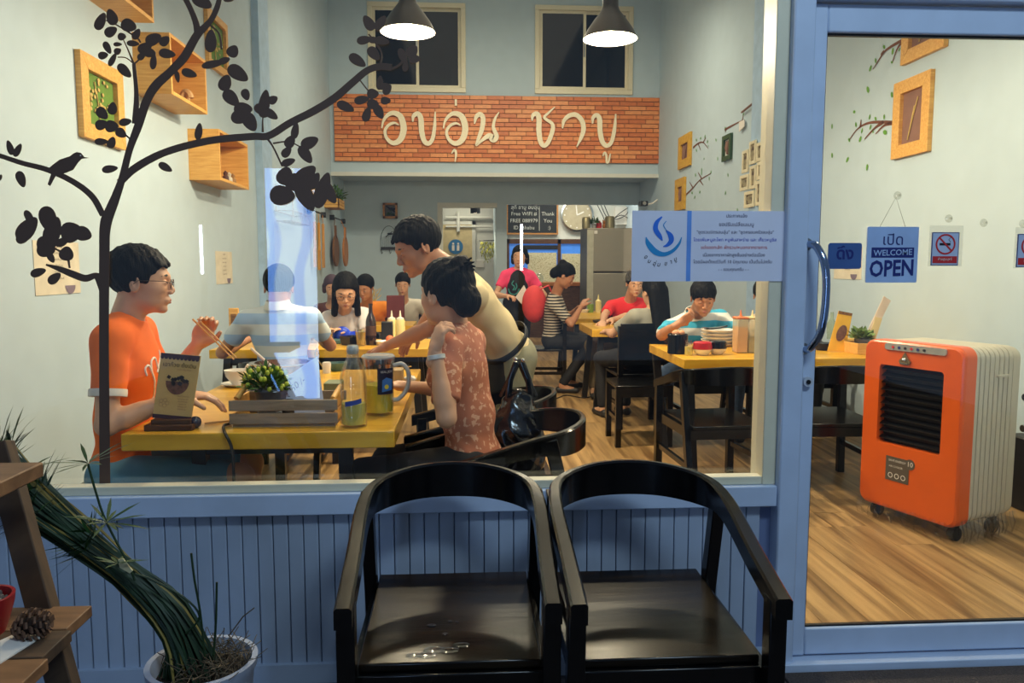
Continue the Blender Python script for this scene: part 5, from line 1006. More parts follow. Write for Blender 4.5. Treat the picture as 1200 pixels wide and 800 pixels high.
dup(IC, (1.93, 6.10, 0), R_(2), 'black armchair behind the right table, under the man in blue stripes', G)
dup(IC, (2.7, 6.3, 0), 0, 'black armchair at the right wall under the woman in patterned white', G)
dup(IC, (-.95, 6.55, 0), 0, 'black armchair under the girl with glasses', G)
IC.location = (.14, 2.90, 0); IC.rotation_euler = (0, 0, R_(-84))
def sidechair(label, loc, rz, back=True):
    t = thing('side_chair' if back else 'bench_stool', label, 'chair' if back else 'stool', (0, 0, 0), 'black wooden side chairs' if back else None); s_ = .21
    obj('seat', MB().box(-s_, -s_, .43, s_, s_, .455), BLACK, t, bev=.004)
    for sx in (-1, 1):
        for sy in (-1, 1): obj('leg', MB().bar((sx*(s_-.02), sy*(s_-.02), 0), (sx*(s_-.02), sy*(s_-.02), .43 if sy < 0 or not back else .84), .04, .04, (0, 1, 0)), BLACK, t)
        obj('stretcher', MB().bar((sx*(s_-.02), -s_+.03, .2), (sx*(s_-.02), s_-.03, .2), .02, .03), BLACK, t)
    obj('apron', MB().box(-s_+.03, -s_+.005, .37, s_-.03, -s_+.03, .43).box(-s_+.03, s_-.03, .37, s_-.03, s_-.005, .43), BLACK, t)
    if back: obj('backrest', MB().box(-s_+.02, s_-.035, .52, s_-.02, s_-.012, .86), BLACK, t, bev=.004)
    t.location = loc; t.rotation_euler = (0, 0, R_(rz)); return t
sc1 = sidechair('black wooden stool with empty seat at the left end of the right table', (1.36, 5.32, 0), 0, False); sc1.location = (1.30, 5.75, 0)
s2_ = sidechair('black side chair under the long-haired woman in grey', (1.42, 6.37, 0), 184)
dup(s2_, (1.70, 8.05, 0), R_(20), 'black side chair under the man in the red T-shirt'); dup(s2_, (.86, 8.25, 0), R_(-95), 'black side chair under the woman in black and white stripes'); dup(s2_, (-.95, 8.47, 0), 0, 'black side chair under the man in saffron at the rear left table'); dup(s2_, (-.66, 9.32, 0), 0, 'black side chair under the man behind the dark red menu box'); dup(s2_, (-1.5, 9.12, 0), 0, 'black side chair at the left wall under the person in mauve')
dup(sc1, (-1.34, 3.0, 0), 0, 'black stool under the man in the orange shirt')
# glossy black bag on the chair back
c = Vector((.30, 3.22, 0)); t = thing('black_bag', 'shiny black plastic shoulder bag hanging on the chair back beside the patterned blouse', 'bag', (.24, 3.18, .42)); PL = M('shiny_black_plastic', (6, 7, 12), .12, sc=16, var=.4, bump=.35, coat=.6)
F = Field(.008); F.ell((.21, 3.16, .57), (.12, .07, .20), k=.03); F.ell((.22, 3.18, .72), (.075, .045, .10), k=.03); F.noise(.006, (60, 50, 70)); V, Q = F.mesh(); child_mesh('bag_body', V, Q, PL, t)
for sx in (-1, 1): obj('strap', MB().tube([(.22+sx*.05, 3.17, .74), (.22+sx*.038, 3.16, .86), (.22+sx*.012, 3.17, .93), (.22-sx*.0, 3.19, .94), (.22+sx*.07, 3.22, .78)], .013, 6, flat=.4), PL, t)
obj('zip_puller', MB().ball((.205, 3.165, .945), .009).ball((.235, 3.165, .94), .009), STEEL, t)
obj('floor_cable', MB().tube([tuple(p) for p in spline([tuple(atz(x, y, .006)) for x, y in ((600, 470), (636, 466), (650, 467), (662, 463), (672, 464), (685, 466), (700, 462))], 6)], .006, 5), BLKM, label='black cable running across the wooden floor between the tables', cat='cable')
# ---------------------------------------------------------------- orange air cooler
ORG_P = M('orange_plastic', (220, 90, 24), .32, sc=5, var=.05, coat=.3); BEI = M('beige_plastic', (196, 190, 170), .45, sc=5, var=.04)
e1 = Vector((.37, -.93, 0)).normalized(); e2 = Vector((-e1.y, e1.x, 0)); P0 = Vector((2.12, 3.985, 0)); Wc, Dc, z0c, z1c = .56, .42, .075, .945
t = thing('air_cooler', 'orange and beige portable air cooler in clear wrapping beside the door', 'air cooler', P0+e1*Wc/2+e2*.21)
def loc_(u, d, z): return P0+e1*u+e2*d+Vector((0, 0, z))
def rr(u0, z0, u1, z1, r, d=0): return [loc_(cx_+r*math.cos(a_), d, cz_+r*math.sin(a_)) for cx_, cz_, s0 in ((u1-r, z1-r, 0), (u0+r, z1-r, 90), (u0+r, z0+r, 180), (u1-r, z0+r, 270)) for a_ in [R_(s0+15*k) for k in range(7)]]
outer = rr(0, z0c, Wc, z1c, .055); inner = rr(.10, .415, Wc-.10, z1c-.125, .018); n = len(outer); rings = []
def ring_faces(m, A, B): k = len(m.v); m.v += [tuple(p) for p in A+B]; m.f += [(k+i, k+(i+1) % n, k+n+(i+1) % n, k+n+i) for i in range(n)]
fm = MB(); sm = rr(.012, z0c+.012, Wc-.012, z1c-.012, .05, -.018)
ring_faces(fm, outer, rr(0, z0c, Wc, z1c, .055, .07)); ring_faces(fm, rr(.004, z0c+.004, Wc-.004, z1c-.004, .053, -.012), outer); ring_faces(fm, sm, rr(.004, z0c+.004, Wc-.004, z1c-.004, .053, -.012)); ring_faces(fm, rr(.10, .415, Wc-.10, z1c-.125, .018, -.020), sm); ring_faces(fm, rr(.10, .415, Wc-.10, z1c-.125, .018, .03), rr(.10, .415, Wc-.10, z1c-.125, .018, -.020))
obj('front_shell', fm, ORG_P, t)
obj('grille_recess', MB().prism(rr(.09, .405, Wc-.09, z1c-.115, .02, .032), e2*.01), BLKM, t)
for k in range(11):
    z = .435+.036*k; m = MB(); pts = [loc_(.102+(Wc-.204)*q/8, -.004-.018*math.sin(math.pi*q/8)*0, z+.004) for q in range(9)]; v = []
    for p in pts: v += [p, p+e2*.026+Vector((0, 0, .014)), p+e2*.026+Vector((0, 0, .010)), p-Vector((0, 0, .004))]
    m.add(v, [(4*i+j, 4*i+(j+1) % 4, 4*i+4+(j+1) % 4, 4*i+4+j) for i in range(8) for j in range(4)]); obj('louvre', m, M('black_louvre', (14, 14, 17), .25), t)
body = MB(); prof = []; nn = 18
for i in range(10):
    d = .07+(Dc-.07)*i/10; st_ = (Dc-.07)/10; k = max(0, i-7)/3
    for dd, g in (((0, 0), (st_*.78, 0), (st_*.80, .014), (st_*.98, .014)) if i < 8 else ((0, 0), (st_*.8, 0))): ins = g+.022*k*k; prof.append(rr(ins+.004, z0c+ins*.5+.01, Wc-ins-.004, z1c-ins-.006, .055, d+dd))
for A, B_ in zip(prof, prof[1:]): ring_faces(body, A, B_)
body.prism(prof[-1], e2*.001); obj('ribbed_body', body, BEI, t)
obj('handle', MB().bar(loc_(Wc-.002, .22, .80), loc_(Wc-.002, .30, .80), .018, .012), BEI, t, bev=.002)
cp = MB().prism([p+Vector((0, 0, .0)) for p in rr(.13, z1c-.045, Wc-.09, z1c-.012, .012, -.026)], e2*.008); pnl = obj('control_panel', cp, M('silver_panel', (180, 178, 170), .25, .4), t)
for k in range(6): obj('button', MB().cyl(loc_(.18+.035*k, -.030, z1c-.03), loc_(.18+.035*k, -.026, z1c-.03), .007, n=10), (REDP, NAVY, BLKM)[k % 3], pnl)
bg_ = MB().prism([loc_(.25+.032*x, -.030, z1c-.090+.032*z) for x, z in ((0, 1.2), (-.5, .35), (-1, -.2), (-.7, -.7), (.7, -.7), (1, -.2), (.5, .35))], e2*.008); em = obj('emblem', bg_, M('gold_grey', (150, 136, 100), .3, .7), t); obj('emblem_relief', MB().ball(loc_(.25, -.031, z1c-.088), .012).bar(loc_(.228, -.032, z1c-.107), loc_(.272, -.032, z1c-.107), .003, .006), STEEL, em)
st = obj('sticker', MB().prism([loc_(u, -.0215, z) for u, z in ((.165, .355), (.30, .355), (.30, .23), (.165, .23))], e2*.0008).cyl(loc_(.305, -.0216, .335), loc_(.305, -.0208, .335), .027, n=20), M('grey_sticker', (88, 80, 70), .4), t)
text('10', .035, loc_(.305, -.0218, .335), e1, (0, 0, 1), PAPER, 'print', st, .001); text('SAVE ENERGY', .016, loc_(.232, -.0218, .335), e1, (0, 0, 1), PAPER, 'print', st, .001); text('AIR COOLER', .014, loc_(.225, -.0218, .305), e1, (0, 0, 1), PAPER, 'print', st, .001)
for u in (.195, .232, .269): obj('print', MB().lathe(loc_(u, -.0222, .258), [(.010, 0), (.014, 0)], 16, axis=-e2), PAPER, st)
for u, d in ((.06, .06), (Wc-.06, .06), (.06, Dc-.08), (Wc-.06, Dc-.08)): w_ = obj('caster', MB().cyl(loc_(u-.018, d, .033), loc_(u+.018, d, .033), .033, n=18), BLKM, t); obj('caster_fork', MB().bar(loc_(u, d, .03), loc_(u, d, .085), .03, .03, (0, 1, 0)), BLKM, w_)
wr_ = MB(); nn = 40; A = []
for k in range(nn):
    u = Wc*k/(nn-1); A += [loc_(u, -.02-.008*math.sin(k*1.7), .10), loc_(u, -.035-.012*math.sin(k*2.3), .05+.012*math.sin(k*1.1)), loc_(u+.008*math.sin(k), -.02-.015*math.sin(k*1.3), .012+.008*math.sin(k*2.9))]
wr_.add(A, [(3*i+j, 3*i+1+j, 3*i+4+j, 3*i+3+j) for i in range(nn-1) for j in (0, 1)]); A = []
for k in range(nn):
    u = Dc*k/(nn-1); A += [loc_(Wc+.006, u, .12), loc_(Wc+.02+.012*math.sin(k*2.3), u, .06+.012*math.sin(k*1.1)), loc_(Wc+.012+.012*math.sin(k*1.3), u, .014+.008*math.sin(k*2.9))]
wr_.add(A, [(3*i+j, 3*i+1+j, 3*i+4+j, 3*i+3+j) for i in range(nn-1) for j in (0, 1)])
obj('plastic_wrap', wr_, GLASS('crumpled_film', (.95, .94, .92), .09, .12), t)
a = at(1192, 620, 3.0); t = thing('metal_rack', 'dark metal rack edge at the right picture border behind the cooler', 'rack', (2.95, 3.95, 0)); obj('rack_tube', MB().tube([(3.0, 3.98, .62), (3.12, 3.98, .62)], .02).tube([(3.0, 3.98, .45), (3.12, 3.98, .45)], .02), STEEL, t); obj('rack_base', MB().box(3.0, 3.9, 0, 3.125, 4.1, .40), BLKM, t, bev=.01)
# ================================================================ people
V3 = lambda px, py, y: np.array(at(px, py, y))
KHK = M('beige_shirt', (206, 186, 142), .85, sc=8, var=.05, bump=.1); JEAN = M('blue_jeans', (70, 92, 124), .85, sc=60, var=.2); DRK = M('dark_trousers', (20, 20, 26), .8); KHP = M('khaki_trousers', (112, 98, 76), .85, sc=8, var=.08); GRYT = M('grey_olive_trousers', (128, 124, 98), .85, sc=8, var=.08)
# man in the orange shirt
hd_ = V3(166, 330, 3.0); pel = np.array((-1.31, 3.0, .54)); nk = V3(148, 374, 3.0)
p, K = person('man in orange T-shirt and round wire glasses eating with chopsticks at the nearest table', pel, nk, hd_, (.97, .24, -.04), (1, .12), hands=(V3(232, 402, 3.28), V3(214, 462, 2.86)), poles=((-.1, .5, -1), (-.5, -.35, -.8)),
     palms=((0, -.8, -.3), (0, 0, -1)), curls=(.95, .45), s=1.06, hs=1.04, topm=M('orange_cotton', (240, 108, 20), .85, sc=5, var=.07, bump=.15), botm=M('teal_shorts', (92, 140, 160), .85), shorts=True, fine=True, glasses=True, cuff=M('white_cuff', (225, 215, 200), .8), handdirs=((.45, .1, .9), (.95, .2, -.12)), sleeve=.66)
STK = []
for i, pts in enumerate(([(172, 440), (170, 432), (174, 428), (178, 436), (181, 446)], [(178, 436), (177, 424), (181, 419), (184, 428), (186, 438)], [(181, 446), (180, 462), (177, 470)], [(184, 436), (187, 420), (186, 410)])):
    STK.append(pts)
def onto(o, px, py):
    from mathutils.bvhtree import BVHTree
    bv = BVHTree.FromPolygons([tuple(v.co) for v in o.data.vertices], [tuple(q.vertices) for q in o.data.polygons]); o0 = ORG[o.name]
    h = bv.ray_cast(Vector((0, 0, CH))-o0, ray(px, py).normalized()); return None if h[0] is None else h[0]+o0
shirt0 = [o for o in p.children if o.name.startswith('shirt')][0]
for pts in STK:
    q = [onto(shirt0, a, b) for a, b in spline(pts, 4)]; q = [v for v in q if v is not None]
    if len(q) > 2: child_mesh('shirt_print', *(lambda m: (np.array(m.v), m.f))(MB().tube(q, .0045, 6)), M('white_print', (232, 222, 205), .8), p)
# chopsticks held up
cs = M('bamboo', (206, 160, 90), .5)
for k, (a, b) in enumerate((((226, 374), (274, 421)), ((232, 374), (277, 419)))): obj('chopstick', MB().cyl(V3(*a, 3.24), V3(*b, 3.12), .0042, .0028, 8), cs, label=('left','right')[k]+' of the two bamboo chopsticks raised by the man in orange', cat='chopstick', group='chopsticks raised by the man in orange')
# man in pale striped polo, from behind
hd_ = V3(327, 337, 4.85); pel = np.array((-1.11, 4.85, .54)); nk = V3(326, 362, 4.80)
PST = STRIPES('pale_blue_stripe', [((196, 202, 200), .5), ((150, 176, 204), 1)], .13, 'Z')
person('older man in pale blue striped polo seen from behind at the second table', pel, nk, hd_, (-.1, .95, -.25), (0, 1), hands=(V3(290, 398, 5.15), V3(372, 395, 5.25)), poles=((-.8, -.3, -.8), (.8, -.3, -.8)), s=1.05, shw=1.12, topm=PST, botm=M('grey_trousers', (70, 66, 60), .85), hair='thin', fine=False, collar=M('pale_collar', (208, 208, 200), .8), chub=1.2, skin=SKIN2)
# girl with glasses
hd_ = V3(405, 341, 6.15); pel = np.array((-.92, 6.55, .54)); nk = V3(404, 364, 6.28)
person('girl with long black hair and glasses in white top looking down', pel, nk, hd_, (.12, -.9, -.45), (0, -1), hands=(V3(404, 389, 5.95), V3(380, 390, 6.0)), poles=((.7, .3, -.8), (-.7, .3, -.8)), s=.98, hs=1.1, female=True, topm=M('white_top', (206, 198, 196), .85), botm=DRK, hair='long', glasses=True)
# waiter
hd_ = V3(489, 290, 3.72); pel = np.array((.24, 4.0, .86)); nk = V3(536, 322, 3.80)
gl_ = nrm((-.75, -.28, -.35))
person('young waiter in beige T-shirt and black apron straps bending over the table', pel, nk, hd_, gl_, (-.92, -.25), hands=(V3(448, 408, 3.9), V3(480, 400, 4.4)), poles=((.3, -.3, -.9), (.3, .5, -.8)), palms=((0, 0, -1), (0, 0, -1)), curls=(.6, .25), s=1.06, hs=1.09, skin=SKIN2,
       topm=KHK, botm=GRYT, fine=True, knees=(np.array((.20, 3.86, .47)), np.array((.30, 4.14, .47))), feet=(np.array((.24, 3.88, .09)), np.array((.36, 4.18, .09))), headup=(-.35, -.1, .93), sleeve=.75, shw=1.12, chub=1.12)
wt = [o for o in SC.objects if o.name.startswith('person')][-1]
w_ = bpy.data.objects['person.003'] if 'person.003' in bpy.data.objects else None
nkv, pv = nk, pel; u_ = nrm(nkv-pv)
m = MB().lathe(Vector(nkv+u_*.03), [(.074, 0), (.080, .004), (.074, .022), (.068, .004)], 24, axis=nrm(hd_-nkv)); obj('apron_neck_band', m, M('black_cloth', (16, 16, 18), .8), w_)
m = MB(); m.lathe(Vector(pv+u_*.08), [(.148, 0), (.155, .006), (.155, .028), (.148, .034)], 28, axis=u_)
for v in range(len(m.v)):
    q = np.array(m.v[v])-pv; fx = nrm((-.92, -.25, 0)); lx = np.array((fx[1]*-1, fx[0], 0)); c_ = q@fx; m.v[v] = tuple(np.array(m.v[v])-fx*c_*.18)
obj('apron_waist_band', m, MATS['black_cloth'], w_)
Ap = Field(.011); Bm = fmat((-.92, -.25, 0), (0, 0, 1)); Ap.ell(pv+Bm[:, 0]*.07-np.array((0, 0, .22)), (.075, .17, .34), Bm, .02); Ap.plane(pv+Bm[:, 0]*.07, -Bm[:, 0]); Ap.plane(pv+u_*.07, u_); V, Q = Ap.mesh(); child_mesh('apron', V, Q, MATS['black_cloth'], w_)
# woman with the bun
hd_ = V3(522, 345, 3.08); pel = np.array((.03, 3.04, .55)); nk = V3(536, 386, 3.08)
PAT = SPOTS('rust_pattern', (176, 104, 74), (214, 160, 126), 42, .56)
_, K5 = person('woman with dark hair in a bun and rust patterned blouse, hand at her collar', pel, nk, hd_, (-.72, .69, -.05), (-.9, .3), hands=(V3(510, 410, 2.83), V3(470, 452, 3.3)), poles=((-.1, -.8, -.9), (.2, .6, -.8)), palms=((.7, .5, -.2), (0, 0, -1)), curls=(1.1, .6), handdirs=((.25, -.02, .97), None),
       s=1.0, hs=1.08, female=True, topm=PAT, botm=DRK, fine=True, hair='bun', sleeve=.78, chub=1.1)
w5 = bpy.data.objects['person.004']; wv = K5['wr'][0]; ev = K5['el'][0]; wd_ = nrm(wv-ev); obj('wristwatch', MB().lathe(Vector(wv-wd_*.035), [(.030, 0), (.033, .002), (.033, .016), (.030, .018)], 24, axis=wd_), M('pale_watch', (200, 200, 196), .3, .3), w5)

# small people further back
SAF = M('saffron_cloth', (226, 132, 30), .85); hd_ = V3(428, 337, 7.9)
person('bald man in saffron orange behind the girl with glasses', (-.95, 8.47, .54), V3(430, 358, 8.1), hd_, (-.3, -.9, -.4), (0, -1), topm=SAF, botm=SAF, hair='thin', skin=SKIN2, chub=1.2)
hd_ = V3(472, 333, 8.95); person('man with short black hair behind the dark red menu box', (-.66, 9.32, .54), V3(473, 354, 9.1), hd_, (0, -.95, -.25), (0, -1), topm=M('pale_shirt', (204, 196, 180), .85), botm=DRK, hair='short')
hd_ = V3(389, 336, 8.7); person('person with mauve-grey hair hidden behind the girl with glasses', (-1.5, 9.12, .54), V3(388, 358, 8.85), hd_, (.2, -.9, -.3), (0, -1), topm=M('mauve_cloth', (96, 62, 66), .85), botm=DRK, hair='bob', female=True)
for o in bpy.data.objects['person.007'].children:
    if o.name.startswith('hair'): o.data.materials[0] = M('mauve_hair', (70, 50, 62), .7)
# woman in pink with apron
hd_ = V3(609, 301, 8.9); pel = np.array((.60, 8.92, .90)); nk = np.array((.607, 8.93, 1.265))
person('standing woman in pink T-shirt and black printed apron holding a menu', pel, nk, hd_, (-.25, -.95, -.05), (-.1, -1), hands=(V3(628, 350, 8.65), V3(596, 347, 8.65)), poles=((.8, .2, -.8), (-.8, .2, -.8)), s=.96, hs=1.02, female=True, topm=M('pink_cotton', (238, 66, 110), .85), botm=DRK, hair='bob', curls=(.7, .7),
       knees=(np.array((.67, 8.90, .46)), np.array((.52, 8.90, .46))), feet=(np.array((.68, 8.92, .09)), np.array((.51, 8.92, .09))), apron=M('black_apron', (20, 20, 24), .85))
w8 = bpy.data.objects['person.008']; m = MB(); cA = Vector(V3(602, 338, 8.75))
for pts in ([(0, .09), (-.02, .05), (.01, .02), (-.01, -.02)], [(.025, .06), (.035, .02), (.01, -.02)], [(-.06, 0), (-.04, -.05), (.0, -.065), (.04, -.05), (.065, 0)]): m.tube([cA+Vector((x, .0, z)) for x, z in spline(pts, 4)], .006, 5)
obj('apron_logo', m, M('teal_print', (60, 150, 140), .7), w8)
obj('menu_card', MB().prism([V3(614, 334, 8.58), V3(620, 345, 8.58), V3(612, 357, 8.58), V3(604, 348, 8.58)], (0, .01, 0)), PAPER, label='pale folded menu card held by the woman in the apron', cat='menu')
# striped woman, red shape behind
STR = STRIPES('black_white_stripe', [((24, 22, 22), .5), ((190, 176, 156), 1)], .03, 'Z', distort=.01)
hd_ = V3(662, 323, 8.05); person('woman with low black bun in black and white striped top bending over her bowl', (.92, 8.25, .54), V3(650, 346, 8.15), hd_, (.85, -.15, -.5), (.95, -.15), hands=(V3(676, 362, 8.2), V3(682, 358, 8.0)), poles=((.2, .6, -.8), (-.2, -.6, -.8)), female=True, topm=STR, botm=DRK, hair='up', sleeve=.8, s=1.02, skin=SKIN2, feet=(np.array((1.10, 8.35, .09)), np.array((1.0, 8.0, .09))))
F = Field(.012); rc = V3(626, 356, 8.3); F.ell(rc, (.13, .16, .20), k=.03); V, Q = F.mesh(); o_ = thing('red_backpack', 'coral red rounded backpack hanging behind the woman in stripes', 'backpack', (rc[0], rc[1], rc[2]-.2)); child_mesh('bag_body', V, Q, M('coral_cloth', (214, 62, 62), .8), o_); obj('strap', MB().tube([rc+np.array((.05, -.12, .16)), rc+np.array((.14, -.12, .20)), rc+np.array((.2, -.08, .08))], .02, 6, flat=.4), MATS['coral_cloth'], o_)
# man in red
hd_ = V3(744, 332, 7.7); RED = M('red_cotton', (222, 40, 46), .85, sc=6, var=.06)
person('man in red T-shirt leaning on the small table, head partly behind the notice', (1.72, 8.1, .54), V3(738, 352, 7.9), hd_, (.05, -.97, -.25), (-.15, -1), hands=(V3(706, 379, 7.5), V3(703, 383, 7.3)), poles=((.6, .2, -.8), (-.9, .1, -.6)), topm=RED, botm=KHP, hair='short', s=1.04, shw=1.1, sleeve=.7,
       knees=(np.array((1.75, 7.75, .50)), np.array((1.28, 7.85, .52))), feet=(np.array((1.8, 7.9, .09)), np.array((1.29, 7.75, .09))))
# long haired woman in grey
hd_ = V3(765, 342, 6.35); GRYS = M('grey_cotton', (140, 136, 122), .85, sc=6, var=.08)
person('long-haired woman in grey T-shirt seen from behind at the small table', (1.43, 6.38, .54), V3(766, 368, 6.35), hd_, (-.35, .93, -.1), (-.3, .95), hands=(V3(712, 388, 6.75), V3(745, 380, 6.9)), poles=((-.7, -.2, -.7), (.8, -.2, -.7)), female=True, topm=GRYS, botm=DRK, hair='longback', s=1.02, shw=1.05, sleeve=.72)
# man in blue stripes
hd_ = V3(824, 349, 5.64); BST = STRIPES('turquoise_stripe', [((214, 214, 206), .5), ((54, 158, 190), 1)], .115, 'Z', distort=.02)
person('man in white and turquoise striped polo resting his chin on his hand', (1.84, 6.05, .54), V3(814, 370, 5.86), hd_, (-.1, -.9, -.35), (-.05, -1), hands=(V3(868, 398, 5.35), V3(797, 378, 5.38)), poles=((.9, .1, -.7), (-1, -.1, -.75)), palms=((0, 0, -1), (0, .8, .5)), curls=(.5, .8), handdirs=(None, (.85, .1, .5)), s=1.08, hs=1.05, shw=1.12, topm=BST, botm=JEAN, hair='fringe', skin=SKIN2, fine=True, collar=M('white_collar', (214, 212, 200), .8), sleeve=.72,
       knees=(np.array((2.06, 5.76, .5)), np.array((1.50, 5.74, .50))))
hd_ = V3(896, 346, 6.1); WPT = SPOTS('white_scribble', (212, 200, 180), (60, 50, 44), 55, .60)
person('woman in white top with dark scribble pattern at the right edge of the window', (2.70, 6.35, .54), V3(893, 370, 6.2), hd_, (-.25, -.93, -.2), (-.1, -1), hands=(None, V3(862, 392, 5.6)), female=True, topm=WPT, botm=DRK, hair='up', s=1.02)
# ================================================================ things on the tables
TZ = .75
def on(px, py, z=TZ): v = atz(px, py, z); return v.x, v.y
# menu stand
x, y = on(198, 503); t = thing('menu_stand', 'tan dessert menu card in dark wooden stand at the nearest table corner', 'menu stand', (x, y, TZ)); y = 2.79; a, b = at(169, 505, y-.03), at(226, 505, y-.03)
obj('wooden_base', MB().box(a.x, y-.035, TZ, b.x, y+.035, TZ+.022), DB, t, bev=.003); obj('wooden_base', MB().box(a.x+.02, y-.022, TZ+.022, b.x-.01, y+.022, TZ+.038), DB, t, bev=.002)
c0, c1_, c2_, c3_ = at(178.5, 489, y), at(224, 493, y), at(235.5, 417, y+.03), at(189, 413, y+.03); CARD = M('kraft_card', (204, 166, 104), .6, var=.04)
obj('card', MB().prism([c0, c1_, c2_, c3_], (0, .003, 0)), CARD, t); ux = (c1_-c0).normalized(); uy = (c3_-c0).normalized(); nn = ux.cross(uy); W_, H_ = (c1_-c0).length, (c3_-c0).length
cpt = lambda u, v_, k=-.0: c0+ux*W_*u+uy*H_*v_+nn*.0012*(1 if nn.y < 0 else -1)
PUR = M('purple_band', (66, 36, 46), .6); m = MB(); m.prism([cpt(0, .945), cpt(1, .945), cpt(1, 1), cpt(0, 1)], nn*.0005)
for k in range(10):
    c = cpt(.05+.1*k, .945); m.prism([c+ux*W_*.05*math.cos(q)+uy*H_*.035*math.sin(q) for q in np.linspace(math.pi, 2*math.pi, 8)], nn*.0005)
obj('scalloped_band', m, PUR, t); obj('bottom_band', MB().prism([cpt(0, 0), cpt(1, 0), cpt(1, .06), cpt(0, .06)], nn*.0005), PUR, t)
text('เฉาก๊วย ดั้งเดิม', H_*.085, cpt(.52, .83), ux, uy, INK, 'print', t, .0018); text('หวาน เย็น ชื่นใจ', H_*.035, cpt(.66, .765), ux, uy, MATS['brown_backing'], 'print', t, .0018)
m = MB(); bc = cpt(.52, .58); m.prism([bc+ux*W_*.30*math.cos(q)+uy*H_*(.20*math.sin(q)) for q in np.linspace(math.pi, 2*math.pi, 14)], nn*.0006); m2 = MB()
obj('bowl_picture', m, M('bowl_print_brown', (112, 74, 60), .5, sc=70, var=.4), t)
g = random.Random(3)
for k in range(16): c = bc+ux*W_*g.uniform(-.24, .24)+uy*H_*g.uniform(-.04, .08); m2.prism([c+ux*W_*.06*math.cos(q)+uy*H_*.035*math.sin(q) for q in (0.3, 1.9, 3.4, 5)], nn*(.0009+.0001*k))
obj('jelly_picture', m2, M('jelly_print', (40, 26, 26), .3, sc=60, var=.4), t, kind='stuff')
m = MB(); c = cpt(.24, .24)
for q in range(5): m.lathe(c+ux*W_*(.09*math.cos(q*1.26))+uy*H_*.045*math.sin(q*1.26), [(.006, 0), (.0068, 0)], 12, axis=nn)
obj('flower_logo', m, MATS['brown_backing'], t)
for k in range(6): text(('ทานได้ตลอดวัน', 'ขนมหวาน 20', 'น้ำแข็งไส 25', 'นมสด 15', 'โอวัลติน 30', 'น้ำลำไย 25')[k], H_*.030, cpt(.72, .36-.04*k), ux, uy, MATS['brown_backing'], 'print', t, .0018)
c = at(229, 500, 2.80); obj('dark_ball_knob', MB().ball((c.x, 2.80, TZ+.022), .022), M('dark_blue_knob', (40, 46, 66), .2), label='small dark round knob at the right end of the menu stand', cat='knob', org=(c.x, 2.80, TZ))
# crate with plant, menu, scoop
GW = WOOD('greyed_slat', (128, 112, 94), (160, 142, 118), (5, 40, 40), .6, .05); y = 2.80; a, b = at(269, 510, y), at(396, 510, y); t = thing('slatted_crate', 'grey wooden slatted crate holding condiments on the nearest table', 'crate', ((a.x+b.x)/2, y+.1, TZ))
for yy in (y, y+.21):
    for k in range(2): obj('slat', MB().box(a.x, yy, TZ+.012+.048*k, b.x, yy+.009, TZ+.050+.048*k), GW, t, bev=.0015)
for xx in (a.x+.009, b.x-.018):
    for k in range(2): obj('slat', MB().box(xx, y+.010, TZ+.012+.048*k, xx+.009, y+.209, TZ+.050+.048*k), PINE, t, bev=.0015)
obj('crate_floor', MB().box(a.x+.01, y+.01, TZ, b.x-.01, y+.21, TZ+.010), GW, t); obj('crate_handle', MB().tube([(a.x+.02, y+.03, TZ+.10), (a.x+.04, y+.07, TZ+.135), (a.x+.10, y+.15, TZ+.15)], .011, 10), PINE, t); obj('crate_handle', MB().tube([(b.x-.02, y+.03, TZ+.095), (b.x-.012, y+.10, TZ+.115), (b.x-.012, y+.17, TZ+.12)], .011, 10), PINE, t)
cx0, cx1 = a.x, b.x
x = at(318, 480, 2.89).x; t = thing('potted_plant', 'bushy green plant with yellow buds in a small tin bucket in the crate', 'plant', (x, 2.9, TZ+.011)); BK = M('zinc_bucket', (120, 124, 130), .35, .7, sc=30, var=.2)
obj('bucket', MB().lathe((x, 2.9, TZ+.011), [(.001, 0), (.046, 0), (.050, .03), (.052, .032), (.050, .034), (.056, .075), (.060, .105), (.062, .108), (.060, .112), (.056, .108), (.045, .01), (.001, .01)], 32), BK, t)
foliage('foliage', (x-.02, 2.9, TZ+.12), (.088, .075, .085), 330, .034, .014, M('bush_green', (56, 96, 30), .55, sc=40, var=.4), t, seed=21, up=.9); g = random.Random(5); m = MB()
for k in range(30): q = Vector((g.gauss(0, 1), g.gauss(0, 1)-.4, abs(g.gauss(0, .8)))).normalized(); m.ball((x-.02+q.x*.085, 2.9+q.y*.072, TZ+.125+q.z*.085), (.0085, .0085, .010), 8, 6)
obj('bud', m, M('yellow_bud', (186, 196, 60), .5, sc=30, var=.2), t, kind='stuff')
t = thing('leaning_menu', 'white handwritten menu sheet standing in the crate and leaning back', 'menu', (-.7, 2.9, TZ+.011)); PB = M('bluish_paper', (196, 204, 226), .7, var=.03)
q = [at(302, 477, 2.87), at(382, 483, 2.84), at(372, 417, 2.93), at(341, 438, 2.95), at(300, 452, 2.95)]; q[0].z = q[1].z = TZ+.0125; obj('sheet', MB().prism(q, (0, .002, 0)), PB, t); q2 = [at(384, 414, 2.98), at(384, 482, 2.96), at(396, 478, 2.99), at(384, 446, 3.0)]; q2[1].z = q2[2].z = TZ+.0125
ux = Vector((.72, -.1, .62)).normalized(); uy = Vector((-.6, .1, .75)).normalized(); text('รวม', .030, at(335, 452, 2.905), ux, (-.6, .02, .8), INK, 'handwriting', t, .002, shear=.2); text('250 /-', .034, at(347, 452, 2.895), ux, (-.55, .02, .83), INK, 'handwriting', t, .002, shear=.2); text('2', .03, at(337, 463, 2.89), ux, (-.55, .02, .83), INK, 'handwriting', t, .002)
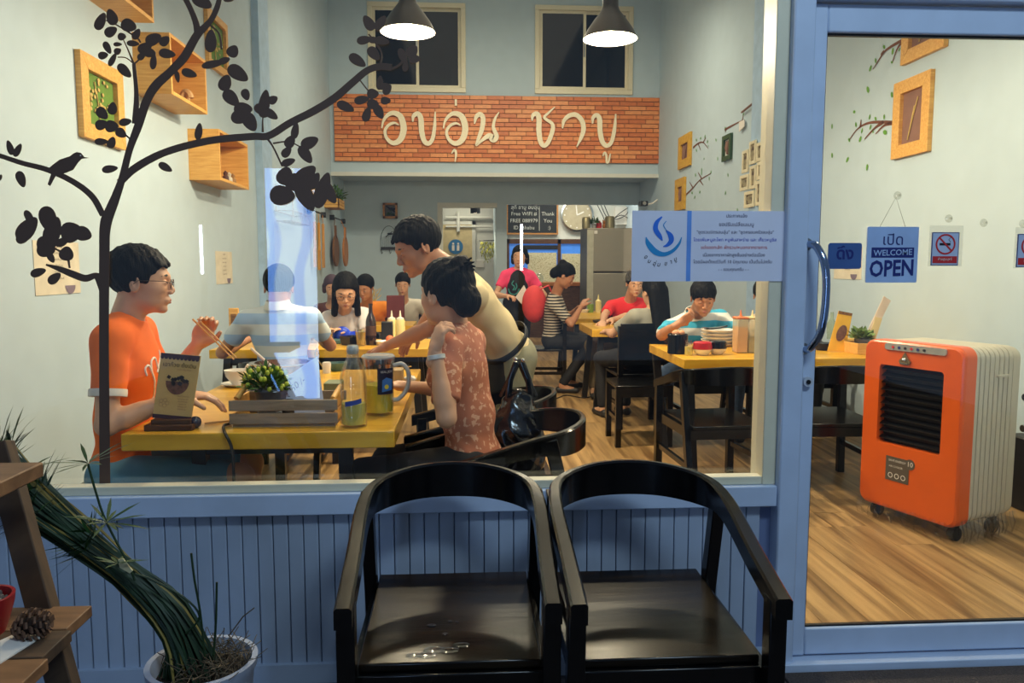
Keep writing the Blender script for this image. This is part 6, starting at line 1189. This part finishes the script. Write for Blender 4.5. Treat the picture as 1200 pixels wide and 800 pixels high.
x = at(338, 482, 2.84).x; obj('sauce_bottle', MB().lathe((x, 2.838, TZ+.011), [(.001, 0), (.020, 0), (.022, .01), (.022, .075), (.019, .083), (.001, .085)], 24), M('dark_lid', (34, 36, 42), .3), label='small dark bottle beside the tin bucket in the crate', cat='bottle')
# carafe and pitcher
CG = GLASS('clear_vessel', (.965, .97, .96), .13); LEM = LIQ('lemonade', (214, 214, 110), .8)
x, y = on(415, 499); t = thing('glass_carafe', 'narrow clear glass carafe of pale yellow drink with a lid, front one', 'carafe', (x, y, TZ))
obj('vessel', MB().lathe((x, y, TZ), [(.001, 0), (.045, 0), (.047, .006), (.047, .17), (.046, .185), (.030, .232), (.022, .252), (.021, .27), (.023, .273), (.019, .275), (.018, .25), (.027, .23), (.043, .18), (.044, .01), (.001, .006)], 36), CG, t); obj('drink', MB().lathe((x, y, TZ), [(.001, .008), (.0425, .01), (.0425, .085), (.001, .085)], 32), LEM, t); obj('stopper', MB().lathe((x, y, TZ+.262), [(.001, 0), (.018, 0), (.022, .012), (.022, .024), (.017, .032), (.001, .033)], 24), M('clear_stopper', (190, 190, 180), .15, .3), t)
lb = MB(); zz = TZ+.078; v = []
for k in range(9): a_ = R_(-120+9*k); v += [(x+.0485*math.cos(a_), y+.0485*math.sin(a_), zz+.012*k/8), (x+.0485*math.cos(a_), y+.0485*math.sin(a_), zz+.017+.012*k/8)]
lb.add(v, [(2*k, 2*k+2, 2*k+3, 2*k+1) for k in range(8)]); obj('blue_label', lb, M('label_blue', (40, 64, 150), .5), t)
x, y = on(443, 487); y += .04; t = thing('glass_pitcher', 'wide clear pitcher of lemon drink with lid and curved handle, behind the carafe', 'pitcher', (x, y, TZ)); R1 = .058
obj('vessel', MB().lathe((x, y, TZ), [(.001, 0), (R1*.96, 0), (R1, .008), (R1*1.02, .18), (R1*1.1, .222), (R1*1.04, .222), (R1*.96, .18), (R1*.94, .012), (.001, .008)], 40), CG, t); obj('drink', MB().lathe((x, y, TZ), [(.001, .010), (R1*.92, .012), (R1*.93, .118), (.001, .118)], 36), M('lemon_drink', (222, 208, 60), .2, var=.08), t)
obj('lid', MB().lathe((x, y, TZ+.220), [(.001, 0), (R1*1.1, 0), (R1*1.13, .006), (R1*1.0, .014), (.02, .018), (.001, .018)], 36), M('clear_lid', (196, 196, 190), .12, .2), t)
obj('handle', MB().tube([tuple(p) for p in spline([(x+R1, y, TZ+.19), (x+R1+.035, y, TZ+.195), (x+R1+.058, y, TZ+.16), (x+R1+.052, y, TZ+.10), (x+R1+.02, y, TZ+.06), (x+R1-.002, y, TZ+.055)], 6)], .009, 10), M('clear_handle', (200, 198, 190), .12, .15), t)
lb = MB(); v = []
for k in range(11): a_ = R_(-88+7*k); v += [(x+R1*1.04*math.cos(a_), y+R1*1.04*math.sin(a_), TZ+.085+.0*k), (x+R1*1.05*math.cos(a_), y+R1*1.05*math.sin(a_), TZ+.185)]
lb.add(v, [(2*k, 2*k+2, 2*k+3, 2*k+1) for k in range(10)]); lab = obj('paper_label', lb, M('label_navy', (22, 22, 50), .5), t)
a_ = R_(-55); rd = Vector((math.cos(a_), math.sin(a_), 0)); tg = Vector((-rd.y, rd.x, 0)); cc = Vector((x, y, TZ+.12))+rd*(R1*1.06); obj('label_swirl', MB().prism([cc-tg*.02-Vector((0, 0, .025)), cc+tg*.022-Vector((0, 0, .02)), cc+tg*.024+Vector((0, 0, .022)), cc+tg*.0+Vector((0, 0, .03)), cc-tg*.018+Vector((0, 0, .02))], rd*.001), M('swirl_blue', (60, 120, 190), .5), lab); obj('lemon_slice', MB().cyl(cc+rd*.001-Vector((0, 0, .006)), cc+rd*.002-Vector((0, 0, .006)), .009, n=16), M('lemon', (225, 205, 60), .5), lab)
text('REAL JOY', .012, cc+Vector((0, 0, .052)), tg, (0, 0, 1), PAPER, 'print', lab, .0015)
# bowl, hot pot, sauces at the back of the nearest table
x, y = on(279, 452); t = thing('bowl_on_plate', 'white deep bowl on a small plate by the hand of the man in orange', 'bowl', (x, y, TZ)); obj('bowl', MB().lathe((x, y, TZ+.008), [(.001, 0), (.028, 0), (.030, .006), (.055, .04), (.062, .070), (.058, .070), (.05, .04), (.001, .012)], 36), WHITE, t); obj('plate', MB().lathe((x, y, TZ), [(.001, 0), (.05, 0), (.078, .012), (.079, .015), (.05, .006), (.001, .006)], 36), WHITE, t)
obj('spoon_handle', MB().tube([(x+.03, y-.02, TZ+.05), (x+.055, y-.03, TZ+.10), (x+.06, y-.03, TZ+.105)], .008, 8), WHITE, t)
x, y = on(330, 452); y = 3.5; x = at(332, 440, y).x; t = thing('hot_pot', 'stainless steel hot pot with broth on a low black burner', 'pot', (x, y, TZ)); obj('pot', MB().lathe((x, y, TZ+.04), [(.001, 0), (.115, 0), (.125, .02), (.125, .10), (.145, .104), (.147, .108), (.122, .110), (.12, .03), (.001, .01)], 44), STEEL, t); obj('broth', MB().lathe((x, y, TZ+.12), [(.001, 0), (.121, 0)], 40), M('broth', (150, 70, 30), .15), t); obj('burner', MB().box(x-.14, y-.13, TZ, x+.14, y+.13, TZ+.04), BLKM, t, bev=.008)
obj('ladle', MB().tube([(x-.05, y, TZ+.13), (x-.13, y-.03, TZ+.215)], .006, 8).ball((x-.045, y, TZ+.12), (.03, .03, .012)), WHITE, label='white ladle standing in the steel hot pot', cat='ladle', org=(x-.05, y, TZ+.12))
obj('appliance_cable', MB().tube([tuple(p) for p in spline([(at(270, 496, 2.85).x, 2.85, TZ+.006), (at(262, 496, 2.8).x, 2.80, TZ+.008), (at(264, 500, 2.712).x, 2.706, TZ+.003), (at(272, 520, 2.70).x, 2.70, TZ-.06), (at(274, 560, 2.70).x, 2.70, TZ-.20)], 5)], .0055, 6), BLKM, label='black appliance cable hanging over the front edge of the nearest table', cat='cable')
def tiny(name, label, cat, px, py, prof, mm, z=TZ, group=None, n=24, lid=None):
    x, y = on(px, py, z); o = obj(name, MB().lathe((x, y, z), prof, n), mm, label=label, cat=cat, group=group); return x, y, o
TEAL = M('teal_bowl', (70, 104, 98), .35)
tiny('sauce_bowl', 'small teal bowl between the leaning menu and the pitcher', 'bowl', 396, 434, [(.001, 0), (.035, 0), (.05, .03), (.052, .045), (.047, .045), (.03, .008), (.001, .008)], TEAL); tiny('sauce_bowl', 'small white lidded cup behind the leaning menu', 'bowl', 383, 437, [(.001, 0), (.02, 0), (.024, .05), (.02, .06), (.001, .06)], WHITE)
x, y = on(389, 468); obj('tissue_box', MB().box(x-.035, y, TZ, x+.035, y+.12, TZ+.07), M('green_box', (110, 120, 90), .5), label='small green and grey card box left of the carafe', cat='box', bev=.003)
x, y = on(462, 449); obj('paper_cup_box', MB().box(x-.03, y, TZ, x+.04, y+.10, TZ+.065), M('tan_box', (190, 160, 110), .6), label='small tan box behind the pitcher handle', cat='box', bev=.004)
x, y = on(480, 446); F = Field(.006); F.ell((x, y, TZ+.012), (.03, .025, .013)); F.ell((x+.01, y-.03, TZ+.010), (.02, .02, .011)); F.noise(.003, (160, 140, 150)); V, Q = F.mesh(); tt = thing('crumpled_tissue', 'crumpled white tissue on the nearest table right of the pitcher', 'tissue', (x, y, TZ)); child_mesh('paper', V, Q, PAPER, tt)
for k, (a, b) in enumerate((((455, 433), (482, 430)), ((290, 492), (240, 497)))): a, b = on(*a), on(*b); obj('chopstick', MB().cyl((*a, TZ+.004), (*b, TZ+.004), .004, .003, 8), cs, label=('single light chopstick lying on the rear edge of the nearest table', 'thin stick lying on the table between menu stand and crate')[k], cat='chopstick')
x, y = on(372, 437); m = MB()
for s_ in (-1, 1): m.tube([(x+s_*.03, y, TZ+.0), (x+s_*.03, y, TZ+.03), (x-s_*.012, y, TZ+.10), (x, y, TZ+.135)], .003, 6)
obj('wire_holder', m, STEEL, label='twisted wire ladle holder behind the leaning menu', cat='holder')
# second table
ZB = .75; tiny('black_box_bowl', 'square black bowl of rice on the second table', 'bowl', 412, 404, [(.001, 0), (.07, 0), (.08, .03), (.085, .065), (.078, .065), (.07, .05), (.001, .05)], BLACK, n=4); x, y = on(423, 405); t = thing('iced_tea_glass', 'glass of amber iced drink left of the beer bottle', 'glass', (x, y, ZB)); obj('glass', MB().lathe((x, y, ZB), [(.001, 0), (.034, 0), (.042, .12), (.040, .12), (.032, .006), (.001, .006)], 24), CG, t); obj('drink', MB().lathe((x, y, ZB), [(.001, .007), (.031, .007), (.037, .10), (.001, .10)], 24), LIQ('iced_tea', (190, 150, 60), .8), t); m = MB()
for k in range(10): m.box(x+random.uniform(-.02, .01), y-.03+.004*k, ZB+.03+.008*k, x+random.uniform(.01, .025), y-.01+.003*k, ZB+.045+.008*k)
obj('ice', m, M('ice', (220, 210, 160), .1), t, kind='stuff')
x, y = on(435, 404); t = thing('beer_bottle', 'tall brown beer bottle on the second table', 'bottle', (x, y, ZB)); obj('bottle_glass', MB().lathe((x, y, ZB), [(.001, 0), (.037, 0), (.038, .01), (.038, .17), (.030, .20), (.015, .235), (.0135, .285), (.016, .287), (.016, .30), (.001, .30)], 28), M('brown_glass', (38, 18, 10), .08, var=.1, coat=.5), t); obj('label', MB().lathe((x, y, ZB), [(.0385, .07), (.0385, .14)], 28), M('beer_label', (70, 40, 24), .6), t)
for k, (px, w_) in enumerate(((459, .036), (469, .036))):
    x, y = at(px, 375, 5.95).x, 5.95; t = thing('squeeze_bottle', ('left', 'right')[k]+' cream squeeze bottle with nozzle on the second table', 'bottle', (x, y, ZB), 'cream squeeze bottles on the second table'); obj('bottle_body', MB().lathe((x, y, ZB), [(.001, 0), (w_, 0), (w_, .15), (w_*.9, .165), (.001, .165)], 24), M('cream_plastic', (226, 206, 140), .4), t); obj('nozzle', MB().lathe((x, y, ZB+.165), [(w_*.8, 0), (w_*.8, .012), (.009, .02), (.004, .07), (.001, .07)], 20), M('nozzle_white', (226, 218, 196), .4), t)
a = at(452, 388, 5.8); obj('black_menu_box', MB().box(a.x-.03, 5.78, ZB, a.x+.05, 5.86, ZB+.16), BLKM, label='upright black card holder between beer bottle and squeeze bottles', cat='holder', bev=.004)
x, y = on(452, 404); t = thing('egg_plate', 'small white dish with an orange-red ball on the second table', 'dish', (x, y, ZB)); obj('dish', MB().lathe((x, y, ZB), [(.001, 0), (.06, 0), (.075, .03), (.071, .03), (.055, .006), (.001, .006)], 28), WHITE, t); obj('orange_ball', MB().ball((x+.03, y, ZB+.04), .03), M('orange_food', (232, 110, 60), .5), t)
x, y = at(402, 385, 5.95).x, 5.92; F = Field(.008); F.ell((x, y, ZB+.06), (.06, .05, .06)); F.ell((x+.10, y, ZB+.045), (.06, .045, .04)); V, Q = F.mesh(); tt = thing('blue_balloon_bag', 'shiny royal blue double-rounded pouch before the girl with glasses', 'bag', (x, y, ZB)); child_mesh('pouch', V, Q, M('shiny_blue', (30, 60, 190), .15, coat=.6), tt)
x, y = on(388, 403); obj('green_dish', MB().box(x-.07, y, ZB, x+.07, y+.14, ZB+.03), TEAL, label='flat teal tray left of the black rice bowl', cat='tray', bev=.006)
x, y = at(378, 378, 5.9).x, 5.9; obj('steel_pot', MB().lathe((x, y, ZB), [(.001, 0), (.09, 0), (.10, .09), (.115, .095), (.10, .10), (.09, .02), (.001, .02)], 30), STEEL, label='steel pot at the left of the second table', cat='pot')
a = at(463, 346, 7.75); obj('menu_box', MB().box(a.x-.08, 7.7, .75, a.x+.09, 7.78, a.z+.0), M('dark_red', (92, 26, 28), .6), label='dark red upright menu box on the rear left table', cat='box', bev=.005); tiny('cooking_pot', 'small dark pot on the rear left table', 'pot', 448, 372, [(.001, 0), (.09, 0), (.10, .08), (.11, .085), (.001, .09)], BLKM); tiny('rear_vase', 'small vase of dried flowers on the rear left table', 'vase', 437, 373, [(.001, 0), (.03, 0), (.035, .06), (.02, .10), (.024, .12), (.001, .12)], WHITE)
x, y = on(437, 373); m = MB()
for k in range(14): m.tube([(x, y, .86), (x+random.gauss(0, .03), y+random.gauss(0, .02), .95), (x+random.gauss(0, .06), y+random.gauss(0, .04), 1.0+random.uniform(0, .08))], .004, 4)
obj('dried_twigs', m, MATS['dried_flower'], label='dried twigs standing in the small vase at the rear left', cat='twigs', org=(x, y, .87))
a = at(275, 380, 5.3); t = thing('wooden_menu_board', 'narrow yellowish wooden menu board leaning by the left wall beyond the striped polo', 'menu board', (a.x, 5.6, .75)); a, b = at(269, 400, 5.6), at(279, 361, 5.6); obj('board', MB().box(a.x, 5.6, .75, b.x, 5.62, b.z), PINE, t, bev=.003); obj('print_strip', MB().box(a.x+.015, 5.597, .82, b.x-.015, 5.60, b.z-.04), M('brown_ink', (120, 80, 40), .7, sc=90, var=.6), t)
# right table
tiny('black_pot', 'black cylindrical pot of eggs at the left end of the right table', 'pot', 794, 414, [(.001, 0), (.062, 0), (.066, .004), (.066, .125), (.060, .13), (.056, .115), (.001, .11)], BLACK); x, y = on(794, 414)
for k, (dx, dy) in enumerate(((-.02, -.01), (.022, .0), (0, .03))): obj('egg', MB().ball((x+dx, y+dy, TZ+.135), (.024, .024, .02), 14, 10), M('egg_shell', (214, 150, 110), .5), label=('left', 'right', 'rear')[k]+' brown egg on top of the black pot', cat='egg', group='eggs in the black pot')
x, y = on(807, 416); t = thing('mustard_jar', 'small glass jar with yellow sauce at the table corner', 'jar', (x, y, TZ)); obj('jar', MB().lathe((x, y, TZ), [(.001, 0), (.026, 0), (.027, .06), (.021, .075), (.022, .095), (.018, .095), (.018, .07), (.001, .065)], 22), CG, t); obj('sauce', MB().lathe((x, y, TZ), [(.001, .003), (.0245, .003), (.0245, .055), (.001, .055)], 22), M('mustard', (224, 200, 80), .4), t)
BR = M('bowl_red', (170, 24, 34), .3); x, y = on(823, 416)
for k, (dx, dy, mm, lb, z_) in enumerate(((0, 0, WHITE, 'white bowl under the red bowl', 0), (0, 0, BR, 'red bowl stacked upside down on a white bowl', 1), (.11, .04, WHITE, 'white bowl under the black bowl', 0), (.11, .04, BLACK, 'black bowl stacked upside down on a white bowl', 1))):
    if z_ == 0: pf = [(.001, 0), (.03, 0), (.05, .018), (.060, .040), (.056, .040), (.001, .01)]
    else: pf = [(.060, .0405), (.061, .048), (.058, .082), (.050, .088), (.001, .088)]
    obj('small_bowl', MB().lathe((x+dx, y+dy, TZ), pf, 30), mm, label=lb+' on the right table', cat='bowl', group='stacked bowls on the right table', org=(x+dx, y+dy, TZ+.0405*z_))
x, y = on(845, 407)
for k in range(5): obj('white_plate', MB().lathe((x+.02, y+.12, TZ+.024*k), [(.001, 0), (.10, 0), (.125, .018), (.126, .022), (.10, .01), (.001, .01)], 36), WHITE, label=f'round white plate on the right table, {["lowest", "second from below", "middle", "second from top", "topmost"][k]} of the pile', cat='plate', group='pile of white plates'); obj
for k in range(3): a_ = .5+.5*k; obj('spoon', MB().tube([(x-.08, y+.04+.03*k, TZ+.128), (x+.02, y+.09+.02*k, TZ+.130), (x+.08, y+.12, TZ+.142)], .006, 6).ball((x-.09, y+.035+.03*k, TZ+.130), (.026, .018, .007)), STEEL if k else BLACK, label=('black ladle', 'long steel spoon', 'short steel spoon')[k]+' lying across the pile of white plates', cat='spoon')
x, y = on(864, 414)
for k, (cl, liq, h) in enumerate((((205, 110, 50), 'orange sauce', .17), ((26, 26, 34), 'dark sauce', .115), ((190, 150, 100), 'tan sauce', .145))):
    xx = x+.034+.079*k; t = thing('sauce_dispenser', f'tall clear square dispenser of {liq} on the right table', 'dispenser', (xx, y+.05, TZ), 'sauce dispensers on the right table'); obj('container', MB().box(xx-.038, y, TZ, xx+.038, y+.10, TZ+.225), LIQ('cloudy_plastic', (226, 210, 160), .45), t, bev=.008); obj('sauce', MB().box(xx-.0345, y+.004, TZ+.004, xx+.0345, y+.096, TZ+h), M(liq.replace(' ', '_'), cl, .3), t, bev=.006); obj('lid', MB().box(xx-.04, y-.001, TZ+.225, xx+.04, y+.101, TZ+.238), M('lid_'+str(k), ((214, 120, 70), (224, 204, 150), (224, 190, 130))[k], .4), t, bev=.004); obj('nozzle', MB().lathe((xx, y+.05, TZ+.238), [(.014, 0), (.008, .012), (.003, .045), (.001, .045)], 12), M('lid_'+str(k), (0, 0, 0)), t)
tiny('glass_tumbler', 'small glass of cola-coloured drink behind the black pot', 'glass', 783, 402, [(.001, 0), (.028, 0), (.034, .09), (.032, .09), (.026, .01), (.001, .01)], LIQ('cola', (120, 70, 30), .8)); a = on(915, 410); 
# beyond the door glass
x, y = on(974, 397); t = thing('clear_bottle', 'clear green-tinted bottle beside the yellow menu card', 'bottle', (x, y, TZ)); obj('bottle_glass', MB().lathe((x, y, TZ), [(.001, 0), (.034, 0), (.036, .12), (.014, .16), (.013, .21), (.001, .21)], 24), LIQ('green_glass', (150, 170, 130), .4), t)
y = 5.05; c0, c1_, c2_, c3_ = at(970, 396, y), at(991, 401, y), at(999, 367, y+.06), at(983, 364, y+.06); t = thing('menu_card', 'small orange-yellow dessert menu card standing on the right table', 'menu', (c0.x, y, TZ)); c0.z = c1_.z = TZ+.002; obj('card', MB().prism([c0, c1_, c2_, c3_], (0, .004, 0)), M('yellow_card', (232, 176, 50), .6), t); ux = (c1_-c0); uy = (c3_-c0); b = c0+ux*.5+uy*.45; obj('bowl_picture', MB().prism([b+ux*.28*math.cos(q)+uy*.2*math.sin(q)+Vector((0, -.003, 0)) for q in np.linspace(0, 6.0, 14)], (0, .001, 0)), M('bowl_print_brown', (0, 0, 0)), t); obj('top_band', MB().prism([c3_-uy*.07+Vector((0, -.002, 0)), c2_-uy*.07+Vector((0, -.002, 0)), c2_+Vector((0, -.002, 0)), c3_+Vector((0, -.002, 0))], (0, .001, 0)), M('brown_ink', (0, 0, 0)), t)
x, y = on(1014, 413); xa, xb = at(1003, 410, 4.9).x, at(1034, 410, 4.9).x; t = thing('tray_box', 'pine tray box with paper on the right table above the cooler', 'tray', (xa, 4.9, TZ)); 
for r in ((xa, 4.88, xb, 4.895), (xa, 5.07, xb, 5.085), (xa, 4.895, xa+.014, 5.07), (xb-.014, 4.895, xb, 5.07)): obj('side', MB().box(r[0], r[1], TZ, r[2], r[3], TZ+.072), PINE, t, bev=.002)
obj('tray_floor', MB().box(xa+.014, 4.895, TZ, xb-.014, 5.07, TZ+.01), PINE, t)
x = at(1010, 395, 4.98).x; t = thing('potted_herb', 'green succulent in a tin pot standing in the tray box', 'plant', (x, 4.98, TZ+.01)); obj('pot', MB().lathe((x, 4.98, TZ+.01), [(.001, 0), (.04, 0), (.048, .085), (.044, .085), (.001, .07)], 20), BK, t); foliage('foliage', (x, 4.98, TZ+.09), (.07, .05, .06), 110, .05, .028, M('herb_green', (110, 136, 70), .6, sc=40, var=.3), t, seed=9)
a, b = at(1013, 397, 5.02), at(1038, 349, 5.1); t = thing('paper_menu', 'pale folded menu standing tilted in the tray box', 'menu', (a.x, 5.02, TZ+.011)); obj('sheet', MB().prism([at(1012, 398, 5.0), at(1021, 398, 5.0), at(1044, 352, 5.06), at(1036, 347, 5.06)], (0, .006, 0)), M('pink_paper', (222, 200, 180), .7), t); obj('inner_sheet', MB().prism([at(1017, 399, 4.99), at(1026, 398, 4.99), at(1034, 373, 5.03), at(1026, 371, 5.03)], (0, .004, 0)), M('card_cream', (214, 190, 140), .7), t)
x, y = on(996, 404); obj('card_box', MB().box(x-.07, y-.02, TZ, x+.03, y+.05, TZ+.05), M('yellow_cream_box', (224, 190, 110), .6), label='open cream card box in front of the yellow menu card', cat='box', bev=.003); x, y = on(964, 410); obj('dark_bowl', MB().lathe((x, y, TZ), [(.001, 0), (.04, 0), (.065, .03), (.07, .05), (.064, .05), (.001, .02)], 28), BLACK, label='dark bowl on the right table behind the door handle', cat='bowl')
# small tables
for px, py, z_, nm, lb, pf, mm in ((692, 366, .75, 'green_cup', 'green cup on the farthest right table', [(.001, 0), (.035, 0), (.042, .1), (.036, .1), (.001, .02)], M('green_cup', (120, 150, 60), .4)), (684, 366, .75, 'white_dish', 'white dish on the farthest right table', [(.001, 0), (.05, 0), (.08, .04), (.001, .03)], WHITE), (716, 373, .75, 'white_bowl', 'white bowl stack on the small middle table', [(.001, 0), (.05, 0), (.07, .07), (.001, .06)], WHITE), (706, 378, .75, 'grey_tray', 'dark grey tray by the hand of the man in red', [(.001, 0), (.09, 0), (.10, .025), (.001, .02)], BLKM), (701, 366, .75, 'squeeze_bottle', 'cream squeeze bottle on the farthest right table', [(.001, 0), (.036, 0), (.036, .14), (.012, .16), (.004, .22), (.001, .22)], MATS['cream_plastic'])): tiny(nm, lb, 'tableware', px, py, pf, mm)
x, y = on(677, 362, .75)

# ================================================================ across the pavement: lit things that the window glass mirrors
t = thing('lightbox_sign', 'tall narrow blue-white lightbox sign across the pavement, seen only mirrored in the glass', 'sign', (0, -3, -.04))
a, b = at(317, 520, 8), at(366, 196, 8); ym = -3.0; xa, xb = a.x, b.x; ORG[t.name] = Vector((xa, ym, -.04)); t.location = ORG[t.name]
def LBX():
    m, nt, p = newmat('lightbox_face'); N = nt.nodes.new; L = nt.links.new; tc = N('ShaderNodeTexCoord'); wv = N('ShaderNodeTexWave'); wv.inputs['Scale'].default_value = .9; wv.inputs['Distortion'].default_value = 5; wv.inputs['Detail'].default_value = 1
    L(tc.outputs['Object'], wv.inputs[0]); r = N('ShaderNodeValToRGB'); L(wv.outputs['Fac'], r.inputs[0]); e = r.color_ramp.elements
    e[0].color = (.16, .38, 1, 1); e[1].color = (.50, .72, 1, 1); e[0].position = .15; e[1].position = .45; L(r.outputs[0], p.inputs['Emission Color']); p.inputs['Emission Strength'].default_value = 6.5; p.inputs['Base Color'].default_value = (.5, .6, .7, 1); return m
obj('housing', MB().box(xa-.03, ym-.14, -.04, xb+.03, ym-.002, b.z+.03), BLKM, t); obj('lit_face', MB().box(xa, ym-.002, a.z, xb, ym, b.z), LBX(), t)
TUB = M('lit_tube', (240, 245, 255), .5, emit=(236, 244, 255), es=30)
for px, y0, y1, lb in ((612, 262, 317, 'vertical fluorescent tube on a post, mirrored before the woman in pink'), (233, 263, 321, 'vertical fluorescent tube on a post, mirrored above the raised chopsticks')):
    a, b = at(px, y1, 8), at(px, y0, 8); t = thing('street_tube_lamp', lb, 'lamp', (a.x, ym, -.04), 'tube lamps across the pavement'); obj('tube', MB().cyl((a.x, ym, a.z), (a.x, ym, b.z), .014, n=12), TUB, t); obj('post', MB().box(a.x-.03, ym-.08, -.04, a.x+.03, ym-.03, b.z+.05), BLKM, t)
